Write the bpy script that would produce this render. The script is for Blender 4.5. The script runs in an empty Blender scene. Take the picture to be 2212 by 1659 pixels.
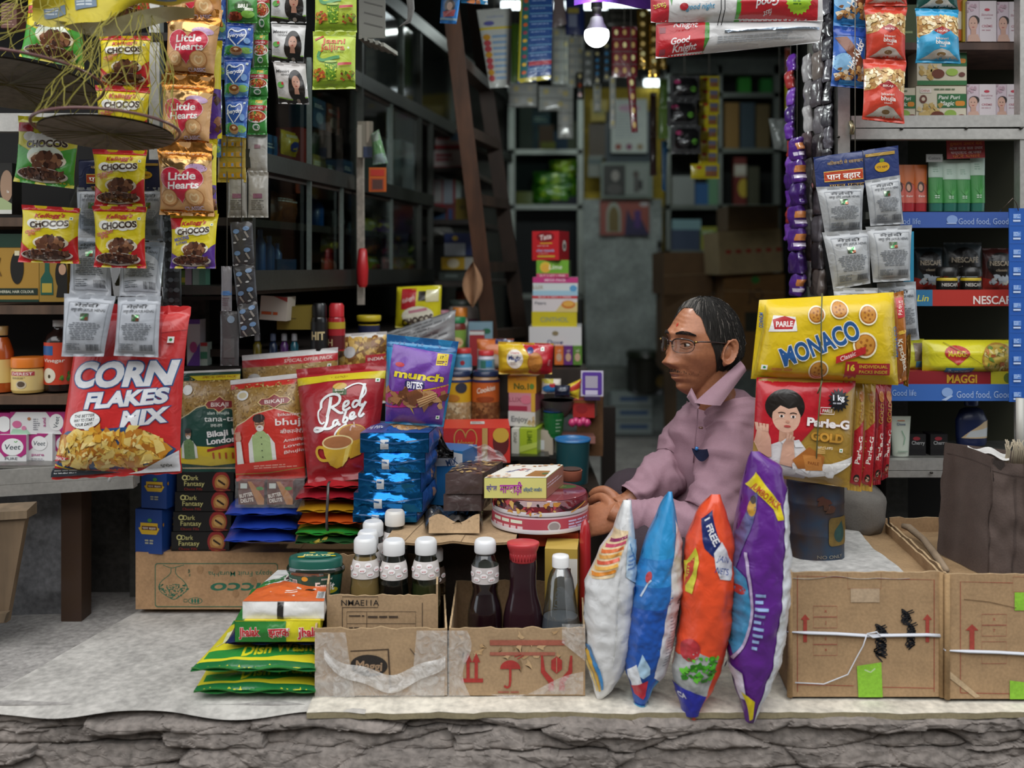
import bpy,bmesh,math,random
from mathutils import Vector,Matrix,noise,geometry
SC=bpy.context.scene
COL=SC.collection
# ---------------------------------------------------------------- camera
F,CX,HY,ZC=2150.0,1106.0,575.0,1.5 # focal length and horizon of the 2212 x 1659 frame, eye height
cam_d=bpy.data.cameras.new('camera')
cam=bpy.data.objects.new('camera',cam_d);COL.objects.link(cam)
cam.location=(0,0,ZC);cam.rotation_euler=(math.pi/2,0,0)
cam_d.sensor_width=36;cam_d.lens=F/2212*36
cam_d.shift_y=-(829.5-HY)/2212
cam_d.clip_start=0.05
cam_d.dof.use_dof=True;cam_d.dof.focus_distance=2.33;cam_d.dof.aperture_fstop=1.7
SC.camera=cam
# ---------------------------------------------------------------- sky, light, exposure
W=bpy.data.worlds.new('sky');SC.world=W;W.use_nodes=True
_b=W.node_tree.nodes['Background'];_b.inputs[0].default_value=(0.86,0.93,1.0,1);_b.inputs[1].default_value=1.35
sun=bpy.data.lights.new('overcast_sun','SUN');sun.energy=3.4;sun.angle=math.radians(75);sun.color=(1,0.98,0.95)
so=bpy.data.objects.new('overcast_sun',sun);COL.objects.link(so);so.location=(0,-1,6)
so.rotation_euler=(math.radians(38),math.radians(-8),0)
SC.view_settings.view_transform='Standard';SC.view_settings.look='None'
SC.view_settings.gamma=1;SC.view_settings.use_curve_mapping=False
SC.view_settings.exposure=-0.35
SC.cycles.max_bounces=7;SC.cycles.transparent_max_bounces=12
SC.cycles.diffuse_bounces=3;SC.cycles.glossy_bounces=3;SC.cycles.transmission_bounces=4
SC.cycles.caustics_reflective=False;SC.cycles.caustics_refractive=False
SC.cycles.sample_clamp_indirect=4
# ---------------------------------------------------------------- materials
def lin(h):
    if isinstance(h,str):
        h=h.lstrip('#')
        if len(h)==3:h=''.join(c*2 for c in h)
        c=[int(h[i:i+2],16)/255 for i in(0,2,4)]
    else:c=h
    return[(x/12.92 if x<=.04045 else((x+.055)/1.055)**2.4)for x in c]+[1]
_M={}
FIN={ # roughness, metallic, coat, bump strength, bump scale, tint amount
 'film':(.32,0,.3,.42,34,0),'foil':(.22,.92,0,.8,26,0),'gloss':(.18,0,.5,0,0,0),
 'paper':(.62,0,0,0,0,0),'print':(.42,0,.1,0,0,0),'matte':(.8,0,0,0,0,0),
 'card':(.9,0,0,.12,160,.16),'wood':(.6,0,0,.3,30,.45),'alu':(.42,.75,0,.05,90,.12),
 'steel':(.3,.9,0,.1,60,.2),'cloth':(.92,0,0,.2,260,.1),'plastic':(.35,0,.15,0,0,0),
 'stone':(.93,0,0,.5,70,.38),'mat':(.75,0,0,.35,60,.3),'skin':(.5,0,.05,.12,140,.12),
 'dirty':(.65,0,0,.25,60,.3),'rust':(.5,.3,.1,.25,22,.6),'hair':(.8,0,0,.3,160,.2),
 'shirt':(.8,0,0,.15,320,.05),'net':(.5,0,0,0,0,0)}
def M(h,fin='film'):
    key=(h if isinstance(h,str)else tuple(h),fin)
    if key in _M:return _M[key]
    m=bpy.data.materials.new('%s_%s'%(fin,str(h).replace('#','')));m.use_nodes=True
    nt=m.node_tree;b=nt.nodes['Principled BSDF']
    c=lin(h);ro,me,co,bs,bsc,ti=FIN[fin]
    b.inputs['Base Color'].default_value=c;b.inputs['Roughness'].default_value=ro
    b.inputs['Metallic'].default_value=me;b.inputs['Coat Weight'].default_value=co
    b.inputs['Coat Roughness'].default_value=.12
    if bs or ti:
        tc=nt.nodes.new('ShaderNodeTexCoord');n=nt.nodes.new('ShaderNodeTexNoise')
        n.inputs['Scale'].default_value=bsc;n.inputs['Detail'].default_value=3
        if fin in('film','foil'):n.inputs['Distortion'].default_value=1.6;n.inputs['Detail'].default_value=1.5
        if fin in('wood','hair'):
            mp=nt.nodes.new('ShaderNodeMapping');mp.inputs['Scale'].default_value=(1,1,.08)if fin=='wood' else(1,.15,.15)
            nt.links.new(tc.outputs['Object'],mp.inputs[0]);nt.links.new(mp.outputs[0],n.inputs['Vector'])
        else:nt.links.new(tc.outputs['Object'],n.inputs['Vector'])
        if bs:
            bp=nt.nodes.new('ShaderNodeBump');bp.inputs['Strength'].default_value=bs;bp.inputs['Distance'].default_value=.004
            nt.links.new(n.outputs[0],bp.inputs['Height']);nt.links.new(bp.outputs[0],b.inputs['Normal'])
        if ti:
            n2=nt.nodes.new('ShaderNodeTexNoise');n2.inputs['Scale'].default_value=bsc*.14;n2.inputs['Detail'].default_value=6
            nt.links.new(tc.outputs['Object'],n2.inputs['Vector'])
            mx=nt.nodes.new('ShaderNodeMixRGB');mx.blend_type='MIX'
            ad=nt.nodes.new('ShaderNodeMath');ad.operation='ADD';ad.use_clamp=True
            mu=nt.nodes.new('ShaderNodeMath');mu.operation='MULTIPLY';mu.inputs[1].default_value=.5
            nt.links.new(n.outputs[0],mu.inputs[0]);nt.links.new(mu.outputs[0],ad.inputs[0])
            mu2=nt.nodes.new('ShaderNodeMath');mu2.operation='MULTIPLY';mu2.inputs[1].default_value=.5
            nt.links.new(n2.outputs[0],mu2.inputs[0]);nt.links.new(mu2.outputs[0],ad.inputs[1])
            rp=nt.nodes.new('ShaderNodeValToRGB');rp.color_ramp.elements[0].position=.36;rp.color_ramp.elements[1].position=.64
            nt.links.new(ad.outputs[0],rp.inputs[0]);nt.links.new(rp.outputs[0],mx.inputs[0])
            lo=[x*(1-ti)for x in c[:3]]+[1];hi=[min(1,x*(1+ti))for x in c[:3]]+[1]
            if fin=='rust':lo=lin('4a3524')
            mx.inputs[1].default_value=lo;mx.inputs[2].default_value=hi
            nt.links.new(mx.outputs[0],b.inputs['Base Color'])
    _M[key]=m;return m
def glass(tint='dfe8e4',amount=.10,name='glass'):
    key=(tint,amount,'glass')
    if key in _M:return _M[key]
    m=bpy.data.materials.new(name);m.use_nodes=True;nt=m.node_tree;nt.nodes.clear()
    out=nt.nodes.new('ShaderNodeOutputMaterial');tr=nt.nodes.new('ShaderNodeBsdfTransparent');tr.inputs[0].default_value=lin(tint)
    gl=nt.nodes.new('ShaderNodeBsdfGlossy');gl.inputs['Roughness'].default_value=.06
    fr=nt.nodes.new('ShaderNodeLayerWeight');fr.inputs[0].default_value=.5
    pw=nt.nodes.new('ShaderNodeMath');pw.operation='POWER';pw.inputs[1].default_value=4
    nt.links.new(fr.outputs['Facing'],pw.inputs[0])
    ma=nt.nodes.new('ShaderNodeMath');ma.operation='MULTIPLY_ADD';ma.inputs[1].default_value=.6;ma.inputs[2].default_value=amount;ma.use_clamp=True
    mx=nt.nodes.new('ShaderNodeMixShader')
    nt.links.new(pw.outputs[0],ma.inputs[0]);nt.links.new(ma.outputs[0],mx.inputs[0])
    nt.links.new(tr.outputs[0],mx.inputs[1]);nt.links.new(gl.outputs[0],mx.inputs[2]);nt.links.new(mx.outputs[0],out.inputs[0])
    _M[key]=m;return m
def haze_film(h='e9e6e2',amount=.38):
    key=(h,amount,'haze')
    if key in _M:return _M[key]
    m=bpy.data.materials.new('cloudy_film');m.use_nodes=True;nt=m.node_tree;b=nt.nodes['Principled BSDF'];out=nt.nodes['Material Output']
    b.inputs['Base Color'].default_value=lin(h);b.inputs['Roughness'].default_value=.3;b.inputs['Coat Weight'].default_value=.3
    tc=nt.nodes.new('ShaderNodeTexCoord');n=nt.nodes.new('ShaderNodeTexNoise');n.inputs['Scale'].default_value=45;n.inputs['Distortion'].default_value=2
    nt.links.new(tc.outputs['Object'],n.inputs['Vector']);ma=nt.nodes.new('ShaderNodeMath');ma.operation='MULTIPLY';ma.inputs[1].default_value=amount*2;ma.use_clamp=True
    nt.links.new(n.outputs[0],ma.inputs[0]);bp=nt.nodes.new('ShaderNodeBump');bp.inputs['Strength'].default_value=.6;bp.inputs['Distance'].default_value=.004
    nt.links.new(n.outputs[0],bp.inputs['Height']);nt.links.new(bp.outputs[0],b.inputs['Normal'])
    tr=nt.nodes.new('ShaderNodeBsdfTransparent');mx=nt.nodes.new('ShaderNodeMixShader');nt.links.new(ma.outputs[0],mx.inputs[0]);nt.links.new(tr.outputs[0],mx.inputs[1]);nt.links.new(b.outputs[0],mx.inputs[2]);nt.links.new(mx.outputs[0],out.inputs[0])
    _M[key]=m;return m
def emit(h,s):
    key=(h,s,'emit')
    if key in _M:return _M[key]
    m=bpy.data.materials.new('lamp_glow');m.use_nodes=True;b=m.node_tree.nodes['Principled BSDF']
    b.inputs['Emission Color'].default_value=lin(h);b.inputs['Emission Strength'].default_value=s
    _M[key]=m;return m
# ---------------------------------------------------------------- mesh building
def P(px,py,d):return Vector(((px-CX)*d/F,d,ZC+(HY-py)*d/F))
ORG={}
class MB:
    def __init__(s):s.v=[];s.f=[];s.m=[];s.sm=[];s.mats=[]
    def mi(s,mat):
        if mat not in s.mats:s.mats.append(mat)
        return s.mats.index(mat)
    def add(s,vs,fs,mat,smooth=False):
        o=len(s.v);k=s.mi(mat);s.v.extend(vs)
        for f in fs:s.f.append(tuple(i+o for i in f));s.m.append(k);s.sm.append(smooth)
    def grid(s,fn,nu,nv,mat,smooth=True,wrap=False):
        vs=[fn(i/nu,j/nv)for j in range(nv+1)for i in range(nu+(0 if wrap else 1))]
        w=nu if wrap else nu+1;fs=[]
        for j in range(nv):
            for i in range(nu):
                a=j*w+i;b_=j*w+(i+1)%w if wrap else a+1
                fs.append((a,b_,b_+w,a+w))
        s.add(vs,fs,mat,smooth)
    def hexa(s,c,mat,mats=None): # c: 8 corners, front TL TR BR BL then back TL TR BR BL
        fs=[(0,3,2,1),(4,5,6,7),(0,1,5,4),(3,7,6,2),(1,2,6,5),(0,4,7,3)] # front back top bottom right left
        for i,f in enumerate(fs):
            s.add([c[k]for k in f],[(0,1,2,3)],(mats or{}).get('FKTBRL'[i],mat))
    def box(s,lo,hi,mat):
        x0,y0,z0=lo;x1,y1,z1=hi
        s.hexa([Vector(p)for p in((x0,y0,z1),(x1,y0,z1),(x1,y0,z0),(x0,y0,z0),(x0,y1,z1),(x1,y1,z1),(x1,y1,z0),(x0,y1,z0))],mat)
    def bar(s,a,b,w,h,mat,up=Vector((0,0,1))):
        a=Vector(a);b=Vector(b);t=(b-a).normalized();x=t.cross(up)
        if x.length<1e-4:x=Vector((1,0,0))
        x.normalize();y=x.cross(t).normalized();x*=w/2;y*=h/2
        s.hexa([a-x+y,a+x+y,a+x-y,a-x-y,b-x+y,b+x+y,b+x-y,b-x-y],mat)
    def tube(s,pts,r,mat,n=8,caps=True,flat=1.0):
        pts=[Vector(p)for p in pts];k=len(pts);rs=r if isinstance(r,(list,tuple))else[r]*k
        vs=[];up=Vector((0,0,1));prev=None
        for i,p in enumerate(pts):
            t=(pts[min(i+1,k-1)]-pts[max(i-1,0)]).normalized()
            if prev is None:x=t.cross(up)if abs(t.z)<.95 else t.cross(Vector((0,1,0)))
            else:x=prev-t*prev.dot(t)
            x.normalize();prev=x;y=t.cross(x)
            for j in range(n):
                a=2*math.pi*j/n;vs.append(p+(x*math.cos(a)+y*math.sin(a)*flat)*rs[i])
        fs=[(i*n+j,i*n+(j+1)%n,(i+1)*n+(j+1)%n,(i+1)*n+j)for i in range(k-1)for j in range(n)]
        if caps:fs+=[tuple(range(n))[::-1],tuple((k-1)*n+j for j in range(n))]
        s.add(vs,fs,mat,True)
    def lathe(s,c,prof,mat,n=28,sx=1,sy=1,cap=True): # c centre, prof [(radius, z)]
        vs=[c+Vector((r*sx*math.cos(2*math.pi*j/n),r*sy*math.sin(2*math.pi*j/n),z))for r,z in prof for j in range(n)]
        fs=[(i*n+j,i*n+(j+1)%n,(i+1)*n+(j+1)%n,(i+1)*n+j)for i in range(len(prof)-1)for j in range(n)]
        s.add(vs,fs,mat,True)
        if cap:
            k=len(prof)-1
            s.add(vs[:n],[tuple(range(n))],mat);s.add(vs[k*n:],[tuple(range(n))],mat)
    def build(s,name,parent=None,org=None):
        me=bpy.data.meshes.new(name)
        if parent is not None:org=ORG[parent.name]
        if org is None:
            xs=[v[0]for v in s.v];ys=[v[1]for v in s.v];zs=[v[2]for v in s.v]
            org=Vector(((min(xs)+max(xs))/2,(min(ys)+max(ys))/2,min(zs)))
        me.from_pydata([Vector(v)-org for v in s.v],[],s.f)
        for m in s.mats:me.materials.append(m)
        me.polygons.foreach_set('material_index',s.m);me.polygons.foreach_set('use_smooth',s.sm);me.update()
        o=bpy.data.objects.new(name,me);COL.objects.link(o)
        if parent is not None:o.parent=parent
        else:o.location=org
        ORG[o.name]=org
        return o
def tag(o,label,cat,group=None,kind=None):
    if label:o['label']=label
    if cat:o['category']=cat
    if group:o['group']=group
    if kind:o['kind']=kind
    return o
def thing(name,label,cat,org,group=None):
    o=bpy.data.objects.new(name,None);COL.objects.link(o);o.location=org;o.empty_display_size=.05
    ORG[o.name]=Vector(org);return tag(o,label,cat,group)
def struct(mb,name):
    o=mb.build(name);o['kind']='structure';return o
# ---------------------------------------------------------------- printed artwork laid on a surface
_TX={}
def glyphs(s,bold=0.0):
    key=(s,bold)
    if key in _TX:return _TX[key]
    cu=bpy.data.curves.new('lettering','FONT');cu.body=s;cu.offset=bold;cu.resolution_u=4 if len(s)<9 else 2
    o=bpy.data.objects.new('lettering',cu);me=o.to_mesh();me.calc_loop_triangles()
    vs=[(v.co.x,v.co.y)for v in me.vertices];fs=[tuple(t.vertices)for t in me.loop_triangles]
    o.to_mesh_clear();bpy.data.objects.remove(o);bpy.data.curves.remove(cu)
    if not vs:vs=[(0,0)]
    xs=[v[0]for v in vs]
    _TX[key]=(vs,fs,min(xs),max(xs));return _TX[key]
class Art:
    def __init__(s,mb,surf,w,h,fin='film',maxlen=1e9,h0=.0011):
        s.mb=mb;s.surf=surf;s.W=w;s.H=h;s.fin=fin;s.h=h0;s.ml=maxlen;s.step=.00005 if maxlen>1e8 else .00013
    def tri(s,vs,fs,col,fin=None):
        mat=M(col,fin or s.fin)if isinstance(col,(str,tuple))else col;W,H=s.W,s.H
        vs=[(min(max(x,0),W),min(max(y,0),H))for x,y in vs]
        if s.ml<1e8:
            vs=list(vs);out=[];cache={};st=[tuple(f)for f in fs];ml=s.ml*s.ml
            while st:
                a,b,c=st.pop()
                e=[((vs[p][0]-vs[q][0])**2+(vs[p][1]-vs[q][1])**2,p,q,r)for p,q,r in((a,b,c),(b,c,a),(c,a,b))]
                L,p,q,r=max(e)
                if L>ml and len(vs)<9000:
                    k=(min(p,q),max(p,q))
                    if k not in cache:cache[k]=len(vs);vs.append(((vs[p][0]+vs[q][0])/2,(vs[p][1]+vs[q][1])/2))
                    m=cache[k];st.append((p,m,r));st.append((m,q,r))
                else:out.append((a,b,c))
            fs=out
        s.mb.add([s.surf(x,y,s.h)for x,y in vs],fs,mat,True);s.h+=s.step
    def poly(s,pts,col,fin=None):
        t=geometry.tessellate_polygon([[Vector((x,y,0))for x,y in pts]])
        s.tri(pts,[tuple(f)for f in t],col,fin)
    def rect(s,x0,y0,x1,y1,col,fin=None):s.tri([(x0,y0),(x1,y0),(x1,y1),(x0,y1)],[(0,1,2),(0,2,3)],col,fin)
    def ell(s,cx,cy,rx,ry,col,n=20,rot=0,a0=0,a1=360,fin=None):
        c,d=math.cos(math.radians(rot)),math.sin(math.radians(rot));pts=[]
        full=a1-a0>=360
        for i in range(n if full else n+1):
            a=math.radians(a0+(a1-a0)*i/n);x,y=rx*math.cos(a),ry*math.sin(a);pts.append((cx+x*c-y*d,cy+x*d+y*c))
        s.tri([(cx,cy)]+pts,[(0,i+1,(i+1)%len(pts)+1)for i in range(len(pts)if full else len(pts)-1)],col,fin)
    def rrect(s,x0,y0,x1,y1,r,col,fin=None):
        pts=[]
        for cx,cy,a in((x1-r,y1-r,0),(x0+r,y1-r,90),(x0+r,y0+r,180),(x1-r,y0+r,270)):
            for k in range(5):t=math.radians(a+k*22.5);pts.append((cx+r*math.cos(t),cy+r*math.sin(t)))
        s.poly(pts,col,fin)
    def burst(s,cx,cy,r1,r2,n,col):
        pts=[(cx+(r1 if i%2 else r2)*math.cos(math.pi*i/n),cy+(r1 if i%2 else r2)*math.sin(math.pi*i/n))for i in range(2*n)]
        s.tri([(cx,cy)]+pts,[(0,i+1,(i+1)%(2*n)+1)for i in range(2*n)],col)
    def text(s,t,cx,cy,h,col,w=None,rot=0,shear=0,bold=.012,out=0,outcol=None,out2=0,outcol2=None,align='C',arc=0,fin=None):
        layers=([(bold+out+out2,outcol2)]if out2 else[])+([(bold+out,outcol)]if out else[])+[(bold,col)]
        _,_,x0,x1=glyphs(t,bold);sy=h/.72;sx=sy if w is None else w/max(x1-x0,1e-6)
        mid={'C':(x0+x1)/2,'L':x0,'R':x1}[align];c,d=math.cos(math.radians(rot)),math.sin(math.radians(rot))
        hw=max((x1-x0)*sx/2,1e-6)
        for b,co in layers:
            vs,fs,_,_=glyphs(t,b);o=[]
            for x,y in vs:
                X=(x-mid)*sx+(y-.36)*sy*shear;Y=-(y-.36)*sy
                if arc:Y+=arc*(X/hw)**2
                o.append((cx+X*c-Y*d,cy+X*d+Y*c))
            s.tri(o,fs,co,fin)
    def stroke(s,pts,w,col,closed=False,fin=None,smooth=0):
        for _ in range(smooth):
            q=[pts[0]]if not closed else[]
            for i in range(len(pts)-(0 if closed else 1)):
                a,b=pts[i],pts[(i+1)%len(pts)]
                q+=[(a[0]*.75+b[0]*.25,a[1]*.75+b[1]*.25),(a[0]*.25+b[0]*.75,a[1]*.25+b[1]*.75)]
            if not closed:q.append(pts[-1])
            pts=q
        n=len(pts);vs=[]
        for i in range(n):
            a=pts[(i-1)%n]if closed else pts[max(i-1,0)];b=pts[(i+1)%n]if closed else pts[min(i+1,n-1)]
            tx,ty=b[0]-a[0],b[1]-a[1];L=math.hypot(tx,ty)or 1;ww=(w[i*len(w)//n]if isinstance(w,list)else w)/2
            vs+=[(pts[i][0]-ty/L*ww,pts[i][1]+tx/L*ww),(pts[i][0]+ty/L*ww,pts[i][1]-tx/L*ww)]
        fs=[]
        for i in range(n if closed else n-1):
            a,b=2*i,2*((i+1)%n);fs+=[(a,a+1,b+1),(a,b+1,b)]
        s.tri(vs,fs,col,fin)
    def frame(s,x0,y0,x1,y1,w,col):s.stroke([(x0,y0),(x1,y0),(x1,y1),(x0,y1)],w,col,True)
    def lines(s,x0,y0,x1,y1,n,col,seed=0,fill=.45,center=False): # rows of tiny print too small to read
        R=random.Random(seed);vs=[];fs=[];dy=(y1-y0)/n
        for i in range(n):
            L=(x1-x0)*R.uniform(.6,1);x=x0+((x1-x0-L)/2 if center else 0);e=x+L;y=y0+i*dy
            while x<e:
                wd=min(R.uniform(1.5,5)*dy*.8,e-x);k=len(vs)
                vs+=[(x,y),(x+wd,y),(x+wd,y+dy*fill),(x,y+dy*fill)];fs+=[(k,k+1,k+2),(k,k+2,k+3)];x+=wd+dy*.45
        s.tri(vs,fs,col)
    def blobs(s,x0,y0,x1,y1,n,cols,r0,r1,seed=0,flat=.7,inside=None,jag=.25): # heaped food
        R=random.Random(seed);by={}
        for i in range(n):
            for _ in range(30):
                x,y=R.uniform(x0,x1),R.uniform(y0,y1)
                if inside is None or inside(x,y):break
            else:continue
            r=R.uniform(r0,r1);rot=R.uniform(0,3.14);by.setdefault((i*4//n,R.choice(cols)),[]).append((x,y,r,rot,R.random()))
        for(_,c),L in sorted(by.items(),key=lambda t:(t[0][0],str(t[0][1]))):
            vs=[];fs=[]
            for x,y,r,rot,q in L:
                k=len(vs);m=7
                for j in range(m):
                    a=6.2832*j/m;rr=r*(1+jag*math.sin(a*3+q*9));X,Y=rr*math.cos(a),rr*flat*math.sin(a)
                    vs.append((x+X*math.cos(rot)-Y*math.sin(rot),y+X*math.sin(rot)+Y*math.cos(rot)))
                fs+=[(k,k+j,k+j+1)for j in range(1,m-1)]
            s.tri(vs,fs,c)
    def barcode(s,x0,y0,x1,y1,col='222222',bg='eeeeee'):
        if bg:s.rect(x0-1,y0-1,x1+1,y1+1,bg)
        R=random.Random(int(x0*7+y0));vs=[];fs=[];x=x0;u=(x1-x0)/34
        while x<x1:
            w=u*R.choice((.6,1,1.6));k=len(vs);vs+=[(x,y0),(x+w,y0),(x+w,y1),(x,y1)];fs+=[(k,k+1,k+2),(k,k+2,k+3)];x+=w+u*R.choice((.7,1,1.5))
        s.tri(vs,fs,col)
    def veg(s,x,y,r):s.rect(x-r,y-r,x+r,y+r,'f4f4f0');s.ell(x,y,r*.5,r*.5,'1f8a3b',10)
def quad(bb,d):
    """corner points (TL TR BR BL) of a face seen at the given photo box or four photo points, at depth d (or top, bottom depth, or four)"""
    if len(bb)==4 and not isinstance(bb[0],(tuple,list)):
        x0,y0,x1,y1=bb;bb=((x0,y0),(x1,y0),(x1,y1),(x0,y1))
    if not isinstance(d,(tuple,list)):d=(d,d,d,d)
    elif len(d)==2:d=(d[0],d[0],d[1],d[1])
    return[P(p[0],p[1],dd)for p,dd in zip(bb,d)]
def qdim(q,d=None):
    a,b,c,e=q;dd=sum(p.y for p in q)/4
    return((b-a).length+(c-e).length)/2*F/dd,((e-a).length+(c-b).length)/2*F/dd
def flat_surf(q,w,h,nrm=None):
    a,b,c,e=q;n=(b-a).cross(e-a).normalized()if nrm is None else nrm
    if nrm is None and n.y>0:n=-n
    def f(x,y,o=0):
        u,v=x/w,y/h
        return(a*(1-u)+b*u)*(1-v)+(e*(1-u)+c*u)*v+n*o
    return f
def pouch_surf(q,w,h,t,ts=.05,bs=.05,pinch=.03,seed=0,boxy=2.6,wr=1.0,nrm=None,sag=0,zig=0):
    a,b,c,e=q;n=(b-a).cross(e-a).normalized()if nrm is None else nrm
    if nrm is None and n.y>0:n=-n
    R=random.Random(seed);ph=[R.uniform(0,50)for _ in range(6)];size=(b-a).length
    def f(x,y,o=0,side=1):
        u,v=x/w,y/h
        vv=min(max((v-ts)/(1-ts-bs),0),1)
        pu=max(0,1-abs(2*u-1)**boxy)**.62;pv=max(0,1-abs(2*vv-1)**boxy)**.6
        U=.5+(u-.5)*(1-pinch*pv)
        p=(a*(1-U)+b*U)*(1-v)+(e*(1-U)+c*U)*v
        k=t*pu*pv*(1 if side>0 else .7)
        edge=math.exp(-vv/.16)+math.exp(-(1-vv)/.16);se=min(u,1-u)*2
        fl=(noise.noise(Vector((u*7+ph[0],v*2.2,ph[1])))*edge*.5+noise.noise(Vector((u*2.6+ph[2],v*3.2+ph[3],0)))*.55
              +noise.noise(Vector((u*5+ph[4]+v*3,v*7,ph[5])))*.22)
        k+=fl*t*.38*wr*min(1,pu*pv*1.6+.1)
        k+=.0025*wr*math.sin(u*13+ph[0])*math.exp(-min(v,1-v)/.04)+sag*4*u*(1-u)*0
        if zig and(v<.002 or v>.998):p=p+(e-a).normalized()*(zig*(1 if int(round(u*44))%2 else-1)*(1 if v>.5 else-1))
        return p+n*((k+o)if side>0 else-k)
    return f
def pouch_mb(q,t,col,art=None,fin='film',dim=None,nu=22,nv=28,back=None,mb=None,ml=7,**kw):
    mb=mb or MB();w,h=dim or qdim(q);sf=pouch_surf(q,w,h,t,**kw)
    wp,_=qdim(q)
    mb.grid(lambda u,v:sf(u*w,v*h,0,1),nu,nv,M(col,fin)if isinstance(col,str)else col)
    mb.grid(lambda u,v:sf(u*w,v*h,0,-1),nu,nv,M(back or col,fin)if isinstance(back or col,str)else col)
    if art:art(Art(mb,sf,w,h,fin,ml*w/max(wp,1)))
    return mb
def pouch(name,label,cat,bb,d,t,col,art=None,group=None,parent=None,**kw):
    q=quad(bb,d)if not isinstance(bb[0],Vector)else bb
    o=pouch_mb(q,t,col,art,**kw).build(name,parent)
    return tag(o,label,cat,group)if parent is None else o
def carton(name,label,cat,bb,d,L,col,art=None,yaw=0,side=None,top=None,artR=None,artT=None,artL=None,group=None,parent=None,fin='print',roll=0,bulge=0,lean=0,mb=None,raw=False):
    """box whose front face covers the photo box at depth d, running L metres back; yaw turns it about its upright axis"""
    x0,y0,x1,y1=bb;cx=(x0+x1)/2;b0=P(cx,y1,d);w=(x1-x0)*d/F;h=(y1-y0)*d/F
    ya=math.radians(yaw);w=w/max(math.cos(ya),.3);X=Vector((math.cos(ya),math.sin(ya),0));Y=Vector((-math.sin(ya),math.cos(ya),0));Z=Vector((0,0,1))
    if roll:r=math.radians(roll);X,Z=X*math.cos(r)+Z*math.sin(r),Z*math.cos(r)-X*math.sin(r)
    if lean:r=math.radians(lean);Y,Z=Y*math.cos(r)-Z*math.sin(r),Z*math.cos(r)+Y*math.sin(r)
    c=[b0-X*w/2+Z*h,b0+X*w/2+Z*h,b0+X*w/2,b0-X*w/2];c+=[p+Y*L for p in c]
    mb=mb or MB();mm=M(col,fin)if isinstance(col,str)else col
    mats={}
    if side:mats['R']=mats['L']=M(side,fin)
    if top:mats['T']=M(top,fin)
    mb.hexa(c,mm,mats)
    wp,hp=x1-x0,y1-y0;lp=L*F/d
    if art:art(Art(mb,flat_surf(c[:4],wp,hp,-Y),wp,hp,fin))
    if artR:artR(Art(mb,flat_surf([c[1],c[5],c[6],c[2]],lp,hp,X),lp,hp,fin))
    if artL:artL(Art(mb,flat_surf([c[4],c[0],c[3],c[7]],lp,hp,-X),lp,hp,fin))
    if artT:artT(Art(mb,flat_surf([c[4],c[5],c[1],c[0]],wp,lp,Z),wp,lp,fin))
    if raw:return mb
    o=mb.build(name,parent)
    return tag(o,label,cat,group)if parent is None else o
def cyl_surf(c,r,z0,hz,w,h,r2=None): # label wrapped round the front of an upright cylinder, art x from 0..w spans 180 degrees
    r2=r if r2 is None else r2
    def f(x,y,o=0):
        a=(x/w-.5)*math.pi;v=y/h;rr=r*(1-v)+r2*v+o
        return Vector((c.x+rr*math.sin(a),c.y-rr*math.cos(a),z0+hz*(1-v)))
    return f
# ================================================================ the place
Z0=.586 # shop floor
def nz(x,y,z=0):return noise.noise(Vector((x,y,z)))
def rim(x):return 2.055-.012*nz(x*3,1)+.006*nz(x*11,2) # worn front edge of the ledge
mb=MB() # stone riser under the shop floor
BED=[.0,.034,.071,.112,.165,.23,.32,.5]
def bedz(k,x):return Z0-BED[k]-(.012*nz(x*1.7,k*5.3)+.006*nz(x*6,k*3.1))*(k>0)
def hsh(a,b):return(math.sin(a*127.1+b*311.7)*43758.5453)%1
def cell(x,z,s,seed):
    d,pts=noise.voronoi(Vector((x*s,z*s*2.1,seed)));p=pts[0];h1=hsh(p.x,p.y+p.z);h2=hsh(p.y,p.x-p.z)
    return h1-.5,(x*s-p.x)*(h2-.5)+(z*s*2.1-p.y)*(h1-.4),d[1]-d[0]
def riser(u,v):
    x=-1.5+3.0*u;z=Z0-.004-v*.40;k=0
    xx,zz=x+.02*nz(x*9,z*20,3),z+.008*nz(x*14,z*30,8)
    while k<6 and zz<bedz(k+1,xx):k+=1
    db=zz-bedz(k+1,xx);gap=max(0,min(1,.35+2.4*nz(x*1.3,k*2.3,6)))
    crack=-.022*math.exp(-max(db,0)/.004)*gap
    h,tl,e=cell(xx,zz+k*.37,3.2,k*3.1);h2,tl2,e2=cell(xx,zz,11,5);h3,tl3,e3=cell(xx,zz,34,9)
    m1=max(0,min(1,.5+1.6*nz(x*2.1,z*5,12)))
    fac=h*.040+tl*.030-.010*math.exp(-e/.05)+m1*(h2*.014+tl2*.014-.004*math.exp(-e2/.06))+h3*.0035+tl3*.004
    big=nz(x*2.6,z*7,4)*.014+nz(x*18,z*40,2)*.004+nz(x*55,z*90,5)*.0022
    y=rim(x)-.016-v*.13-fac-crack-big
    if v<.03:y=min(y,rim(x)+.01)+(.03-v)*1.2
    return Vector((x,y,z+.006*nz(x*5,v*6,20)*(v>.02)))
mb.grid(riser,720,230,M('7f7771','stone'),False);struct(mb,'wall_front')
mb=MB()
mb.box((-3,2.075,Z0-.3),(3,5.3,Z0),M('97938f','stone'));struct(mb,'floor')
mb=MB();mb.box((-.6,5.54,Z0),(1.5,5.7,.935),M('6a6f6a','stone'));struct(mb,'floor_step')
mb=MB();mb.box((-9,-6,-.1),(9,2.07,0),M('6c6863','stone'));struct(mb,'ground_street')
mb=MB();mb.box((-9,-2.9,0),(9,-2.6,3.6),M('7d7468','stone'));struct(mb,'wall_opposite')
mb=MB();mb.box((-3,2.5,2.72),(3,6,2.8),M('3a3a38','dirty'));struct(mb,'ceiling')
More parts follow.
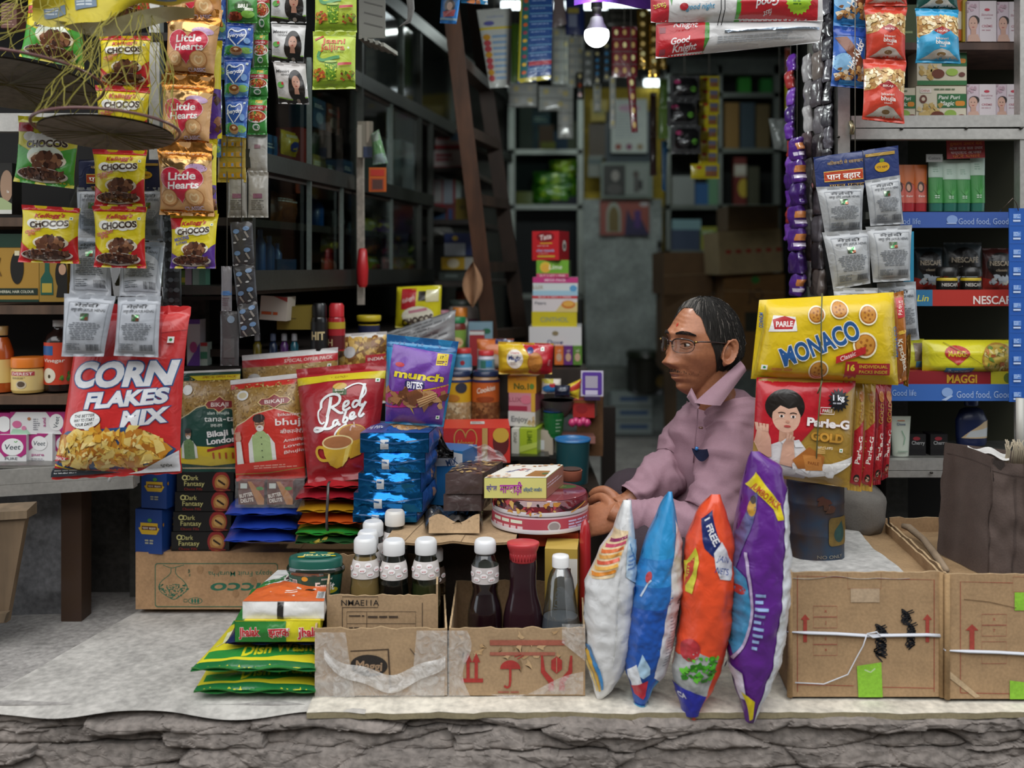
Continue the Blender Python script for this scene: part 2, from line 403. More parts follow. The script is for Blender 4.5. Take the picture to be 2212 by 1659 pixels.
mb=MB();mb.box((-6,2.35,2.36),(6,2.5,6.5),M('7a746c','stone'));struct(mb,'wall_upper')
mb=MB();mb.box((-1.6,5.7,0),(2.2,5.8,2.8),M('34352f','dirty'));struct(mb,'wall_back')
mb=MB();mb.box((P(1262,0,5.69).x,5.69,P(0,700,5.69).z),(P(1446,0,5.69).x,5.70,P(0,190,5.69).z),M('a8901a','dirty'));struct(mb,'wall_back_panel')
def slant(name,c0,y0,y1,th,z0,z1,mat):
    mb=MB();A=[Vector((.205*y0+c0,y0,z1)),Vector((.205*y0+c0+th,y0,z1)),Vector((.205*y0+c0+th,y0,z0)),Vector((.205*y0+c0,y0,z0))]
    B=[Vector((.205*y1+c0,y1,z1)),Vector((.205*y1+c0+th,y1,z1)),Vector((.205*y1+c0+th,y1,z0)),Vector((.205*y1+c0,y1,z0))]
    mb.hexa(A+B,mat);struct(mb,name)
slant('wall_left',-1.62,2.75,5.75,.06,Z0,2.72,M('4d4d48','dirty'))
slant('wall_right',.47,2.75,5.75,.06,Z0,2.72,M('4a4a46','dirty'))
mb=MB() # rough rendered wall under the left cabinet
mb.grid(lambda u,v:Vector((-2.2+1.09*u,2.60+.02*nz(u*9,v*4)+.03*max(0,nz(u*5,v*3,5)),Z0-.005+.36*v)),60,30,M('737375','stone'))
struct(mb,'wall_front_left')
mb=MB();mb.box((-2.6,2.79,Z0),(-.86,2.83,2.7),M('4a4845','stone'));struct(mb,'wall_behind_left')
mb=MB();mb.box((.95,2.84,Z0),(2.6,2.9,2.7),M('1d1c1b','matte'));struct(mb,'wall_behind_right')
mb=MB();mb.box((-2.6,2.5,2.3),(-.6,2.9,2.36),M('55524d','dirty'));struct(mb,'trim_1')
# sheets on the ledge
mb=MB()
def mat_l(u,v):
    p0,p1=P(-40,1438,.9139*F/(1438-HY)),P(300,1310,.9139*F/(1310-HY))
    bl=Vector((-1.12,2.07,0));br=Vector((-.3,2.07,0));tl=Vector((-.965,2.72,0));tr=Vector((-.3,2.72,0))
    p=(bl*(1-u)+br*u)*(1-v)+(tl*(1-u)+tr*u)*v
    return Vector((p.x,p.y-(1-v)**6*(.035+.012*math.sin(p.x*19)),Z0+.004+.0025*nz(p.x*9,p.y*9)+max(0,.1-v)*(.05*math.sin(p.x*14)-.07)))
mb.grid(mat_l,60,30,M('b6b2ac','mat'));tag(mb.build('floor_sheet'),'worn grey plastic sheet lying bare on the ledge, left of the packets','sheet')
mb=MB()
mb.grid(lambda u,v:Vector((-.42+1.62*u,2.035+.012*nz(u*14,3)+.006*nz(u*50,8)+.34*v,Z0+.007-.006*(1-v)**8+.002*nz(u*20,v*4))),90,10,M('cfc8ba','mat'))
mb.grid(lambda u,v:Vector((-.42+1.62*u,2.035+.012*nz(u*14,3)+.006*nz(u*50,8),Z0+.001-.012*v)),90,1,M('8f8468','card'))
tag(mb.build('hardboard_sheet'),'long off-white board with a ragged edge under the boxes and detergent bags','board')
# post and crate at the far left
mb=MB();mb.box((P(132,0,2.56).x,2.56,Z0),(P(176,0,2.56).x,2.62,.985),M('3a2a22','rust'));tag(mb.build('wooden_post'),'dark burnt post with rusty orange stains below the left cabinet','post')
t=thing('wooden_crate','rough bare wooden crate cut off by the photo\'s left edge','crate',Vector((-1.4,2.4,Z0)))
def board(q,th,mat,name,par):
    m=MB();c=list(q)+[p+Vector((0,th,0))for p in q];m.hexa(c,mat);return m.build(name,par)
board([P(-260,1140,2.38),P(55,1118,2.38),P(14,1345,2.38),P(-260,1372,2.38)],.02,M('6b5843','wood'),'front_board',t)
m=MB();m.hexa([P(-260,1120,2.37),P(58,1103,2.37),P(58,1120,2.37),P(-260,1140,2.37)]+[P(-260,1120,2.37)+Vector((0,.05,.01)),P(58,1103,2.37)+Vector((0,.05,.01)),P(58,1120,2.37)+Vector((0,.05,0)),P(-260,1140,2.37)+Vector((0,.05,0))],M('786650','wood'));m.build('lid_board',t)
board([P(-260,1350,2.35),P(14,1325,2.35),P(8,1345,2.35),P(-260,1372,2.35)],.02,M('5f4f3c','wood'),'bottom_slat',t)
# ---------------------------------------------------------------- left street cabinet
ALU=M('c2c0bb','alu')
cab=thing('display_cabinet','aluminium framed street cabinet of cosmetics and bottles behind the hanging cereal packs','cabinet',Vector((-1.2,2.45,.95)))
def bars(par,name,segs,mat=ALU):
    for a,b_,w,h in segs:
        m=MB();m.bar(a,b_,w,h,mat);m.build(name,par)
D1=2.47
bars(cab,'frame_rail',[(P(-300,1048,D1-.012),P(292,1012,D1+.012),.03,.036),(P(-300,1077,D1-.012),P(292,1040,D1+.012),.03,.028),(P(-300,266,D1),P(322,266,D1),.03,.045)])
bars(cab,'frame_post',[(P(338,-240,D1),P(338,700,D1),.026,.03),(P(284,990,D1+.02),P(284,1045,D1+.02),.03,.03)])
m=MB();m.box((-2.0,2.47,.998),(-.96,2.74,1.006),M('8d8b86','alu'));m.build('floor_panel',cab)
for nm,y,d0 in(('shelf',855,2.50),('shelf',660,2.50),('shelf',470,2.50)):
    z=P(0,y,d0).z;m=MB();m.box((-2.0,d0,z-.022),(-.93,2.73,z),M('5c4636','wood'));m.build(nm,cab)
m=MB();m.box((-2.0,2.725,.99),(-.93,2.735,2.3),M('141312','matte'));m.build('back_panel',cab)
m=MB();m.tube([P(235,1040,D1-.03),P(243,1022,D1-.035),P(250,1012,D1-.03)],.004,M('d8dadb','gloss'));m.build('latch',cab)
# ---------------------------------------------------------------- glass cabinets along the slanted inner wall
def dL(px,off=0):return(1.138+off)/(.205-(px-CX)/F)
def L3(Y,z,off=0):return Vector((.205*Y-1.138-off,Y,z))
def PLz(px,z,off=0):return L3(dL(px,off),z,off)
gc=thing('glass_cabinet','long dark glass-fronted wall cabinet running back behind the ladder','cabinet',L3(3.2,1.2))
DK=M('4c4f4c','alu');WD=M('2a211b','wood')
bars(gc,'frame_rail',[(L3(2.4,1.465),L3(3.97,1.465),.03,.05),(L3(2.4,1.76),L3(3.97,1.76),.03,.045),(L3(2.95,2.09),L3(5.5,2.09),.03,.045),(L3(2.95,2.42),L3(5.5,2.42),.03,.05)],DK)
bars(gc,'frame_post',[(PLz(540,1.44),PLz(540,2.1),.02,.03),(PLz(776,1.44),PLz(776,2.45),.025,.03),(PLz(905,1.44),PLz(905,2.45),.02,.03),(PLz(1000,2.07),PLz(1000,2.45),.02,.03),(PLz(930,1.44),PLz(930,2.1),.02,.03)],DK)
bars(gc,'door_edge',[(PLz(668,1.48,-.005),PLz(668,1.75,-.005),.012,.012),(PLz(738,1.48,-.005),PLz(738,1.75,-.005),.01,.01),(PLz(668,1.78,-.005),PLz(668,2.08,-.005),.012,.012),(PLz(845,1.48),PLz(845,2.07),.012,.012),(PLz(868,2.1),PLz(868,2.4),.014,.014)],M('7f8a86','alu'))
for nm,z,off0 in(('shelf',1.44,0),('shelf',1.735,0),('shelf',2.065,0),('shelf',1.61,.03),('shelf',1.26,-.02)):
    m=MB();a0,a1=2.75 if z<1.3 else 2.45,5.3 if z>2 else 4.6
    m.hexa([L3(a0,z+.01,off0),L3(a1,z+.01,off0),L3(a1,z-.01,off0),L3(a0,z-.01,off0),L3(a0,z+.01,.36),L3(a1,z+.01,.36),L3(a1,z-.01,.36),L3(a0,z-.01,.36)],WD);m.build(nm,gc)
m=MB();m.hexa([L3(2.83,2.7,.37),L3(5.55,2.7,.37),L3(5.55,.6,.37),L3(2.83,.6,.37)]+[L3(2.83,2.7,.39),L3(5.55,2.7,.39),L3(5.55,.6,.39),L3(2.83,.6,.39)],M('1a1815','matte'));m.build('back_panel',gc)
for a,b_,z0,z1 in((548,665,1.49,1.74),(665,770,1.49,1.74),(548,665,1.785,2.07),(665,770,1.785,2.07),(785,845,1.49,1.74),(845,900,1.49,1.74),(785,845,1.785,2.07),(845,900,1.785,2.07),(790,865,2.115,2.395),(865,1000,2.115,2.395)):
    m=MB();m.add([PLz(a,z1,.004),PLz(b_,z1,.004),PLz(b_,z0,.004),PLz(a,z0,.004)],[(0,1,2,3)],glass('c2d2cd',.07));m.build('glass_pane',gc)
m=MB();m.add([L3(2.85,1.25,.05),L3(4.4,1.25,.05),L3(4.4,.6,.05),L3(2.85,.6,.05)],[(0,1,2,3)],M('191613','wood'));m.build('base_panel',gc)
# upright measuring strip and red bottle-shaped hanger on the middle post
mb=MB();mb.bar(PLz(780,1.38,-.03),PLz(778,1.93,-.03),.022,.008,M('b9aea2','dirty'));tag(mb.build('wooden_strip'),'pale upright wooden strip fixed in front of the glass cabinet doors','strip')
mb=MB();mb.lathe(PLz(783,1.435,-.05),[(.010,0),(.016,.01),(.018,.06),(.013,.115),(.008,.12)],M('c2272d','plastic'));tag(mb.build('hanging_tube'),'red plastic tube hanging on the pale wooden strip by the glass cabinet','hanger')
# ---------------------------------------------------------------- wooden ladder leaning inside
lad=thing('wooden_ladder','tall dark wooden ladder leaning beside the glass cabinet','ladder',P(1100,800,3.5))
DWD=M('4a2d1c','wood')
LA,LB,LC,LD=P(958,-120,3.15),P(1107,1128,3.55),P(1005,-120,3.6),P(1175,1066,4.0)
m=MB();m.bar(LA,LB,.052,.03,DWD,up=Vector((0,1,0)));m.build('rail',lad)
m=MB();m.bar(LC,LD,.055,.03,M('33231a','wood'),up=Vector((0,1,0)));m.build('rail',lad)
for ya,yb in((110,165),(255,285),(395,410),(540,545),(690,690),(840,830)):
    ta,tb=(ya+120)/1248,(yb+120)/1186
    m=MB();m.bar(LA.lerp(LB,ta),LC.lerp(LD,tb),.05,.035,M('3a281c','wood'));m.build('rung',lad)
# ---------------------------------------------------------------- back of the shop
BD=5.6
def rectbar(par,name,x0,y0,x1,y1,d,th,mat):
    m=MB();q=quad((x0,y0,x1,y1),d);m.hexa(q+[p+Vector((0,th,0))for p in q],mat);return m.build(name,par)
bc=thing('back_shelf_unit','glass-fronted shelf unit with green packets on the back wall beside the ladder','shelf unit',P(1180,770,BD))
for x0,y0,x1,y1 in((1098,-60,1112,760),(1248,60,1260,640)):rectbar(bc,'frame_post',x0,y0,x1,y1,BD,.03,M('8d948e','alu'))
for y in(60,328,447,640):rectbar(bc,'shelf',1098,y-5,1258,y+5,BD-.0,.3,M('8a918b','alu'))
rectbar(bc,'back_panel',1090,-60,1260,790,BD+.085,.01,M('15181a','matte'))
rectbar(bc,'lower_panel',1098,645,1258,790,BD,.02,M('2b2a28','dirty'))
m=MB();m.add(quad((1112,65,1248,323),BD+.004),[(0,1,2,3)],glass('c2d2cd',.0));m.build('glass_pane',bc)
m=MB();m.add(quad((1112,333,1248,442),BD+.004),[(0,1,2,3)],glass('c2d2cd',.0));m.build('glass_pane',bc)
dr=thing('steel_door','grey sheet-metal door in the back wall under the framed photos','door',P(1345,790,BD))
m=MB();m.grid(lambda u,v:P(1258+172*u+8*v*(u<.5),430+360*v,BD-.01+.012*nz(u*5,v*8)),20,40,M('8b928f','dirty'));m.build('door_panel',dr)
m=MB();m.tube([P(1424,520,BD-.04),P(1426,560,BD-.05),P(1424,590,BD-.04)],.012,M('3a3a38','steel'));m.build('handle',dr)
rc=thing('back_shelf_unit','shelf unit with jars and packets on the back wall behind the cartons','shelf unit',P(1500,790,BD-.1))
for x0,x1 in((1440,1448),(1552,1560),(1672,1685)):rectbar(rc,'frame_post',x0,140,x1,700,BD-.1,.03,M('8d948e','alu'))
for y in(205,325,447,545,640):rectbar(rc,'shelf',1440,y-5,1685,y+5,BD-.1,.16,M('7f867f','alu'))
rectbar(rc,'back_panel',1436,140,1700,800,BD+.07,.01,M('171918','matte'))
rectbar(rc,'top_panel',1440,125,1700,160,BD-.1,.16,M('5d635e','dirty'))
# bulb and tube lights
bd=2.75
bulb=thing('light_bulb','glowing white LED bulb hanging in the middle of the shop','bulb',P(1289,102,bd))
R_=lambda px:px*bd/F
m=MB();c=P(1289,102,bd);pr=[(0.0005,0)]+[(R_(27)*math.sin(a),R_(27)-R_(27)*math.cos(a))for a in[k*.2 for k in range(1,10)]];pr.append((R_(25),R_(36)))
m.lathe(c,pr,emit('f4fbff',9),cap=False);m.build('globe',bulb)
m=MB();m.lathe(c,[(R_(25),R_(36)),(R_(16),R_(52)),(R_(13),R_(64))],M('d8d8d6','plastic'));m.build('housing',bulb)
m=MB();m.lathe(c,[(R_(11),R_(64)),(R_(11.5),R_(72)),(R_(10),R_(73)),(R_(11),R_(86))],M('a5a49e','steel'));m.build('cap',bulb)
m=MB();m.lathe(c,[(R_(13),R_(84)),(R_(12),R_(110))],M('1b1b1b','plastic'));m.tube([c+Vector((0,0,R_(108))),c+Vector((.01,0,.5))],.004,M('1b1b1b','plastic'));m.build('socket',bulb)
ld=bpy.data.lights.new('bulb_light','POINT');ld.energy=15;ld.shadow_soft_size=.05;ld.color=(.93,1,.98)
lo=bpy.data.objects.new('bulb_light',ld);COL.objects.link(lo);lo.location=c+Vector((0,-.04,-.03))
def tube_light(px0,px1,py,d,label,e):
    t=thing('tube_light',label,'tube light',P((px0+px1)/2,py+6,d),'tube lights at the back of the shop')
    m=MB();m.bar(P(px0,py,d),P(px1,py,d),.03,.035,emit('eefcff',e*.5));m.build('tube',t)
    m=MB();m.bar(P(px0-4,py-9,d+.01),P(px1+4,py-9,d+.01),.05,.025,M('9aa09c','plastic'));m.build('fitting',t)
tube_light(1392,1428,179,5.66,'lit tube light on the back wall above the calendar',9)
tube_light(1102,1128,48,5.66,'lit tube light beside the hanging white tablet card',9)
ld=bpy.data.lights.new('tube_glow','AREA');ld.shape='RECTANGLE';ld.size=1.2;ld.size_y=.06;ld.energy=9;ld.color=(.9,1,.97)
lo=bpy.data.objects.new('tube_glow',ld);COL.objects.link(lo);lo.location=(.55,4.6,2.62)
t=thing('tube_light','lit tube lamp under the shop ceiling behind the bulb','tube light',Vector((.55,4.6,2.65)),'tube lights at the back of the shop')
m=MB();m.bar((-.05,4.6,2.704),(1.15,4.6,2.704),.03,.03,emit('eefcff',5));m.build('tube',t)
# ================================================================ printed fronts of the packets
BROWN=['4a2a1c','5b3524','6d4430','3a1f15']
def band(a,y0,y1,col,fin=None):a.rect(0,y0,a.W,y1,col,fin)
def a_chocos(kind='red',letters='CHOCOS'):
    def f(a):
        W,H=a.W,a.H
        c2={'red':'d2232a','green':'4fa83d','purple':'5a3490'}[kind]
        if kind=='red':
            a.poly([(0,H*.62),(W*.25,H*.8),(W*.75,H*.8),(W,H*.5),(W,H),(0,H)],c2);band(a,0,H*.085,'c8252c')
        elif kind=='green':
            a.poly([(0,H*.42),(W*.5,H*.6),(W,H*.42),(W,H),(0,H)],c2);a.ell(W*.55,H*.58,W*.3,H*.16,'e9f1df');a.rect(W*.02,H*.1,W*.3,H*.24,'b9232c');a.text('10',W*.9,H*.3,H*.06,'222222')
        else:
            a.poly([(0,H*.7),(W*.3,H*.82),(W*.7,H*.82),(W,H*.55),(W,H),(0,H)],c2);a.rect(W*.0,H*.06,W*.27,H*.27,'b9232c')
        for i in range(5):a.ell(W*(.26+.13*i),H*(.31+.02*(i%2)),W*.12,H*.075,'f7f5ee',12)
        if kind!='green':a.text("Kellogg's",W*.55,H*.16,H*.075,'c6263a',w=W*.5,rot=-4,shear=.25,bold=.02)
        cy=H*.31 if kind!='green' else H*.4
        a.text(letters,W*.55,cy,H*.10,'3a2418',w=W*.68,rot=-5,bold=.045,out=.03,outcol='f3e9d0')
        if kind=='red':a.text('CRUNCHY',W*.28,H*.44,H*.05,'d23a48',rot=-12,bold=.03,out=.02,outcol='f7f0e0');a.text('BITES',W*.27,H*.50,H*.045,'d23a48',rot=-12,bold=.03)
        if kind=='purple':a.text('MOONS',W*.3,H*.45,H*.06,'4b4fa0',rot=-10,bold=.03,out=.02,outcol='efeaf8');a.text('& STARS',W*.3,H*.53,H*.045,'4b4fa0',rot=-10,bold=.03)
        a.ell(W*.6,H*.64,W*.3,H*.12,'f4ead0');a.blobs(W*.32,H*.54,W*.9,H*.78,26,BROWN+['7a4a32','9a6a4a'],W*.05,W*.085,5,.7,lambda x,y:((x-W*.6)/(W*.27))**2+((y-H*.66)/(H*.12))**2<1,.12)
        a.ell(W*.5,H*.86,W*.44,H*.105,'d9cfc4',26);a.ell(W*.5,H*.85,W*.41,H*.085,'4a281b',26)
        a.blobs(W*.1,H*.77,W*.9,H*.92,46,BROWN+['8a5c44'],W*.025,W*.06,3,.6,lambda x,y:((x-W*.5)/(W*.4))**2+((y-H*.85)/(H*.085))**2<1)
        a.veg(W*.93,H*.2,W*.025)
    return f
def a_hearts(a):
    W,H=a.W,a.H
    band(a,0,H*.24,'c0823f','foil');band(a,H*.93,H,'b87836','foil')
    a.poly([(0,H*.24),(W,H*.24),(W*.9,H*.4),(W*.1,H*.36)],'caa06a','foil')
    a.ell(W*.75,H*.36,W*.2,H*.06,'cda9cf')
    pts=[]
    for i in range(40):
        t=2*math.pi*i/40;pts.append((W*.48+W*.40*(math.sin(t)**3)*1.0,H*.56-H*.235*(13*math.cos(t)-5*math.cos(2*t)-2*math.cos(3*t)-math.cos(4*t))/14))
    a.poly([(x*1.03-W*.015,y*1.03-H*.017)for x,y in pts],'f0c9c6');a.poly(pts,'cf2c45')
    a.text('Little',W*.5,H*.47,H*.105,'f7f3ee',w=W*.52,rot=-4,shear=.1,bold=.025)
    a.text('Hearts',W*.52,H*.595,H*.10,'f7f3ee',w=W*.58,rot=-4,shear=.1,bold=.025)
    for cx,cy,r in((.24,.77,.16),(.72,.76,.17)):
        a.ell(W*cx,H*cy,W*r,W*r*.95,'b77b45',22);a.ell(W*cx,H*cy-1,W*r*.88,W*r*.82,'dfae77',22)
        a.stroke([(W*cx-W*r*.5,H*cy+W*r*.1),(W*cx-W*r*.25,H*cy-W*r*.45),(W*cx,H*cy-W*.02),(W*cx+W*r*.3,H*cy-W*r*.45),(W*cx+W*r*.5,H*cy+W*.01),(W*cx,H*cy+W*r*.55)],W*.03,'f1cf9c',True,smooth=2)
    a.text('CLASSIC',W*.68,H*.9,H*.05,'d9c3d6',rot=-4,bold=.03,out=.02,outcol='7a3a2a')
def a_everyday(a):
    W,H=a.W,a.H
    band(a,0,H*.1,'173a8a');a.rect(0,H*.66,W,H,'5f97cc');a.poly([(0,H*.72),(W*.3,H*.66),(W*.5,H*.8),(0,H)],'3f9a45');a.ell(W*.8,H*.8,W*.2,H*.09,'8fc265')
    a.stroke([(W*.45,H*.68),(W*.1,H*.4),(W*.2,H*.17),(W*.46,H*.3),(W*.72,H*.14),(W*.83,H*.36),(W*.5,H*.64)],W*.05,'d8e0ea',smooth=2)
    a.text('Everyday',W*.47,H*.37,H*.11,'f2f5f8',w=W*.7,rot=-8,shear=.3,bold=.02)
    a.text('milk',W*.4,H*.25,H*.05,'e6ecf2',rot=-6)
    a.ell(W*.45,H*.82,W*.23,H*.12,'c9a27b',18);a.ell(W*.45,H*.79,W*.2,H*.075,'8a5231',18);a.ell(W*.46,H*.78,W*.09,H*.03,'e3c49c');a.ell(W*.83,H*.52,W*.11,H*.09,'7ba3d6');a.veg(W*.88,H*.16,W*.04)
def a_soup(a):
    W,H=a.W,a.H
    band(a,H*.08,H*.24,'55a83a');a.rect(W*.45,H*.1,W*.8,H*.19,'e8b43a');band(a,H*.24,H*.38,'b0252a');a.text('SOUP MIX',W*.5,H*.31,H*.06,'f0e6da',w=W*.7)
    a.ell(W*.5,H*.54,W*.5,H*.17,'e9e2d6',22);a.ell(W*.5,H*.53,W*.46,H*.14,'b8431e',22)
    a.blobs(W*.08,H*.42,W*.92,H*.64,30,['d86a2c','c74a22','e39a4a','4c9a3c'],W*.05,W*.1,5,.6,lambda x,y:((x-W*.5)/(W*.44))**2+((y-H*.53)/(H*.13))**2<1)
    a.ell(W*.5,H*.82,W*.2,H*.09,'dfe5da');a.ell(W*.52,H*.82,W*.14,H*.05,'3c7a4a')
def a_coffee(a):
    W,H=a.W,a.H
    a.ell(W*.55,H*.42,W*.3,H*.2,'2f5a20');a.text('BRU',W*.55,H*.42,H*.14,'eef0e4',bold=.05);a.ell(W*.25,H*.78,W*.25,H*.16,'6b2a1d');a.blobs(W*.02,H*.66,W*.48,H*.9,20,['8c3a28','5a2016','a34a34'],W*.04,W*.07,2);a.ell(W*.72,H*.72,W*.22,H*.14,'7fb64a');a.rect(W*.62,H*.5,W*.9,H*.6,'dfe8d2')
def a_henna(a):
    W,H=a.W,a.H
    a.poly([(0,H*.86),(W*.5,H*.93),(W,H*.84),(W,H),(0,H)],'151515');a.stroke([(0,H*.84),(W*.4,H*.91),(W*.75,H*.9),(W,H*.82)],H*.025,'7cae3e',smooth=2)
    a.text('Meesri',W*.28,H*.22,H*.075,'3a3a3a',w=W*.42,shear=.25,bold=.01);a.text('HENNA',W*.36,H*.31,H*.05,'4a4a4a',w=W*.28,shear=.2)
    a.ell(W*.68,H*.52,W*.23,H*.34,'17120f',22);a.ell(W*.82,H*.62,W*.12,H*.28,'1b1410',16);a.ell(W*.52,H*.66,W*.1,H*.22,'1b1410',16);a.poly([(W*.5,H*.92),(W*.6,H*.74),(W*.85,H*.74),(W*.95,H*.9)],'141414')
    a.ell(W*.68,H*.5,W*.125,H*.17,'b88a74',18);a.poly([(W*.62,H*.62),(W*.74,H*.62),(W*.76,H*.78),(W*.6,H*.78)],'a67a66');a.ell(W*.63,H*.48,W*.018,H*.012,'2a1a14',8);a.ell(W*.73,H*.48,W*.018,H*.012,'2a1a14',8);a.ell(W*.68,H*.59,W*.03,H*.012,'9a3c3c',8)
    a.ell(W*.17,H*.56,W*.11,H*.07,'5fa04a');a.ell(W*.24,H*.53,W*.04,H*.04,'b8323a');a.lines(W*.06,H*.66,W*.32,H*.8,5,'9a9a9a',3);a.ell(W*.69,H*.93,W*.06,H*.045,'8a8078')
def a_jaljira(a):
    W,H=a.W,a.H
    band(a,0,H*.08,'9bb02a');a.poly([(0,H*.84),(W*.5,H*.88),(W,H*.84),(W,H*.97),(0,H*.97)],'7d9a22')
    a.poly([(W*.05,H*.14),(W*.25,H*.07),(W*.27,H*.1),(W*.07,H*.17)],'b5383c')
    a.text('Jaani',W*.5,H*.17,H*.10,'c4572a',w=W*.55,bold=.02);a.text('Jaljira',W*.48,H*.285,H*.10,'c4572a',w=W*.58,bold=.02);a.text('The Live Thirsty',W*.5,H*.37,H*.025,'5a6a2a',w=W*.5)
    a.stroke([(W*.18,H*.36),(W*.12,H*.46),(W*.25,H*.53),(W*.5,H*.47),(W*.65,H*.46)],H*.055,'5fa06a',smooth=2)
    a.poly([(W*.3,H*.54),(W*.6,H*.54),(W*.55,H*.86),(W*.36,H*.86)],'6a9a2c');a.blobs(W*.34,H*.58,W*.57,H*.84,30,['a9c93a','4c7a1e','c9d94a'],W*.015,W*.035,4);a.ell(W*.45,H*.54,W*.15,H*.02,'b8cc70')
    a.blobs(W*.02,H*.66,W*.3,H*.86,22,['b5502a','8a9a2a','c9862a','7a3a1e'],W*.03,W*.06,7);a.blobs(W*.68,H*.72,W*.98,H*.86,20,['b5502a','8a9a2a','5a7a2a','7a3a1e'],W*.03,W*.055,8);a.poly([(W*.62,H*.57),(W*.93,H*.55),(W*.93,H*.59),(W*.62,H*.62)],'c0424a');a.ell(W*.86,H*.3,W*.025,H*.02,'dfe8d2')
def a_silver(a):
    W,H=a.W,a.H
    a.frame(W*.13,H*.12,W*.93,H*.93,1.2,'8f9399')
    a.text('मेहंदी',W*.5,H*.16,H*.05,'4a4d52',w=W*.5,shear=.2);a.text('आयुर हिना (AYUR HENA)',W*.54,H*.235,H*.045,'4a4d52',w=W*.7)
    a.rect(W*.42,H*.29,W*.6,H*.40,'a8b8a2','foil');a.poly([(W*.44,H*.39),(W*.54,H*.30),(W*.59,H*.30),(W*.5,H*.4)],'6fb27c','foil');a.rect(W*.53,H*.35,W*.6,H*.4,'c9846a','foil')
    a.lines(W*.17,H*.44,W*.88,H*.73,10,'5f646b',4,.38,True);a.lines(W*.16,H*.78,W*.5,H*.9,4,'6f747b',6);a.barcode(W*.62,H*.79,W*.9,H*.9,'4a4d52',None)
def a_panhead(a):
    W,H=a.W,a.H
    a.text('मिलावटी से सावधान',W*.36,H*.25,H*.09,'a8884a',w=W*.42);a.rect(W*.1,H*.48,W*.56,H*.76,'b9472c');a.frame(W*.1,H*.48,W*.56,H*.76,2,'d9b25a');a.text('पान बहार',W*.33,H*.635,H*.16,'f6f0e8',w=W*.4,bold=.02)
    a.text('मुफ्त पाउच',W*.36,H*.9,H*.11,'b08a3a',w=W*.42);a.ell(W*.79,H*.5,W*.09,H*.13,'c89a22');a.text('पान बहार',W*.79,H*.5,H*.06,'5a2a1a',w=W*.13);a.ell(W*.79,H*.33,W*.03,H*.05,'6a8a2a');a.rect(W*.6,H*.12,W*.95,H*.2,'a8863a');a.rect(W*.575,0,W*.585,H,'1a1f3a')
def a_hotkicks(a):
    W,H=a.W,a.H
    band(a,0,H*.16,'2a50a8');a.poly([(W*.02,H*.2),(W*.35,H*.18),(W*.95,H*.62),(W*.95,H*.95),(W*.5,H*.62)],'7a4326');a.ell(W*.25,H*.62,W*.28,H*.15,'8fc0e6')
    a.text('Hot Kicks',W*.62,H*.48,H*.13,'f2eee8',w=H*.5,rot=-68,shear=.2,bold=.03)
    a.blobs(W*.1,H*.7,W*.9,H*.9,40,['b9854a','d8a86a','e9d9c0','8a5a34'],W*.06,W*.1,3);a.rect(W*.2,H*.9,W*.95,H*.97,'2f86c8')
    a.text('7g',W*.75,H*.22,H*.05,'e8e8e8')
def a_nut(col,hood,seed=1):
    def f(a):
        W,H=a.W,a.H
        band(a,0,H*.16,col);a.rect(0,H*.16,W,H*.52,'b98d4a');a.blobs(0,H*.16,W,H*.55,120,['d9b878','c79a56','a8763a','efe0bc','e6cf9a'],W*.04,W*.08,seed,.65)
        a.poly([(0,H*.54),(W*.2,H*.5),(W*.32,H*.42),(W*.5,H*.37),(W*.68,H*.42),(W*.8,H*.5),(W,H*.54),(W,H*.96),(0,H*.96)],col)
        a.poly([(W*.3,H*.44),(W*.5,H*.36),(W*.7,H*.44),(W*.5,H*.52)],hood);a.text('BIKAJI',W*.5,H*.445,H*.035,'f2e6da',w=W*.24)
        a.text('bikaneri',W*.5,H*.58,H*.045,'f0dcd2',w=W*.3);a.text('bhujia',W*.52,H*.65,H*.07,'f6ece4',w=W*.36,bold=.025);a.text('bikaneri',W*.52,H*.72,H*.03,'eed5ca')
        a.poly([(W*.05,H*.95),(W*.2,H*.88),(W*.32,H*.8),(W*.5,H*.76),(W*.68,H*.8),(W*.8,H*.88),(W*.95,H*.95)],'bfb9ae');a.ell(W*.5,H*.86,W*.1,H*.035,'7a5f3a');band(a,H*.965,H,col)
    return f
def strip(name,label,cat,packs,group=None,hang=True,part='sachet'):
    b0=packs[0][0];q0=quad(b0,packs[0][1]);top=(q0[0]+q0[1])/2
    low=quad(packs[-1][0],packs[-1][1]);org=Vector((top.x,top.y,(low[2].z+low[3].z)/2))
    t=thing(name,label,cat,org,group)
    for i,(bb,d,th,col,art,kw)in enumerate(packs):pouch(part,None,None,bb,d,th,col,art,parent=t,seed=int(abs(bb[0]if not isinstance(bb[0],tuple)else bb[0][0])*7+i*13),**kw)
    if hang:
        m=MB();m.tube([top+Vector((0,.004,-.01)),top+Vector((0,.004,(2.725 if top.y>2.5 else max(2.37,top.z+.2))-top.z))],.0012,M('6f6a60','net'),5);m.build('hanging_string',t)
    return t
SK=dict(ts=.07,bs=.06,pinch=.06,wr=1.2)
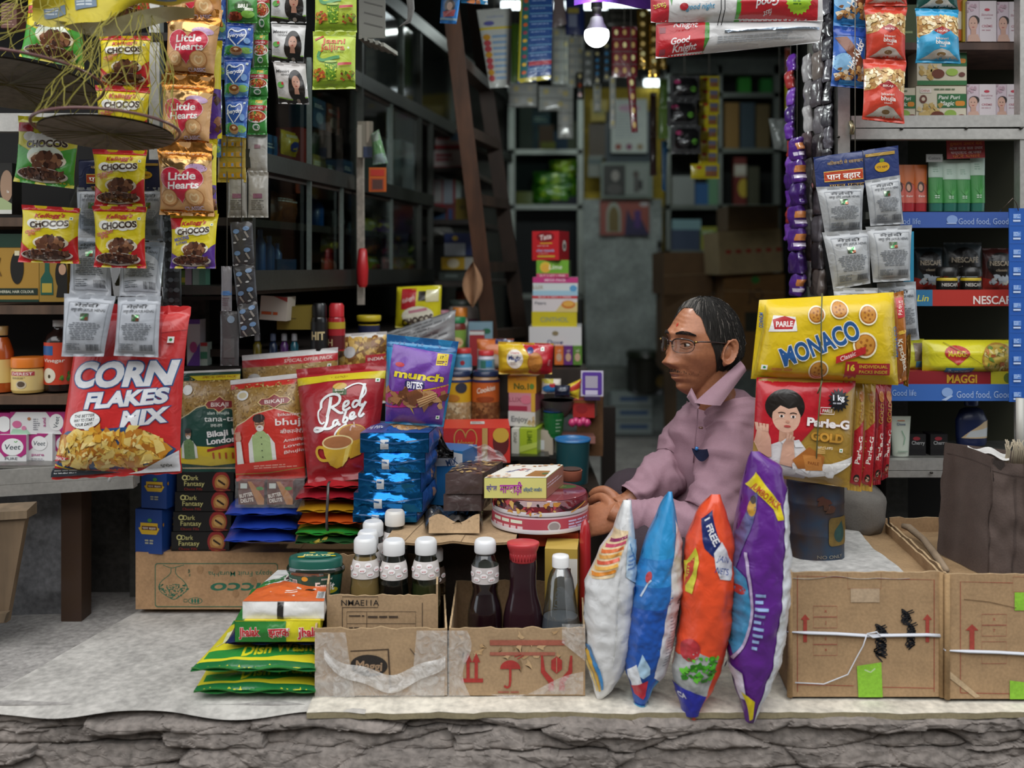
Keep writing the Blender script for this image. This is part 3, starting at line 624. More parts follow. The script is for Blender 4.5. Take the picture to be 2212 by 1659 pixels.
# ---------------------------------------------------------------- strips hung at the left
HD=2.22
strip('cereal_strip','leftmost hanging strip of yellow and green chocolate cereal packets','packet strip',[
    (((62,0),(185,0),(182,150),(42,122)),HD+.02,.022,'e8d51e',a_chocos('green'),SK),
    (((40,250),(178,258),(160,408),(30,392)),HD,.026,'dcd22a',a_chocos('green'),SK),
    (((48,442),(173,450),(172,570),(40,566)),HD-.01,.026,'e9d420',a_chocos('red'),SK)],'hanging cereal strips')
strip('cereal_strip','second hanging strip of yellow and red chocolate cereal packets, behind the net disc','packet strip',[
    (((208,-70),(322,-70),(328,50),(210,48)),HD+.02,.022,'e9d420',a_chocos('red'),SK),
    ((215,78,326,188),HD+.02,.024,'e9d420',a_chocos('red'),SK),
    (((206,184),(325,190),(318,326),(212,320)),HD+.01,.024,'e9d420',a_chocos('red'),SK),
    (((200,322),(318,326),(314,446),(204,446)),HD,.025,'e9d420',a_chocos('red'),SK),
    (((201,445),(317,447),(316,580),(204,577)),HD-.01,.026,'e9d420',a_chocos('red'),SK)],'hanging cereal strips')
HK=dict(ts=.16,bs=.05,pinch=.05,wr=1.5)
strip('heart_biscuit_strip','hanging strip of gold topped heart biscuit packets ending in a yellow cereal packet','packet strip',[
    (((362,-100),(480,-100),(481,58),(362,50)),HD+.01,.026,'c98a46',a_hearts,HK),
    (((362,12),(481,22),(462,170),(356,164)),HD,.028,'dba870',a_hearts,HK),
    (((349,160),(465,168),(452,316),(350,310)),HD-.01,.028,'dba870',a_hearts,HK),
    (((339,304),(458,310),(464,468),(345,464)),HD-.02,.028,'dba870',a_hearts,HK),
    (((368,464),(472,462),(466,580),(368,580)),HD-.01,.024,'ead629',a_chocos('purple'),SK)])
strip('cereal_strip','strip of yellow and purple cereal packets half hidden behind the gold heart biscuits','packet strip',[
    ((398,88,480,300),HD+.08,.02,'e2d32c',lambda a:(a.rect(0,a.H*.5,a.W,a.H,'5a3490'),a.blobs(a.W*.5,a.H*.5,a.W,a.H*.95,14,BROWN+['9a6a4a'],6,11)),SK),
    ((380,300,470,462),HD+.08,.02,'e2d32c',lambda a:(a.rect(0,a.H*.62,a.W,a.H,'5a3490'),a.ell(a.W*.85,a.H*.25,9,9,'3a2a22'),a.blobs(a.W*.5,a.H*.62,a.W,a.H*.95,14,BROWN+['9a6a4a'],6,11)),SK)],'hanging cereal strips')
YK=dict(ts=.08,bs=.05,pinch=.02,wr=.9)
strip('milk_powder_strip','strip of blue milk powder sachets hanging below a green coffee sachet','sachet strip',[
    ((492,-10,556,50),2.36,.012,'3f8a35',a_coffee,YK),(((489,48),(548,54),(546,126),(484,124)),2.36,.014,'2555a8',a_everyday,YK),
    (((484,124),(544,126),(536,210),(485,210)),2.355,.014,'2555a8',a_everyday,YK),(((486,210),(537,210),(532,298),(488,294)),2.35,.014,'2555a8',a_everyday,YK)])
strip('milk_powder_strip','strip of dark blue sachets half hidden between the heart biscuits and milk powder','sachet strip',[
    ((455,-40,488,85),2.39,.012,'1f4796',a_everyday,YK),((455,85,487,172),2.39,.012,'1f4796',a_everyday,YK),((452,172,480,256),2.39,.012,'1f4796',a_everyday,YK),((452,256,478,340),2.39,.012,'1f4796',a_everyday,YK)])
strip('soup_strip','strip of green and red soup sachets hanging just right of the blue milk powder','sachet strip',[
    ((552,-30,583,70),2.40,.012,'4e9a3a',a_soup,YK),((549,70,580,145),2.40,.012,'4e9a3a',a_soup,YK),((538,146,579,212),2.40,.012,'3f9140',a_soup,YK),((535,209,577,291),2.395,.013,'3f9140',a_soup,YK)])
strip('hair_dye_strip','strip of black and white hair colour sachets printed with a dark-haired woman','sachet strip',[
    ((585,-40,662,50),2.36,.012,'c8c8c6',a_henna,YK),(((586,51),(661,55),(656,136),(587,134)),2.36,.014,'cfcecd',a_henna,YK),(((590,134),(660,138),(668,226),(602,224)),2.355,.014,'c4c0bd',a_henna,YK)])
strip('spice_drink_strip','strip of lime green spice drink sachets hanging right of the hair colour strip','sachet strip',[
    ((680,-55,771,70),2.35,.014,'b6c944',a_jaljira,YK),(((676,68),(769,70),(768,192),(675,194)),2.35,.016,'b9cc48',a_jaljira,YK)])
def a_yel(a):
    for i in range(3):
        for j in range(4):
            x,y=a.W*(.2+.3*i),a.H*(.18+.22*j);a.rect(x-7,y-4,x+8,y+7,'c99a2a');a.rect(x+1,y-2,x+6,y+5,'8a9ac0')
strip('soap_sachet_strip','dull yellow sachet sheet hanging under the blue milk powder strip','sachet strip',[((470,292,532,394),2.40,.008,'b49a3c',a_yel,YK)])
strip('powder_strip','pair of pale grey powder sachets hanging below the soup strip','sachet strip',[((534,288,578,372),2.405,.01,'a5a29a',lambda a:a.rect(a.W*.4,a.H*.3,a.W*.7,a.H*.4,'8a6a70'),YK),((492,372,534,470),2.405,.012,'9c988f',lambda a:(a.rect(a.W*.3,a.H*.48,a.W*.75,a.H*.58,'84586a'),a.lines(a.W*.2,a.H*.62,a.W*.85,a.H*.85,5,'6f6c66')),YK),((536,372,580,470),2.405,.012,'9c988f',lambda a:(a.rect(a.W*.3,a.H*.48,a.W*.75,a.H*.58,'84586a'),a.lines(a.W*.2,a.H*.62,a.W*.85,a.H*.85,5,'6f6c66')),YK)])
def a_razor(a):
    for i in range(2):
        for j in range(2):
            x,y=a.W*(.28+.45*i),a.H*(.22+.5*j-.06*i);a.ell(x,y,7,5,'6a86a8');a.stroke([(x-3,y+6),(x+4,y+20)],4,'8b857e');a.ell(x-4,y+24,4,2,'b8b8b8')
RZ=dict(ts=.02,bs=.02,pinch=0,wr=.5)
strip('razor_strip','dark blister strip of small razors hanging in the gloom right of the cereal','blister strip',[(((497,480),(545,478),(550,570),(503,575)),2.38,.008,'3f3e40',a_razor,RZ),(((503,575),(550,570),(556,650),(512,660)),2.38,.008,'39383a',a_razor,RZ),(((512,660),(556,650),(562,722),(518,730)),2.38,.008,'39383a',a_razor,RZ)],part='blister')
strip('razor_strip','grey blister card hanging lower left of the dark razor strip','blister strip',[((478,575,501,672),2.39,.006,'8f8d92',lambda a:(a.rect(0,a.H*.55,a.W,a.H*.65,'5a86c0'),a.lines(3,a.H*.7,a.W-3,a.H*.9,4,'7a6a70')),RZ),((476,672,516,790),2.39,.006,'4b494a',lambda a:(a.ell(a.W*.6,a.H*.15,8,8,'7a8a9a'),a.rect(a.W*.2,a.H*.5,a.W*.8,a.H*.85,'5a5858')),RZ)],part='blister')
def a_beads(a):
    for j in range(9):
        for i in range(3):a.ell(a.W*(.2+.3*i),a.H*(.06+.11*j),6,5,'5c6468' if(i+j)%2 else '44494c')
strip('hair_clip_card','card of small dark grey hair clips hanging under the gold heart packets','hanging card',[((352,462,392,660),2.40,.008,'303436',a_beads,RZ)],part='card')
t=strip('henna_pouch_card','clear hanger of silver pouches hanging behind the cereal strips above the red bag','hanging card',[
    ((170,345,352,412),2.33,.004,'22284a',a_panhead,RZ),
    ((166,405,238,520),2.33,.014,'9b9fa6',a_silver,YK),((296,405,352,520),2.33,.014,'9b9fa6',a_silver,YK),
    (((152,514),(245,516),(240,640),(150,636)),(2.32,2.24),.018,'a9adb4',a_silver,YK),(((256,522),(357,524),(346,642),(258,640)),(2.32,2.24),.018,'a9adb4',a_silver,YK),
    (((139,634),(250,640),(224,770),(133,770)),2.095,.02,'b4b8bf',a_silver,YK),(((255,642),(348,640),(342,772),(246,768)),2.095,.02,'b4b8bf',a_silver,YK)],part='pouch')
m=MB();m.add([P(150,400,2.345),P(352,400,2.345),P(352,640,2.25),P(150,640,2.25)],[(0,1,2,3)],glass('dde1e6',.06));m.add([P(150,640,2.25),P(352,640,2.25),P(352,655,2.12),P(150,655,2.12)],[(0,1,2,3)],glass('dde1e6',.06));m.add([P(150,655,2.12),P(352,655,2.12),P(348,770,2.105),P(136,770,2.105)],[(0,1,2,3)],glass('dde1e6',.06));m.build('clear_backing',t)
# ---------------------------------------------------------------- string nets with round discs, hung in front
def net_disc(label,cx,cy,rx,ry,d,apex,nth=16,seed=1):
    c=P(cx,cy,d);R=rx*d/F;tilt=ry/rx-(HY-cy)/F;R_=random.Random(seed)
    t=thing('net_basket',label,'hanging net',c,'hanging string nets')
    # the disc is seen from below: its near edge sits higher than its far edge
    cs,sn=math.cos(tilt),math.sin(tilt)
    def on(r,a):return c+Vector((r*math.cos(a),-r*math.sin(a)*cs,r*math.sin(a)*sn))
    m=MB();n=40
    m.add([c]+[on(R*.92,2*math.pi*i/n)+Vector((0,0,-.012))for i in range(n)],[(0,i+1,(i+1)%n+1)for i in range(n)],M('6d655c','dirty'))
    m.add([c+Vector((0,0,.004))]+[on(R*.92,2*math.pi*i/n)+Vector((0,0,-.008))for i in range(n)],[(0,i+1,(i+1)%n+1)for i in range(n)],M('6d655c','dirty'));m.build('disc',t)
    m=MB();m.tube([on(R,2*math.pi*i/48)for i in range(49)],.0032,M('6b4644','plastic'),8,False);m.build('ring',t)
    m=MB();GR=M('a39a3e','net');k=7
    def node(i,j):
        a=2*math.pi*(i+(.5 if j%2 else 0))/nth;v=j/k
        base=on(R,a);p=base*(1-v)+apex*v;sp=(1-v)*.0+math.sin(v*math.pi)*.012
        r2=random.Random(i*31+j*7+seed);return p+Vector((r2.uniform(-1,1),r2.uniform(-1,1),r2.uniform(-1,1)))*(.012 if 0<j else 0)+Vector((math.cos(a),-math.sin(a),0))*sp
    for j in range(k):
        for i in range(nth):
            for di in((0,1)if j%2 else(-1,0)):
                a,b_=node(i%nth,j),node((i+di)%nth,j+1);mid=(a+b_)/2+Vector((R_.uniform(-1,1),R_.uniform(-1,1),R_.uniform(-1,1)))*.005
                m.tube([a,mid,b_],.00075,GR,4,False)
    for i in range(26):
        a=R_.uniform(0,6.28);p0=on(R*.93,a)+Vector((0,0,-.012));p1=c+Vector((R_.uniform(-.01,.01),0,-.011));mid=(p0+p1)/2+Vector((R_.uniform(-.012,.012),0,R_.uniform(-.004,.002)))
        m.tube([p0,mid,p1],.0008,M('5e5524','net'),4,False)
    m.build('netting',t)
    return t
net_disc('string net with a grey-brown disc and maroon ring hanging in front of the cereal packets',231,277,150,42,2.02,P(300,-40,2.05),18,1)
net_disc('string net with a grey-brown disc cut off by the photo\'s left edge',20,172,190,66,2.05,P(120,-40,2.07),18,5)
def cloth(u,v):
    x=70+350*u;y=-70+(118-45*u)*v+(14*math.sin(u*7)+6*math.sin(u*17))*v
    return P(x,y,2.0+.05*math.sin(u*5+v*2)+.05*v)+Vector((0,0,.01*math.sin(v*9+u*4)))
mb=MB();mb.grid(cloth,40,14,M('d2bf2e','film'))
sf=lambda x,y,o=0:cloth(x/350,y/118)+Vector((0,-o-.001,0))
ar=Art(mb,sf,350,118,'film',12)
for x,y in((25,92),(92,84),(178,74),(265,80)):ar.poly([(x,y),(x+46,y-4),(x+48,y+13),(x+2,y+18)],'6f8296');ar.lines(x+4,y-1,x+44,y+14,3,'d0d8dc',x)
tag(mb.build('yellow_plastic_sheet'),'yellow plastic sheet printed with blue patches draped above the hanging nets','plastic sheet')
mb=MB();mb.grid(lambda u,v:P(110+310*u,42+30*v*math.sin(math.pi*u)+12*math.sin(u*6)-20*u*(1-v),2.03+.03*math.sin(u*9)+.03*v),30,6,M('c9c296','film'));tag(mb.build('cream_plastic_strip'),'pale cream plastic strip sagging just under the yellow sheet','plastic sheet')
# ================================================================ left cabinet contents
def a_veet(a):
    W,H=a.W,a.H
    a.poly([(0,0),(W,0),(W,H*.42),(W*.8,H*.5),(W*.5,H*.42),(W*.2,H*.5),(0,H*.35)],'b3337c');a.ell(W*.5,H*.27,W*.4,H*.19,'f1f1f0',24);a.text('Veet',W*.5,H*.27,H*.12,'3c4a52',w=W*.6,shear=.15,bold=.01);a.stroke([(W*.56,H*.15),(W*.62,H*.17),(W*.68,H*.14)],2,'5fae5a')
    a.text('PURE',W*.45,H*.53,H*.06,'4c4c58',w=W*.46,bold=.0);a.lines(W*.12,H*.6,W*.9,H*.62,1,'8a8a92',2);a.ell(W*.16,H*.67,4.5,4.5,'3c86c0');a.ell(W*.16,H*.75,4.5,4.5,'3c86c0');a.lines(W*.28,H*.66,W*.8,H*.68,1,'7a7a84',4);a.lines(W*.28,H*.74,W*.9,H*.76,1,'7a7a84',5);a.lines(W*.06,H*.83,W*.4,H*.9,2,'8a8a92',5)
    a.stroke([(W*.6,H*.97),(W*.72,H*.8),(W*.98,H*.86),(W*.8,H*.98)],7,'c48a68',smooth=2);a.poly([(0,H),(W*.2,H*.97),(W,H*.97),(W,H)],'9fc3dd')
def a_veet2(a):
    W,H=a.W,a.H
    a.poly([(0,0),(W*.85,0),(0,H*.42)],'b3337c');a.ell(W*.48,H*.22,W*.32,H*.16,'f4f3f2',22);a.text('Veet',W*.48,H*.22,H*.1,'3c4a52',w=W*.5,shear=.15,bold=.01);a.text('pure',W*.42,H*.47,H*.06,'b8468a',w=W*.5,bold=.01);a.lines(W*.15,H*.56,W*.85,H*.66,3,'9a9aa2',4);a.ell(W*.22,H*.78,5,7,'b8764a');a.poly([(W*.5,H*.95),(W*.95,H*.72),(W*.98,H*.98)],'a8cdb2');a.ell(W*.6,H*.9,7,6,'d8709c');a.ell(W*.25,H*.97,6,3,'d8709c')
def a_veet3(a):
    W,H=a.W,a.H
    a.poly([(W*.62,0),(W,0),(W,H),(W*.9,H),(W*.8,H*.6)],'b3337c');a.poly([(0,0),(W*.1,0),(0,H*.3)],'b3337c');a.ell(W*.8,H*.46,W*.125,H*.38,'f4f3f2',22);a.text('Veet',W*.8,H*.46,H*.2,'3c4a52',rot=-80,bold=.01);a.text('pure',W*.61,H*.46,H*.16,'b8468a',rot=90,bold=.01)
    a.lines(W*.4,H*.3,W*.52,H*.85,6,'9a9aa2',4);a.ell(W*.12,H*.55,W*.08,H*.16,'d8709c');a.poly([(0,H),(W*.05,H*.75),(W*.3,H*.8),(W*.36,H)],'a8cdb2');a.ell(W*.24,H*.72,W*.04,H*.1,'dc86aa');a.ell(W*.33,H*.3,W*.03,H*.07,'b8764a')
VG='hair removal cream cartons in the left cabinet'
SD=2.52
carton('cream_carton','white and magenta cream carton with blue dots, first in the bottom row','carton',(-2,939,57,1036),SD,.06,'e6e6e6',a_veet,group=VG)
carton('cream_carton','narrow white cream carton with a magenta corner, second in the bottom row','carton',(58,936,115,1033),SD+.01,.05,'eae9e8',a_veet2,group=VG,yaw=-8)
carton('cream_carton','white and magenta cream carton third in the bottom row, partly behind the red bag','carton',(116,932,172,1030),SD+.02,.05,'e6e6e6',a_veet,group=VG)
carton('cream_carton','cream carton lying on its side on top of the bottom row, printed sideways','carton',(22,890,147,938),SD+.01,.06,'e9e8e8',a_veet3,group=VG,top='b3337c')
carton('cream_carton','magenta cream carton lying at the photo\'s left edge beside the sideways one','carton',(-60,892,21,940),SD+.01,.06,'b3337c',lambda a:a.ell(a.W*.85,a.H*.5,16,17,'f1f1f0'),group=VG)
def bottle(name,label,cat,cx,d,prof,body,cap_i,capcol,lab=None,labcol=None,lart=None,group=None,n=28,sy=1,finish='gloss',under=None,lw=None):
    """prof: (half width px, y px) from the foot up; the rings after index cap_i make the cap; lab=(y0,y1) wraps a label"""
    base=prof[0][1];c=P(cx,base,d);k=d/F
    t=thing(name,label,cat,c,group)
    m=MB();m.lathe(c,[(r*k,(base-y)*k)for r,y in prof[:cap_i]],M(body,finish)if isinstance(body,str)else body,n,sy=sy);m.build('body',t)
    if under:
        m=MB();pr=[(max(r-1.6,.5)*k,(base-y)*k+(.001 if i==0 else 0))for i,(r,y)in enumerate(prof[:cap_i])if y>=under[1]]
        m.lathe(c,pr,M(under[0],'gloss'),n,sy=sy);m.build('syrup',t)
    m=MB();m.lathe(c,[(r*k,(base-y)*k)for r,y in prof[cap_i:]],M(capcol,'plastic'),n,sy=sy)
    m.build('cap',t)
    if lab:
        def rad(y):
            for(r0,y0),(r1,y1)in zip(prof,prof[1:]):
                if y1<=y<=y0:return r0+(r1-r0)*(y0-y)/max(y0-y1,1e-6)
            return prof[0][0]
        y1,y0=max(lab),min(lab);N=6;m=MB()
        prl=[((rad(y1+(y0-y1)*i/N)+.7)*k,(base-(y1+(y0-y1)*i/N))*k)for i in range(N+1)]
        m.lathe(c,prl,M(labcol,'print'),n,sy=sy,cap=False)
        if lart:
            W_=math.pi*rad((y0+y1)/2);H_=y1-y0
            def sf(x,y,o=0):
                a=(x/W_-.5)*math.pi;yy=y0+(y1-y0)*y/H_;rr=(rad(yy)+.72)*k+o
                return Vector((c.x+rr*math.sin(a),c.y-rr*sy*math.cos(a),c.z+(base-yy)*k))
            lart(Art(m,sf,W_,H_,'print',5,.0003))
        m.build('label',t)
    return t
bottle('honey_bottle','amber honey bottle cut off by the photo\'s left edge','bottle',4,2.56,[(24,845),(25,830),(24,760),(16,735),(12,728),(12,724),(13,705),(12,704)],'b0501c',5,'b9935a',(825,775),'e0c27a')
bottle('spice_jar','small yellow jar with an orange lid standing in the left cabinet','jar',62,2.55,[(32,846),(34,842),(34,796),(31,793),(35,792),(35.5,776),(34,771)],'d9b96a',4,'e07b28',(840,797),'e3c883',lambda a:(a.rect(a.W*.25,a.H*.06,a.W*.75,a.H*.26,'b8414a'),a.text('EVEREST',a.W*.5,a.H*.165,6,'f3e6dc',w=a.W*.42),a.ell(a.W*.5,a.H*.7,11,9,'c9bba2'),a.ell(a.W*.5,a.H*.68,8,6,'5a4a3c'),a.lines(a.W*.3,a.H*.34,a.W*.7,a.H*.44,2,'7a6a4a',3)))
bottle('vinegar_bottle','dark vinegar bottle with a red label beside the orange-lidded jar','bottle',128,2.57,[(29,842),(30,838),(30,735),(24,722),(12,712),(12,706),(13,705),(13,692),(12,691)],'241512',6,'d8d8d8',(828,738),'d0452a',lambda a:(a.rect(a.W*.15,a.H*.08,a.W*.5,a.H*.3,'2f5f9a'),a.text('Vinegar',a.W*.5,a.H*.42,8,'f0e4d8',w=a.W*.5),a.ell(a.W*.4,a.H*.78,15,16,'e8e2cc'),a.ell(a.W*.42,a.H*.8,3,4,'4a3a1e'),a.blobs(a.W*.6,a.H*.65,a.W*.9,a.H*.9,8,['3f7a34','6a9a3a'],3,6)))
def a_dye(a):
    W,H=a.W,a.H
    a.rect(0,0,W,H*.2,'1c3a2c');a.rect(W*.02,H*.8,W*.98,H*.9,'1f2f24');a.text('HERBAL HAIR COLOUR',W*.55,H*.85,H*.04,'d9d6c0',w=W*.7);a.rect(0,H*.965,W,H,'1c3a2c');a.ell(W*.55,H*.5,W*.14,H*.24,'1b1a17');a.rect(W*.5,H*.25,W*.6,H*.32,'e0d6b4');a.stroke([(W*.2,H*.35),(W*.15,H*.5),(W*.22,H*.62)],3,'6a4a1e');a.text('S',W*.9,H*.1,H*.12,'dcd7c2')
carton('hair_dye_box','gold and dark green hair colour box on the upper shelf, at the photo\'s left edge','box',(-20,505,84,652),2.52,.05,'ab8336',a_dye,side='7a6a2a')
carton('hair_dye_box','gold box printed with a green bottle and a black-haired woman','box',(85,552,146,652),2.52,.05,'9c7c34',lambda a:(a.poly([(a.W*.05,a.H*.85),(a.W*.05,a.H*.5),(a.W*.2,a.H*.35),(a.W*.2,a.H*.1),(a.W*.35,a.H*.1),(a.W*.36,a.H*.35),(a.W*.48,a.H*.5),(a.W*.5,a.H*.85)],'20594a'),a.rect(a.W*.1,a.H*.6,a.W*.45,a.H*.8,'b8a040'),a.ell(a.W*.78,a.H*.4,13,32,'17130f'),a.ell(a.W*.82,a.H*.3,8,12,'c39a7e'),a.poly([(a.W*.6,a.H*.9),(a.W*.7,a.H*.5),(a.W,a.H*.45),(a.W,a.H*.9)],'1b1814')))
carton('soap_box','black and green soap box printed with a woman on the far left shelf','box',(-30,352,26,462),2.52,.05,'23221f',lambda a:(a.ell(a.W*.8,a.H*.45,14,34,'a98a72'),a.poly([(0,a.H),(0,a.H*.72),(a.W*.6,a.H*.68),(a.W,a.H*.8),(a.W,a.H)],'a9b988'),a.rect(0,a.H*.92,a.W,a.H,'d8d8d0'),a.text('ls',a.W*.85,a.H*.56,6,'e8e8e4')))
carton('striped_box','red and cream box on the top shelf high at the far left','box',(2,6,36,60),2.6,.05,'8a5a4c',lambda a:a.lines(2,2,a.W-2,a.H-2,8,'c9a08c',3))
# ================================================================ goods standing along the front
def a_corn(a):
    W,H=a.W,a.H;w,h=W/250,H/370
    a.poly([(W*.8,0),(W,0),(W,H*.14),(W*.8,H*.16)],'e0504e')
    big=dict(shear=.22,bold=.05,out=.035,outcol='27568c')
    a.text('CORN',W*.53,H*.395,H*.135,'e9e9ec',w=W*.86,rot=-1,**big);a.text('FLAKES',W*.585,H*.535,H*.085,'e9e9ec',w=W*.68,rot=-3,**big);a.text('MIX',W*.75,H*.645,H*.085,'e9e9ec',w=W*.36,rot=-4,**big)
    a.ell(W*.25,H*.655,W*.15,H*.052,'2b2b2b',26);a.poly([(W*.24,H*.69),(W*.33,H*.69),(W*.31,H*.735)],'f2f2f0');a.ell(W*.25,H*.655,W*.145,H*.05,'f2f2f0',26)
    for i,s in enumerate(('THE BETTER','WAY TO START','YOUR DAY!')):a.text(s,W*.25,H*(.632+.024*i),H*.017,'1c1c1c',w=W*(.2 if i<2 else .17),rot=-5,shear=.2,bold=.02)
    a.poly([(0,H*.76),(W*.1,H*.72),(W*.62,H*.7),(W*.85,H*.77),(W*.98,H*.85),(W*.9,H*.93),(W*.5,H*.965),(W*.1,H*.95),(0,H*.9)],'2c4f80');a.stroke([(0,H*.915),(W*.2,H*.955),(W*.55,H*.965),(W*.9,H*.92)],3,'d9b23a',smooth=2)
    a.blobs(W*.0,H*.71,W*.92,H*.945,150,['e2a93a','d08c2a','edc35a','b8711f','f0d27a','c9822c'],9*w,19*w,8,.6,lambda x,y:((x-W*.46)/(W*.46))**2+((y-H*.83)/(H*.125))**2<1 and y>H*.7,.3)
    a.blobs(W*.05,H*.72,W*.8,H*.93,70,['f1cf68','e6b548','c8862e','f5dc92'],4*w,10*w,18,.5,lambda x,y:((x-W*.42)/(W*.40))**2+((y-H*.82)/(H*.10))**2<1,.35)
    a.poly([(0,H*.855),(W*.16,H*.875),(W*.0,H*.895)],'c8232b');a.text('SNACK',W*.06,H*.876,H*.018,'f3e4dc',rot=4,shear=.2,bold=.03)
    a.poly([(W*.7,H*.97),(W,H*.86),(W,H*.985),(W*.6,H*.985)],'c9c9cc');a.poly([(0,H*.93),(W*.55,H*.975),(0,H*.985)],'2b3138');a.lines(W*.02,H*.945,W*.3,H*.975,2,'b9b9b9',3);a.text('500g',W*.9,H*.945,H*.02,'3a3a3a',w=W*.09,rot=-4);a.veg(W*.9,H*.2,W*.026)
pouch('corn_flakes_bag','big red bag of corn flakes mix with white slanted lettering, hanging at the left','snack bag',((168,655),(413,662),(392,1022),(112,1036)),(2.19,2.17),.055,'cf3030',a_corn,ts=.05,bs=.045,pinch=.06,wr=.9,seed=4,nu=30,nv=40,zig=.001)
def panbox(a):
    W,H=a.W,a.H
    a.poly([(W*.2,H*.3),(W*.85,H*.3),(W*.85,H*.4),(W*.92,H*.42),(W*.8,H*.56),(W*.25,H*.56),(W*.12,H*.42),(W*.2,H*.4)],'d6ae2c');a.rect(W*.25,H*.37,W*.82,H*.46,'5a2a22');a.text('पान बहार',W*.53,H*.42,H*.05,'ece0d0',w=W*.5);a.ell(W*.55,H*.24,5,4,'4a8a3a');a.lines(W*.3,H*.68,W*.75,H*.8,2,'a8a890',4,.6,True)
def pansd(a):a.blobs(2,4,a.W-2,a.H-4,10,['c08a1e','d6a22a'],4,5,2)
for(bb,lb)in(((303,1016,362,1098),'upper dark blue carton with a yellow crest, left of the black biscuit boxes'),((290,1101,352,1196),'lower dark blue carton with a yellow crest, standing on the Papaya fruit box')):
    carton('mouth_freshener_carton',lb.replace('Papaya ','brown '),'carton',bb,2.60,.12,'1d4186',panbox,yaw=-12,artR=pansd,group='blue mouth freshener cartons')
def a_dark(a):
    W,H=a.W,a.H
    a.ell(W*.78,H*.5,W*.155,H*.56,'8e2626',24);a.ell(W*.79,H*.55,W*.125,H*.42,'a8743c',22);a.ell(W*.79,H*.5,W*.09,H*.25,'c59a5a',18);a.poly([(W*.73,H*.36),(W*.86,H*.62),(W*.84,H*.7),(W*.72,H*.46)],'2c160e');a.poly([(W*.64,H*.9),(W*.7,H*.8),(W*.95,H*.9),(W*.93,H*.97)],'7c2a24')
    a.text('Dark',W*.28,H*.28,H*.25,'c9c27e',w=W*.2,bold=.005);a.ell(W*.14,H*.28,6,6,'c9c27e');a.ell(W*.14,H*.28,3.5,3.5,'131010');a.text('Fantasy',W*.31,H*.58,H*.25,'c9c27e',w=W*.36,bold=.005);a.text('Choco Fills',W*.29,H*.87,H*.13,'8a2c28',w=W*.32,bold=.01)
for i,lb in enumerate(('topmost','second from the top','third from the top','bottom')):
    y=1020+43*i;x=382-4*i
    carton('biscuit_box','black biscuit box with gold lettering, %s of its stack of four'%lb,'box',(x,y,x+125-(0 if i else 2),y+41.5),2.61,.18,'0f0d0e',a_dark,group='stack of black biscuit boxes')
def hood(a,col,y0=.40):
    W,H=a.W,a.H
    a.rect(0,H*.1,W,H*.6,'a5803f');a.blobs(0,H*.06,W,H*.62,420,['c2a05c','8f6a30','b58d48','d6ba7c','7a5826'],W*.012,W*.03,9,.35)
    a.poly([(0,H*.55),(W*.08,H*.46),(W*.22,H*.42),(W*.36,H*.36),(W*.64,H*.32),(W*.9,H*.38),(W,H*.44),(W,H),(0,H)],'d8c9a0');a.poly([(0,H*.56),(W*.08,H*.47),(W*.22,H*.43),(W*.36,H*.37),(W*.64,H*.33),(W*.9,H*.39),(W,H*.45),(W,H),(0,H)],col)
def logo(a,cx,cy,w,h):
    p=[(-1,0),(-.8,-.45),(-.35,-.5),(0,-1),(.35,-.5),(.8,-.45),(1,0),(.8,.45),(.35,.5),(0,1),(-.35,.5),(-.8,.45)]
    a.poly([(cx+x*w*1.08,cy+y*h*1.12)for x,y in p],'e2c780');a.poly([(cx+x*w,cy+y*h)for x,y in p],'8e2c30');a.text('BIKAJI',cx,cy,h*.55,'f0e4dc',w=w*1.2,bold=.01)
def portrait(a,x,y,s,vest): # plain elderly man in a waistcoat
    a.poly([(x-s*.52,y+s*1.5),(x-s*.5,y+s*.75),(x-s*.3,y+s*.42),(x+s*.3,y+s*.42),(x+s*.55,y+s*.8),(x+s*.58,y+s*1.5)],'dfdfda');a.poly([(x-s*.32,y+s*1.55),(x-s*.34,y+s*.5),(x-s*.1,y+s*.3),(x+s*.14,y+s*.3),(x+s*.38,y+s*.55),(x+s*.42,y+s*1.55)],vest)
    a.ell(x,y,s*.2,s*.3,'c08f70');a.ell(x+s*.01,y+s*.19,s*.15,s*.12,'dedad4');a.ell(x-s*.02,y-s*.2,s*.24,s*.17,'2b2725');a.frame(x-s*.16,y-s*.06,x-s*.02,y+s*.03,s*.03,'2a2424');a.frame(x+s*.02,y-s*.06,x+s*.16,y+s*.03,s*.03,'2a2424');a.ell(x,y+s*.14,s*.06,s*.02,'8a4a40')
    for k in range(4):a.ell(x+s*.04,y+s*(.55+.25*k),s*.025,s*.025,'3a4a3a',8)
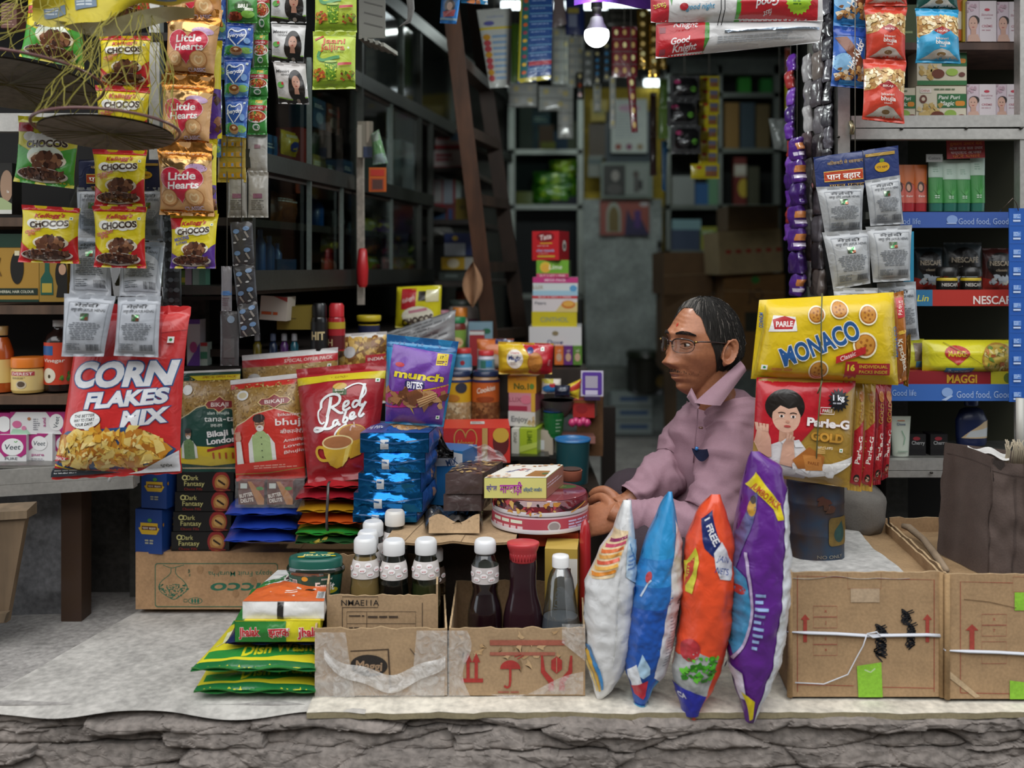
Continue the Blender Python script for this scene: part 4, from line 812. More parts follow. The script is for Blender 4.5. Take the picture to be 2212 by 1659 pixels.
def a_tana(a):
    W,H=a.W,a.H;hood(a,'1f4b42');band(a,0,H*.02,'e9e9e6');band(a,H*.02,H*.05,'1f4b42');a.poly([(W*.2,H*.05),(W,H*.05),(W,H*.1),(W*.35,H*.1)],'d9c22e');a.text('SPECIAL OFFER PACK',W*.68,H*.07,H*.022,'9a3a22',w=W*.52);a.ell(W*.2,H*.19,W*.08,H*.05,'dededa')
    logo(a,W*.72,H*.34,W*.22,H*.075);a.text('alan bhujia',W*.7,H*.42,H*.03,'cfe0d6',w=W*.34);a.text('tana-tan',W*.76,H*.475,H*.055,'eef2ee',w=W*.55,bold=.005);a.text('तना-तन',W*.68,H*.54,H*.03,'dfe8e0',w=W*.18)
    a.poly([(0,H*.79),(W*.12,H*.73),(W,H*.76),(W,H*.9),(W*.55,H*.93),(0,H*.9)],'d8be32');a.text('Bikaji Ki',W*.78,H*.61,H*.055,'f2f2f0',w=W*.5,rot=-6,bold=.03,out=.03,outcol='2a4a5a');a.text('London-',W*.77,H*.68,H*.055,'f2f2f0',w=W*.5,rot=-6,bold=.03,out=.03,outcol='2a4a5a');a.poly([(W*.52,H*.77),(W,H*.7),(W,H*.73),(W*.52,H*.795)],'a8282e')
    for k in range(4):a.rect(W*(.6+.1*k),H*.8,W*(.63+.1*k),H*.86,'b8502a')
    portrait(a,W*.22,H*.62,W*.25,'6d8a5c')
pouch('snack_pouch','dark green and gold snack pouch standing on the black biscuit boxes','snack pouch',((383,803),(520,797),(520,1022),(385,1022)),(2.66,2.62),.03,'1f4b42',a_tana,ts=.05,bs=.05,pinch=.02,wr=.6,seed=7,nu=20,nv=26)
def a_bhujia(a):
    W,H=a.W,a.H;hood(a,'cf3a30');band(a,0,H*.045,'ececea');a.ell(W*.19,H*.17,W*.085,H*.05,'dededa',20);a.ell(W*.19,H*.17,W*.06,H*.03,'c9b98a');logo(a,W*.64,H*.255,W*.22,H*.065)
    a.text('bikaneri',W*.84,H*.39,H*.03,'f0dcd6',w=W*.3);a.text('bhujia',W*.88,H*.46,H*.065,'f6eeea',w=W*.46,bold=.015);a.text('बीकानेरी',W*.86,H*.555,H*.035,'f0dcd6',w=W*.3,shear=.2)
    for i,s in enumerate(('Amazing','Loves','Bhujia')):a.text(s,W*.88,H*(.63+.055*i),H*.03,'f0d8d2',w=W*.26,rot=-8,shear=.3)
    portrait(a,W*.43,H*.46,W*.36,'a9bf86');a.ell(W*.1,H*.58,W*.05,H*.045,'cf9c84')
    for k in range(4):a.stroke([(W*(.07+.022*k),H*.57),(W*(.055+.025*k),H*.525)],W*.018,'cf9c84')
    a.poly([(W*.06,H*.62),(W*.14,H*.62),(W*.16,H*.84),(W*.05,H*.84)],'dfdfda');a.poly([(0,H*.84),(W,H*.8),(W,H),(0,H)],'cf3a30');a.lines(W*.3,H*.86,W*.95,H*.9,2,'e8a898',3);a.stroke([(0,H*.93),(W*.5,H*.935),(W,H*.9)],1.5,'a89a4a')
pouch('snack_pouch','red and gold snack pouch printed with a man in a pale green waistcoat','snack pouch',((498,822),(652,806),(660,1032),(512,1040)),(2.6,2.55),.035,'cf3a30',a_bhujia,ts=.05,bs=.04,pinch=.0,wr=.6,seed=9,nu=22,nv=28)
pouch('snack_pouch','gold snack pouch with a white top and red band standing behind the red one','snack pouch',((523,768),(730,750),(728,980),(530,990)),2.70,.03,'ececea',lambda a:(a.rect(0,0,a.W,a.H*.06,'ececea'),a.rect(0,a.H*.05,a.W,a.H*.12,'c02c32'),a.text('SPECIAL OFFER PACK',a.W*.7,a.H*.083,a.H*.03,'ecd8cc',w=a.W*.5),a.rect(0,a.H*.12,a.W,a.H,'a9884a'),a.blobs(0,a.H*.12,a.W,a.H*.5,380,['c2a05c','8f6a30','b58d48','d6ba7c','6f5226'],a.W*.01,a.W*.022,9,.35),a.ell(a.W*.14,a.H*.24,a.W*.08,a.H*.06,'d0cfca',18),a.veg(a.W*.92,a.H*.16,4)),ts=.04,bs=.04,pinch=0,wr=.6,seed=12,nu=20,nv=20)
def a_red(a):
    W,H=a.W,a.H
    band(a,H*.085,H*.155,'d8c42c');a.text('< 1 KILO PACK >',W*.5,H*.12,H*.022,'7a2a1e',w=W*.18);a.rect(W*.44,H*.21,W*.6,H*.29,'3a5a2c');a.ell(W*.52,H*.21,W*.08,H*.03,'c9a03a');a.text('Brooke',W*.52,H*.245,H*.018,'ece4d4',w=W*.1);a.text('Bond',W*.52,H*.272,H*.018,'ece4d4',w=W*.08);a.veg(W*.93,H*.17,W*.025)
    L=[3,8,9,8,5]
    # flowing script: "Red Label"
    S=lambda pts,w:a.stroke([(W*x,H*y)for x,y in pts],([q*W/190 for q in w]if isinstance(w,list)else w*W/190),'eef0f0',smooth=3)
    S([(.42,.30),(.40,.40),(.37,.47)],7);S([(.30,.39),(.30,.32),(.42,.27),(.53,.29),(.52,.36),(.42,.39)],6);S([(.42,.385),(.48,.42),(.53,.445),(.57,.44)],6);S([(.30,.39),(.26,.42),(.27,.50),(.31,.53),(.34,.51)],4)
    S([(.56,.40),(.63,.375),(.63,.345),(.58,.35),(.56,.41),(.59,.43),(.65,.40)],5.5)
    S([(.75,.355),(.70,.345),(.67,.385),(.70,.41),(.75,.37)],5.5);S([(.80,.20),(.78,.30),(.75,.375),(.77,.395),(.80,.38)],6);S([(.58,.24),(.70,.19),(.80,.21),(.83,.28),(.78,.33)],3.5)
    S([(.38,.46),(.37,.52),(.33,.575),(.25,.59),(.20,.575),(.22,.55),(.30,.565),(.40,.575),(.45,.55)],6.5)
    S([(.51,.505),(.46,.50),(.44,.54),(.47,.555),(.51,.51),(.51,.545),(.54,.54)],5.5);S([(.61,.41),(.58,.48),(.565,.525),(.60,.53),(.63,.50),(.60,.48),(.57,.50)],5.5);S([(.64,.49),(.70,.475),(.70,.445),(.66,.45),(.645,.49),(.67,.51),(.73,.48)],5.5);S([(.83,.36),(.78,.43),(.755,.47),(.78,.49),(.82,.46)],6)
    S([(.62,.545),(.54,.57),(.47,.61),(.46,.67)],[7,5,4,3])
    a.ell(W*.68,H*.63,W*.19,H*.085,'cfa23a',26);a.poly([(W*.5,H*.63),(W*.87,H*.63),(W*.8,H*.8),(W*.66,H*.83)],'c99a30');a.ell(W*.69,H*.62,W*.165,H*.065,'b0764e',24);a.stroke([(W*.66,H*.6),(W*.68,H*.55),(W*.72,H*.58),(W*.7,H*.53)],3,'d8b8b0',smooth=2)
    a.stroke([(W*.33,H*.73),(W*.23,H*.71),(W*.2,H*.77),(W*.26,H*.83),(W*.38,H*.83)],W*.035,'d9ae38',smooth=2)
    a.poly([(W*.3,H*.69),(W*.7,H*.69),(W*.66,H*.8),(W*.56,H*.88),(W*.46,H*.9),(W*.38,H*.87),(W*.32,H*.79)],'d9ae38');a.ell(W*.5,H*.69,W*.2,H*.06,'efd9a0',26);a.ell(W*.5,H*.69,W*.18,H*.048,'b3754c',26);a.poly([(W*.6,H*.75),(W*.68,H*.7),(W*.62,H*.84),(W*.54,H*.89)],'e8cb6a')
pouch('tea_pouch','large dark red tea pouch with white script lettering and a yellow teacup','tea pouch',((640,798),(836,780),(808,1032),(666,1046)),(2.58,2.50),.05,'a5222b',a_red,ts=.07,bs=.06,pinch=.0,wr=1.1,seed=21,nu=26,nv=34)
pouch('nut_pouch','brown pouch of nut mix with a white top standing behind the tea pouch','snack pouch',((724,722),(836,716),(834,870),(726,880)),2.8,.03,'e2e0dc',lambda a:(a.rect(0,a.H*.07,a.W,a.H,'9c7436'),a.blobs(0,a.H*.07,a.W,a.H*.6,120,['c9a04a','8a5a2a','dcb868','6a4420'],5,10,3),a.ell(a.W*.3,a.H*.25,13,12,'c8c8c8'),a.rect(a.W*.62,a.H*.3,a.W,a.H*.42,'b8323a'),a.text('INDIA',a.W*.82,a.H*.36,7,'f0e6dc',w=a.W*.3)),ts=.04,wr=.6,seed=14)
pouch('foil_pouch','crumpled silver grey bag lying behind the purple chocolate pouch','bag',((826,722),(985,668),(985,745),(826,790)),2.95,.04,'8f8f90',lambda a:a.lines(4,4,a.W-4,a.H-4,9,'6a6a6c',3,.5),wr=1.4,seed=31)
def a_munch(a):
    W,H=a.W,a.H
    a.rect(0,0,W,H*.13,'1f5c94');a.ell(W*.5,H*.085,W*.07,H*.012,'8a6a3a');a.poly([(W*.1,H*.1),(W*.95,H*.15),(W*.97,H*.98),(W*.0,H*.98),(W*.04,H*.7)],'6f3fa0')
    a.rect(W*.74,H*.15,W*.9,H*.28,'dcc22c');a.text('17',W*.81,H*.19,H*.03,'3a2a1e',bold=.03);a.lines(W*.75,H*.23,W*.89,H*.27,2,'6a4a1e',2,.6)
    a.ell(W*.22,H*.31,W*.07,H*.025,'b82c3a');a.text('munch',W*.52,H*.41,H*.085,'e6d22c',w=W*.74,rot=2,shear=.1,bold=.04,out=.03,outcol='4a2a7a');a.rrect(W*.32,H*.47,W*.62,H*.57,5,'2f2b66');a.text('BITES',W*.47,H*.52,H*.075,'eceaf0',w=W*.24,bold=.03)
    a.poly([(0,H*.62),(W*.3,H*.6),(W*.97,H*.5),(W*.97,H*.66),(W*.5,H*.78),(0,H*.75)],'b02c74');a.stroke([(W*.6,H*.57),(W*.97,H*.5)],3,'d8b02a');a.stroke([(0,H*.79),(W*.4,H*.77),(W*.8,H*.7)],4,'b02c74',smooth=1)
    a.blobs(W*.02,H*.58,W*.95,H*.75,44,['8a5a38','a8744a','6a3f26','c79a6a'],7,13,5,.6);a.poly([(W*.35,H*.62),(W*.5,H*.56),(W*.62,H*.62),(W*.5,H*.76),(W*.4,H*.74)],'7a4a2e');a.poly([(W*.52,H*.68),(W*.8,H*.58),(W*.84,H*.65),(W*.58,H*.77)],'d0a878')
    for k in range(3):a.stroke([(W*(.53+.02*k),H*(.695+.025*k)),(W*.82,H*(.6+.025*k))],2,'8a5a38')
    a.poly([(W*.42,H*.78),(W*.46,H*.79),(W*.5,H*.86)],'d8c22c');a.veg(W*.88,H*.88,W*.03)
pouch('chocolate_pouch','purple and blue chocolate bites pouch standing on the shiny blue biscuit packets','chocolate pouch',((836,722),(991,738),(958,922),(832,914)),2.46,.045,'2f86b8',a_munch,ts=.09,bs=.03,pinch=0,wr=1.2,seed=41,nu=24,nv=28)
# cartons, packets and tubs lower down
def a_sicco(a):
    W,H=a.W,a.H;G='2f6a52'
    a.rrect(W*.12,H*.19,W*.88,H*.96,6,G);a.rrect(W*.125,H*.205,W*.876,H*.945,5,'b08b66')
    a.text('Sicco',W*.66,H*.64,H*.2,G,w=W*.4,rot=180,shear=.3,bold=.02);a.text('Papaya Fruit Murabba',W*.66,H*.38,H*.09,G,w=W*.42,rot=180,bold=.005)
    a.stroke([(W*.22,H*.28),(W*.22,H*.38),(W*.15,H*.52),(W*.14,H*.66),(W*.2,H*.78),(W*.24,H*.84),(W*.28,H*.76),(W*.33,H*.64),(W*.3,H*.5),(W*.245,H*.38),(W*.25,H*.26)],1.6,G,smooth=2);a.stroke([(W*.17,H*.22),(W*.22,H*.28),(W*.25,H*.26),(W*.3,H*.22)],1.4,G,smooth=1)
    a.blobs(W*.14,H*.56,W*.33,H*.82,130,[G],1.2,2,3,.8,lambda x,y:abs(x-W*.24)<(W*.1)*(1-max(0,(y-H*.62)/(H*.24))));a.ell(W*.37,H*.85,W*.045,H*.06,G);a.ell(W*.37,H*.85,W*.04,H*.05,'b08b66')
    for k in(-1,0,1):a.ell(W*(.37+.018*k),H*.85,2.5,5,G)
    a.frame(W*.3,H*.82,W*.32,H*.87,1.4,G);a.text('Mfg. by',W*.335,H*.36,4,G,rot=80)
    for x,y in((.5,.3),(.62,.72),(.73,.5),(.4,.3)):a.ell(W*x,H*y,7,9,'a07c58')
carton('cardboard_carton','brown carton printed upside down in green with a round flask, under the biscuit boxes','carton',(293,1193,642,1316),2.6,.17,'b08b66',a_sicco,fin='card')
carton('cardboard_carton','plain brown carton partly hidden behind the green plastic tub and bottles','carton',(646,1192,800,1316),2.61,.3,'a8835f',lambda a:(a.stroke([(0,a.H*.22),(a.W*.93,a.H*.22)],1.6,'2f6a52'),),fin='card')
def slab(name,label,cat,front,back,th,col,art=None,group=None,fin='film',parent=None,ml=9,nu=20,nv=14,boxy=4,**kw):
    """packet lying flat: front = (x0, x1, y of its lower front edge, depth), back = (x0, x1, depth)"""
    x0,x1,yb,d=front;bx0,bx1,db=back[:3];z=P(0,yb,d).z+th/2+.001;dz=back[3]if len(back)>3 else 0
    q=[Vector(((bx0-CX)*db/F,db,z+dz)),Vector(((bx1-CX)*db/F,db,z+dz)),Vector(((x1-CX)*d/F,d,z)),Vector(((x0-CX)*d/F,d,z))]
    W_,H_=x1-x0,(db-d)*F/d
    mb=MB();sf0=pouch_surf(q,W_,H_,th/2,ts=.04,bs=.04,boxy=boxy,nrm=Vector((0,0,1)),**kw)
    mb.grid(lambda u,v:sf0(u*W_,v*H_,0,1),nu,nv,M(col,fin));mb.grid(lambda u,v:sf0(u*W_,v*H_,0,-1)*1.0+Vector((0,0,-.0)),nu,nv,M(col,fin))
    def sfn(x,y,o=0):
        x0_,y0_=min(max(x,.3),W_-.3),min(max(y,.3),H_-.3);p=sf0(x,y);n=(sf0(x0_+.25,y0_)-sf0(x0_-.25,y0_)).cross(sf0(x0_,y0_-.25)-sf0(x0_,y0_+.25));return p+(n.normalized()if n.length>1e-12 else Vector((0,0,1)))*o
    if art:art(Art(mb,sfn,W_,H_,fin,ml))
    o=mb.build(name,parent);return tag(o,label,cat,group)if parent is None else o
def a_dish(a):
    W,H=a.W,a.H
    a.rect(0,0,W,H,'d9cf2f');a.poly([(W*.04,H*.72),(W*.3,H*.72),(W*.55,H*.6),(W,H*.34),(W,H*.72),(W*.6,H*.84),(W*.3,H*.86),(W*.04,H*.84)],'2f8a3c');a.rect(0,H*.89,W,H,'1f6a38');a.text('Dish Wash',W*.66,H*.665,H*.17,'e2d92c',w=W*.62,rot=-14,shear=.2,bold=.03);a.poly([(W*.05,H*.3),(W*.3,H*.02),(W*.35,H*.06),(W*.12,H*.6)],'e8eac0')
    for k in range(3):a.stroke([(W*.08,H*(.25+.2*k)),(W*.3,H*(.15+.14*k))],2.5,'f0f0d8')
slab('dish_wash_packet','yellow and green dish wash packet at the very bottom of the ledge stack','detergent packet',(418,682,1512,2.085),(470,690,2.3,.012),.032,'2f7a3c',a_dish,'dish wash packets',seed=3,wr=1.6,boxy=2)
slab('dish_wash_packet','yellow and green dish wash packet lying second from the bottom of the ledge stack','detergent packet',(411,682,1466,2.09),(505,690,2.31,.022),.034,'2f7a3c',a_dish,'dish wash packets',seed=8,wr=1.6,boxy=2)
slab('scourer_packet','shiny navy packet squeezed between the dish wash and the green detergent packet','packet',(486,690,1408,2.14),(520,690,2.33),.034,'1e2a55',None,seed=5,wr=1.3)
def brick(name,label,cat,q4,h,col,fin='film',arts=None,group=None,puff=.006,seed=0,parent=None,nx=24,nz=12):
    """soft block: q4 = floor plan corners FL FR BR BL (Vectors at its foot), h high, sides puffed and creased"""
    FL,FR,BR,BL=q4;up=Vector((0,0,h));mb=MB()
    faces={'F':(FL+up,FR+up,FR,FL),'R':(FR+up,BR+up,BR,FR),'L':(BL+up,FL+up,FL,BL),'T':(BL+up,BR+up,FR+up,FL+up),'K':(BR+up,BL+up,BL,BR),'B':(FL,FR,BR,BL)}
    cen=(FL+FR+BR+BL)/4+up/2
    for k,(a,b,c,d)in faces.items():
        n=(b-a).cross(d-a).normalized()
        if n.dot((a+c)/2-cen)<0:n=-n
        W_=(b-a).length;H_=(d-a).length
        def sf(x,y,o=0,a=a,b=b,c=c,d=d,n=n,W_=W_,H_=H_):
            u,v=x,y;p=(a*(1-u)+b*u)*(1-v)+(d*(1-u)+c*u)*v
            e=(min(u,1-u)*min(v,1-v)*4)
            return p+n*(puff*min(1,e*1.6+.0)+puff*(.6*noise.noise(Vector((p.x*30+seed,p.y*30,p.z*30)))+.35*noise.noise(Vector((p.x*75+seed,p.y*75,p.z*60))))*min(1,e*5)+o)
        mb.grid(lambda u,v:sf(u,v),22,10,M(col,fin))
        if arts and k in arts:
            wp,hp=W_*F/cen.y,H_*F/cen.y
            arts[k](Art(mb,lambda x,y,o=0,sf=sf,wp=wp,hp=hp:sf(x/wp,y/hp,o),wp,hp,fin if fin!='foil' else 'film',9))
    o=mb.build(name,parent);return tag(o,label,cat,group)if parent is None else o
def plan(x0,x1,y,d,bx0,bx1,db,dz=0):
    a=P(x0,y,d);b=P(x1,y,d);z=a.z+dz
    return[Vector((a.x,d,z)),Vector((b.x,d,z)),Vector(((bx1-CX)*db/F,db,z)),Vector(((bx0-CX)*db/F,db,z))]
brick('detergent_packet','green and yellow detergent cake packet with repeated red lettering in the ledge stack','detergent packet',plan(508,692,1386,2.13,545,700,2.34),.044,'d9cf2c',arts={'F':lambda a:(a.rect(0,0,a.W*.6,a.H,'2f7d34'),[a.text(s,a.W*x,a.H*.5,a.H*.42,'c8323c',w=a.W*.25,rot=-2,bold=.04,out=.03,outcol='eee6e0')for s,x in(('Jhalak',.17),('झलक',.52),('Jhala',.86))]),'L':lambda a:a.rect(0,0,a.W,a.H,'2a7030'),'T':lambda a:(a.rect(0,0,a.W,a.H,'dccf28'),a.poly([(0,0),(a.W*.3,0),(a.W*.1,a.H),(0,a.H)],'2f7d34'))},puff=.005)
def a_tea(a):
    W,H=a.W,a.H
    a.rect(0,H*.32,W,H,'d9662c');a.poly([(0,0),(W*.6,0),(W*.3,H*.5),(0,H*.55)],'e8e8e4');a.poly([(0,H*.62),(0,H*.42),(W*.35,H*.18),(W*.5,H*.3)],'3a7d3c');a.ell(W*.55,H*.33,W*.26,H*.2,'efe9e0',24);a.ell(W*.56,H*.33,W*.24,H*.18,'4a2f24',24);a.lines(W*.45,H*.72,W*.68,H*.8,2,'f2ddd0',3);a.ell(W*.78,H*.7,8,5,'2a1a14');a.barcode(W*.9,H*.72,W*.99,H*.92)
brick('tea_packet','white and orange tea packet lying under the green plastic tub','tea packet',plan(524,700,1340,2.14,600,712,2.36),.04,'e6e4e0',arts={'T':a_tea,'F':lambda a:(a.rect(a.W*.43,0,a.W*.51,a.H,'2a2624'),a.rect(0,a.H*.9,a.W,a.H,'c9b04a'))},puff=.006,seed=4)
# oval green tub with a clear-edged lid
t=thing('plastic_tub','dark green oval plastic tub with a lid on top of the tea packet','tub',P(682,1290,2.27))
c=P(682,1288,2.27);k=2.27/F
m=MB();m.lathe(c,[(50*k,0),(53*k,3*k),(59*k,58*k)],M('1f5f54','plastic'),36,sy=.62)
def tubs(x,y,o=0):
    a_=(x/180-.5)*math.pi;r=(52+7*(1-y/55))*k+o+.001
    return Vector((c.x+r*math.sin(a_),c.y-r*.62*math.cos(a_),c.z+(58-y)*k))
ar=Art(m,tubs,180,55,'plastic',6);ar.barcode(42,14,54,42);ar.lines(26,12,40,46,7,'9fc0b4',2);ar.rect(66,4,150,55,'174a40');ar.ell(78,40,9,9,'d8a03a');ar.ell(78,40,7,7,'ecc56a');ar.ell(74,10,7,5,'d9a23c');ar.ell(126,36,26,7,'b9b02c');ar.text('Fruit',118,26,18,'eceae4',w=44,bold=.03);ar.text('assorted',120,10,5,'e0e0d8',w=24)
m.build('body',t)
m=MB();m.lathe(c,[(61*k,54*k),(63*k,58*k),(63*k,64*k),(60*k,68*k)],glass('8fb8ac',.25,'clear_rim'),36,sy=.62);m.build('lid_rim',t)
m=MB();m.lathe(c,[(58*k,62*k),(58*k,82*k),(55*k,87*k),(52*k,88*k)],M('1c5c50','plastic'),36,sy=.62)
ar=Art(m,lambda x,y,o=0:c+Vector(((x-50)*1.02*k,-(y-50)*.63*k,88*k+.0006+o)),100,100,'print');ar.ell(50,50,40,36,'2a7466');ar.text('JELLYS',52,52,18,'e6e29a',w=60,bold=.04);ar.ell(22,74,8,8,'d8b83a');ar.ell(80,30,8,7,'d8b83a');ar.ell(40,24,7,5,'e3cf5a');ar.ell(88,60,6,6,'e2d23a')
m.build('lid',t)
# stack of pillow packets beside the black boxes
for i,(x0,x1,y0,y1)in enumerate(((485,643,1092,1132),(496,641,1130,1158),(483,638,1152,1190))):
    slab('biscuit_packet','shiny royal blue biscuit packet, %s of three beside the black boxes'%('topmost','middle, lying deepest','lowest')[i],'biscuit packet',(x0,x1,y1-2,2.5),(x0+18,x1+14,2.68),.042 if i!=1 else .03,'2442a5',(lambda a:(a.rect(a.W*.12,a.H*.05,a.W*.94,a.H*.14,'3f62c0'),)),'royal blue biscuit packets',seed=60+i,wr=.9,boxy=2.6)
t=thing('wafer_twin_pack','clear-wrapped twin pack of brown chocolate wafers on the blue packets','wafer pack',P(585,1094,2.5))
def a_wafer(a):
    W,H=a.W,a.H;a.rect(W*.08,H*.08,W*.34,H*.3,'cfd8d2');a.poly([(W*.35,0),(W*.55,0),(W,H*.75),(W*.98,H),(W*.75,H)],'b5793f');a.poly([(W*.5,0),(W,0),(W,H*.7)],'7d2c26');a.ell(W*.83,H*.3,8,4,'3a8a3a');a.text('BUTTER',W*.3,H*.58,H*.16,'ece2d8',w=W*.52,rot=-12,bold=.03);a.text('DELITE',W*.34,H*.8,H*.16,'ece2d8',w=W*.5,rot=-8,bold=.03)
for x0 in(515,577):
    mb=carton('wafer_box',None,None,(x0,1040,x0+56,1090),2.51,.12,'5a2a20',a_wafer,raw=True);mb.build('wafer_box',t)
q=quad((508,1034,640,1097),2.5);mb=MB()
mb.grid(lambda u,v:P(508+150*u,1034+63*v,2.498)+Vector((0,.006*nz(u*9,v*7),0)),12,8,haze_film('e6e2e2',.16));mb.grid(lambda u,v:P(640+18*u,1097-63*v+4*math.sin(v*9),2.498+.1*u)+Vector((0,0,.006*nz(u*9,v*9,3))),6,8,haze_film('e6e2e2',.16));mb.grid(lambda u,v:P(508+150*u,1036,2.5)+Vector((0,.13*v,.005*nz(u*11,v*5))),14,5,haze_film('e6e2e2',.16));mb.build('clear_wrap',t)
# coloured pillow packets tied with a rubber strap
PK='tied stack of coloured snack packets'
for i,(x0,x1,y1,th,col,art,lb)in enumerate((
    (637,778,1189,.036,'2d5a30',lambda a:a.blobs(0,a.H*.4,a.W,a.H,20,['4a8a3a','8a2a3a','1f4a2a','c9b04a'],5,11,2),'dark green leafy printed packet at the foot of the tied stack'),
    (638,778,1168,.03,'4f8a2a',lambda a:(a.rect(0,a.H*.3,a.W,a.H*.75,'c9a42c'),a.rect(0,a.H*.9,a.W,a.H,'2f9a3c')),'yellow and green packet second from the bottom of the tied stack'),
    (643,781,1146,.036,'d0581e',None,'bright orange packet in the middle of the tied stack'),
    (640,776,1120,.034,'b98a1e',None,'mustard yellow packet between the orange and red ones'),
    (637,778,1096,.042,'a3222f',None,'red packet near the top of the tied stack'),
    (655,790,1064,.026,'b5242c',lambda a:(a.blobs(a.W*.6,0,a.W,a.H*.8,14,['1a1a1a','d8d8d8','3a2a22'],5,10,2),),'crumpled red and black packet on top of the tied stack'))):
    slab('snack_packet',lb,'snack packet',(x0,x1,y1,2.47),(x0+14,x1+20,2.64),th,col,art,PK,seed=80+i,wr=1.3,boxy=2.2)
mb=MB();mb.tube([P(712,1040,2.47),P(709,1046,2.452),P(708,1075,2.435),P(706,1110,2.44),P(706,1140,2.44),P(708,1146,2.452)],.0035,M('4f4a4a','plastic'),6,flat=.4);tag(mb.build('rubber_strap'),'dark rubber strap looped over the stack of coloured packets','strap')
# tall stack of shiny blue biscuit packets
def a_blueend(a):a.rect(a.W*.3,a.H*.3,a.W*.42,a.H*.8,'b9bcc0');a.poly([(0,a.H*.25),(a.W*.5,a.H*.45),(a.W,a.H*.25),(a.W,a.H*.32),(a.W*.5,a.H*.55),(0,a.H*.32)],'164a7a')
def a_bluetop(a):a.rect(0,0,a.W,a.H,'2a549c');a.text('Hi Fibre',a.W*.14,a.H*.6,a.H*.2,'e8ecf2',w=a.W*.22);a.ell(a.W*.62,a.H*.5,a.W*.3,a.H*.36,'d8b384');[a.ell(a.W*(.45+.12*i),a.H*.5,a.W*.07,a.H*.3,'c2925a')for i in range(4)]
def a_blueside(a):a.rect(0,0,a.W,a.H,'274d92');a.ell(a.W*.6,a.H*.5,12,12,'b98a6a')
for i,(x0,x1,y1)in enumerate(((762,900,1128),(764,912,1106),(774,908,1064),(786,918,1021),(778,926,978))):
    brick('blue_biscuit_packet','metallic blue biscuit packet, %s in the tall stack beside the tea pouch'%('lowest','second from the bottom','middle one','second from the top','topmost')[i],'biscuit packet',plan(x0,x1,y1,2.40,x0+38,x1+30,2.58),.047 if i!=0 else .028,'1f70b4','foil',{'F':a_blueend,'R':a_blueside,**({'T':a_bluetop}if i==4 else{})},'metallic blue biscuit packets',puff=.009,seed=90+i*7)
# ================================================================ cardboard trays with bottles
CB=M('a98d6c','card');CBI=M('8a7052','card')
def ragged(mb,a,b,h,th,mat,seed,amp=.006,n=26,inward=Vector((0,0,0))):
    """upright cardboard wall from a to b with a torn top edge"""
    t=(b-a);nrm=Vector((-t.y,t.x,0)).normalized()*th
    def top(u):return h+amp*nz(u*9,seed)+amp*.6*nz(u*31,seed+4)
    for s in(0,1):mb.grid(lambda u,v:a+t*u+nrm*s+Vector((0,0,top(u)*v))+inward*v,n,4,mat,False)
    mb.grid(lambda u,v:a+t*u+nrm*v+Vector((0,0,top(u)))+inward,n,1,M('b59a76','card'),False)
    mb.grid(lambda u,v:a+t*(0 if v==0 else 0)+nrm*v+Vector((0,0,top(0)*u))+inward*u,1,1,mat,False);mb.grid(lambda u,v:b+nrm*v+Vector((0,0,top(1)*u))+inward*u,1,1,mat,False)
def tray(name,label,corners,h,art=None,seed=1,fw=None,inset=Vector((0,0,0)),back_h=None,zoff=0):
    FL,FR,BR,BL=corners;t=thing(name,label,'cardboard box',(FL+FR)/2)
    m=MB();ragged(m,FL,FR,h,.004,CB,seed)
    if art:
        L=(FR-FL).length;W_,H_=L*F/FL.y,h*F/FL.y
        art(Art(m,flat_surf([FL+Vector((0,0,h)),FR+Vector((0,0,h)),FR,FL],W_,H_,Vector((0,-1,0))),W_,H_,'card'))
    m.build('front_panel',t)
    for nm,a,b,s in(('side_panel',FR,BR,3),('side_panel',BL,FL,5),('back_panel',BR,BL,7)):
        m=MB();ragged(m,a,b,back_h or h,.004,CB if nm=='side_panel' else CBI,seed+s);m.build(nm,t)
    m=MB();m.add([FL+Vector((0,0,.003)),FR+Vector((0,0,.003)),BR+Vector((0,0,.003)),BL+Vector((0,0,.003))],[(0,1,2,3)],CBI);m.build('bottom_panel',t)
    return t
def fl(px,d,z):return Vector(((px-CX)*d/F,d,z))
zt=Z0+.008
def a_low1(a):
    W,H=a.W,a.H;a.poly([(W*.27,H*.33),(W*.56,H*.3),(W*.58,H*.95),(W*.566,H*.95),(W*.55,H*.32),(W*.27,H*.345)],'4a3a2c');a.ell(W*.41,H*.55,W*.14,H*.16,'2b2521',26,3);a.text('Maggi',W*.41,H*.55,H*.13,'a08468',w=W*.2,rot=4,bold=.03);a.rect(0,H*.8,W*.26,H,'8f7b68');a.stroke([(W*.72,H*.3),(W*.76,H*.4)],2,'5a4a3c')
low=tray('cardboard_tray','low brown tray wrapped in torn clear plastic, holding the box of syrup bottles',[fl(680,2.10,zt),fl(966,2.10,zt),fl(960,2.42,zt),fl(700,2.42,zt)],.142,a_low1,2)
def film_sheet(name,fn,par,nu=16,nv=10,tint='e9e6e2',am=.34):
    m=MB();m.grid(fn,nu,nv,haze_film(tint,am));return m.build(name,par)
def fp(x,y,d=2.092):return P(x,y,d)
film_sheet('torn_plastic',lambda u,v:fp(680+66*u+20*v*u,1366+140*v,2.094-.004*nz(u*7,v*11)),low)
film_sheet('torn_plastic',lambda u,v:fp(900+66*u-12*v*(1-u),1362+140*v,2.094-.005*nz(u*8,v*9,3)),low)
film_sheet('torn_plastic',lambda u,v:fp(700+262*u,1400+85*math.sin(u*3.0)**.8*(.62+.2*v)+22*v+6*math.sin(u*14),2.088-.006*nz(u*12,v*4,5)),low,30,5,am=.6)
film_sheet('torn_plastic',lambda u,v:fp(720+240*u,1462+42*v,2.094-.003*nz(u*14,v*6,8)),low,24,5)
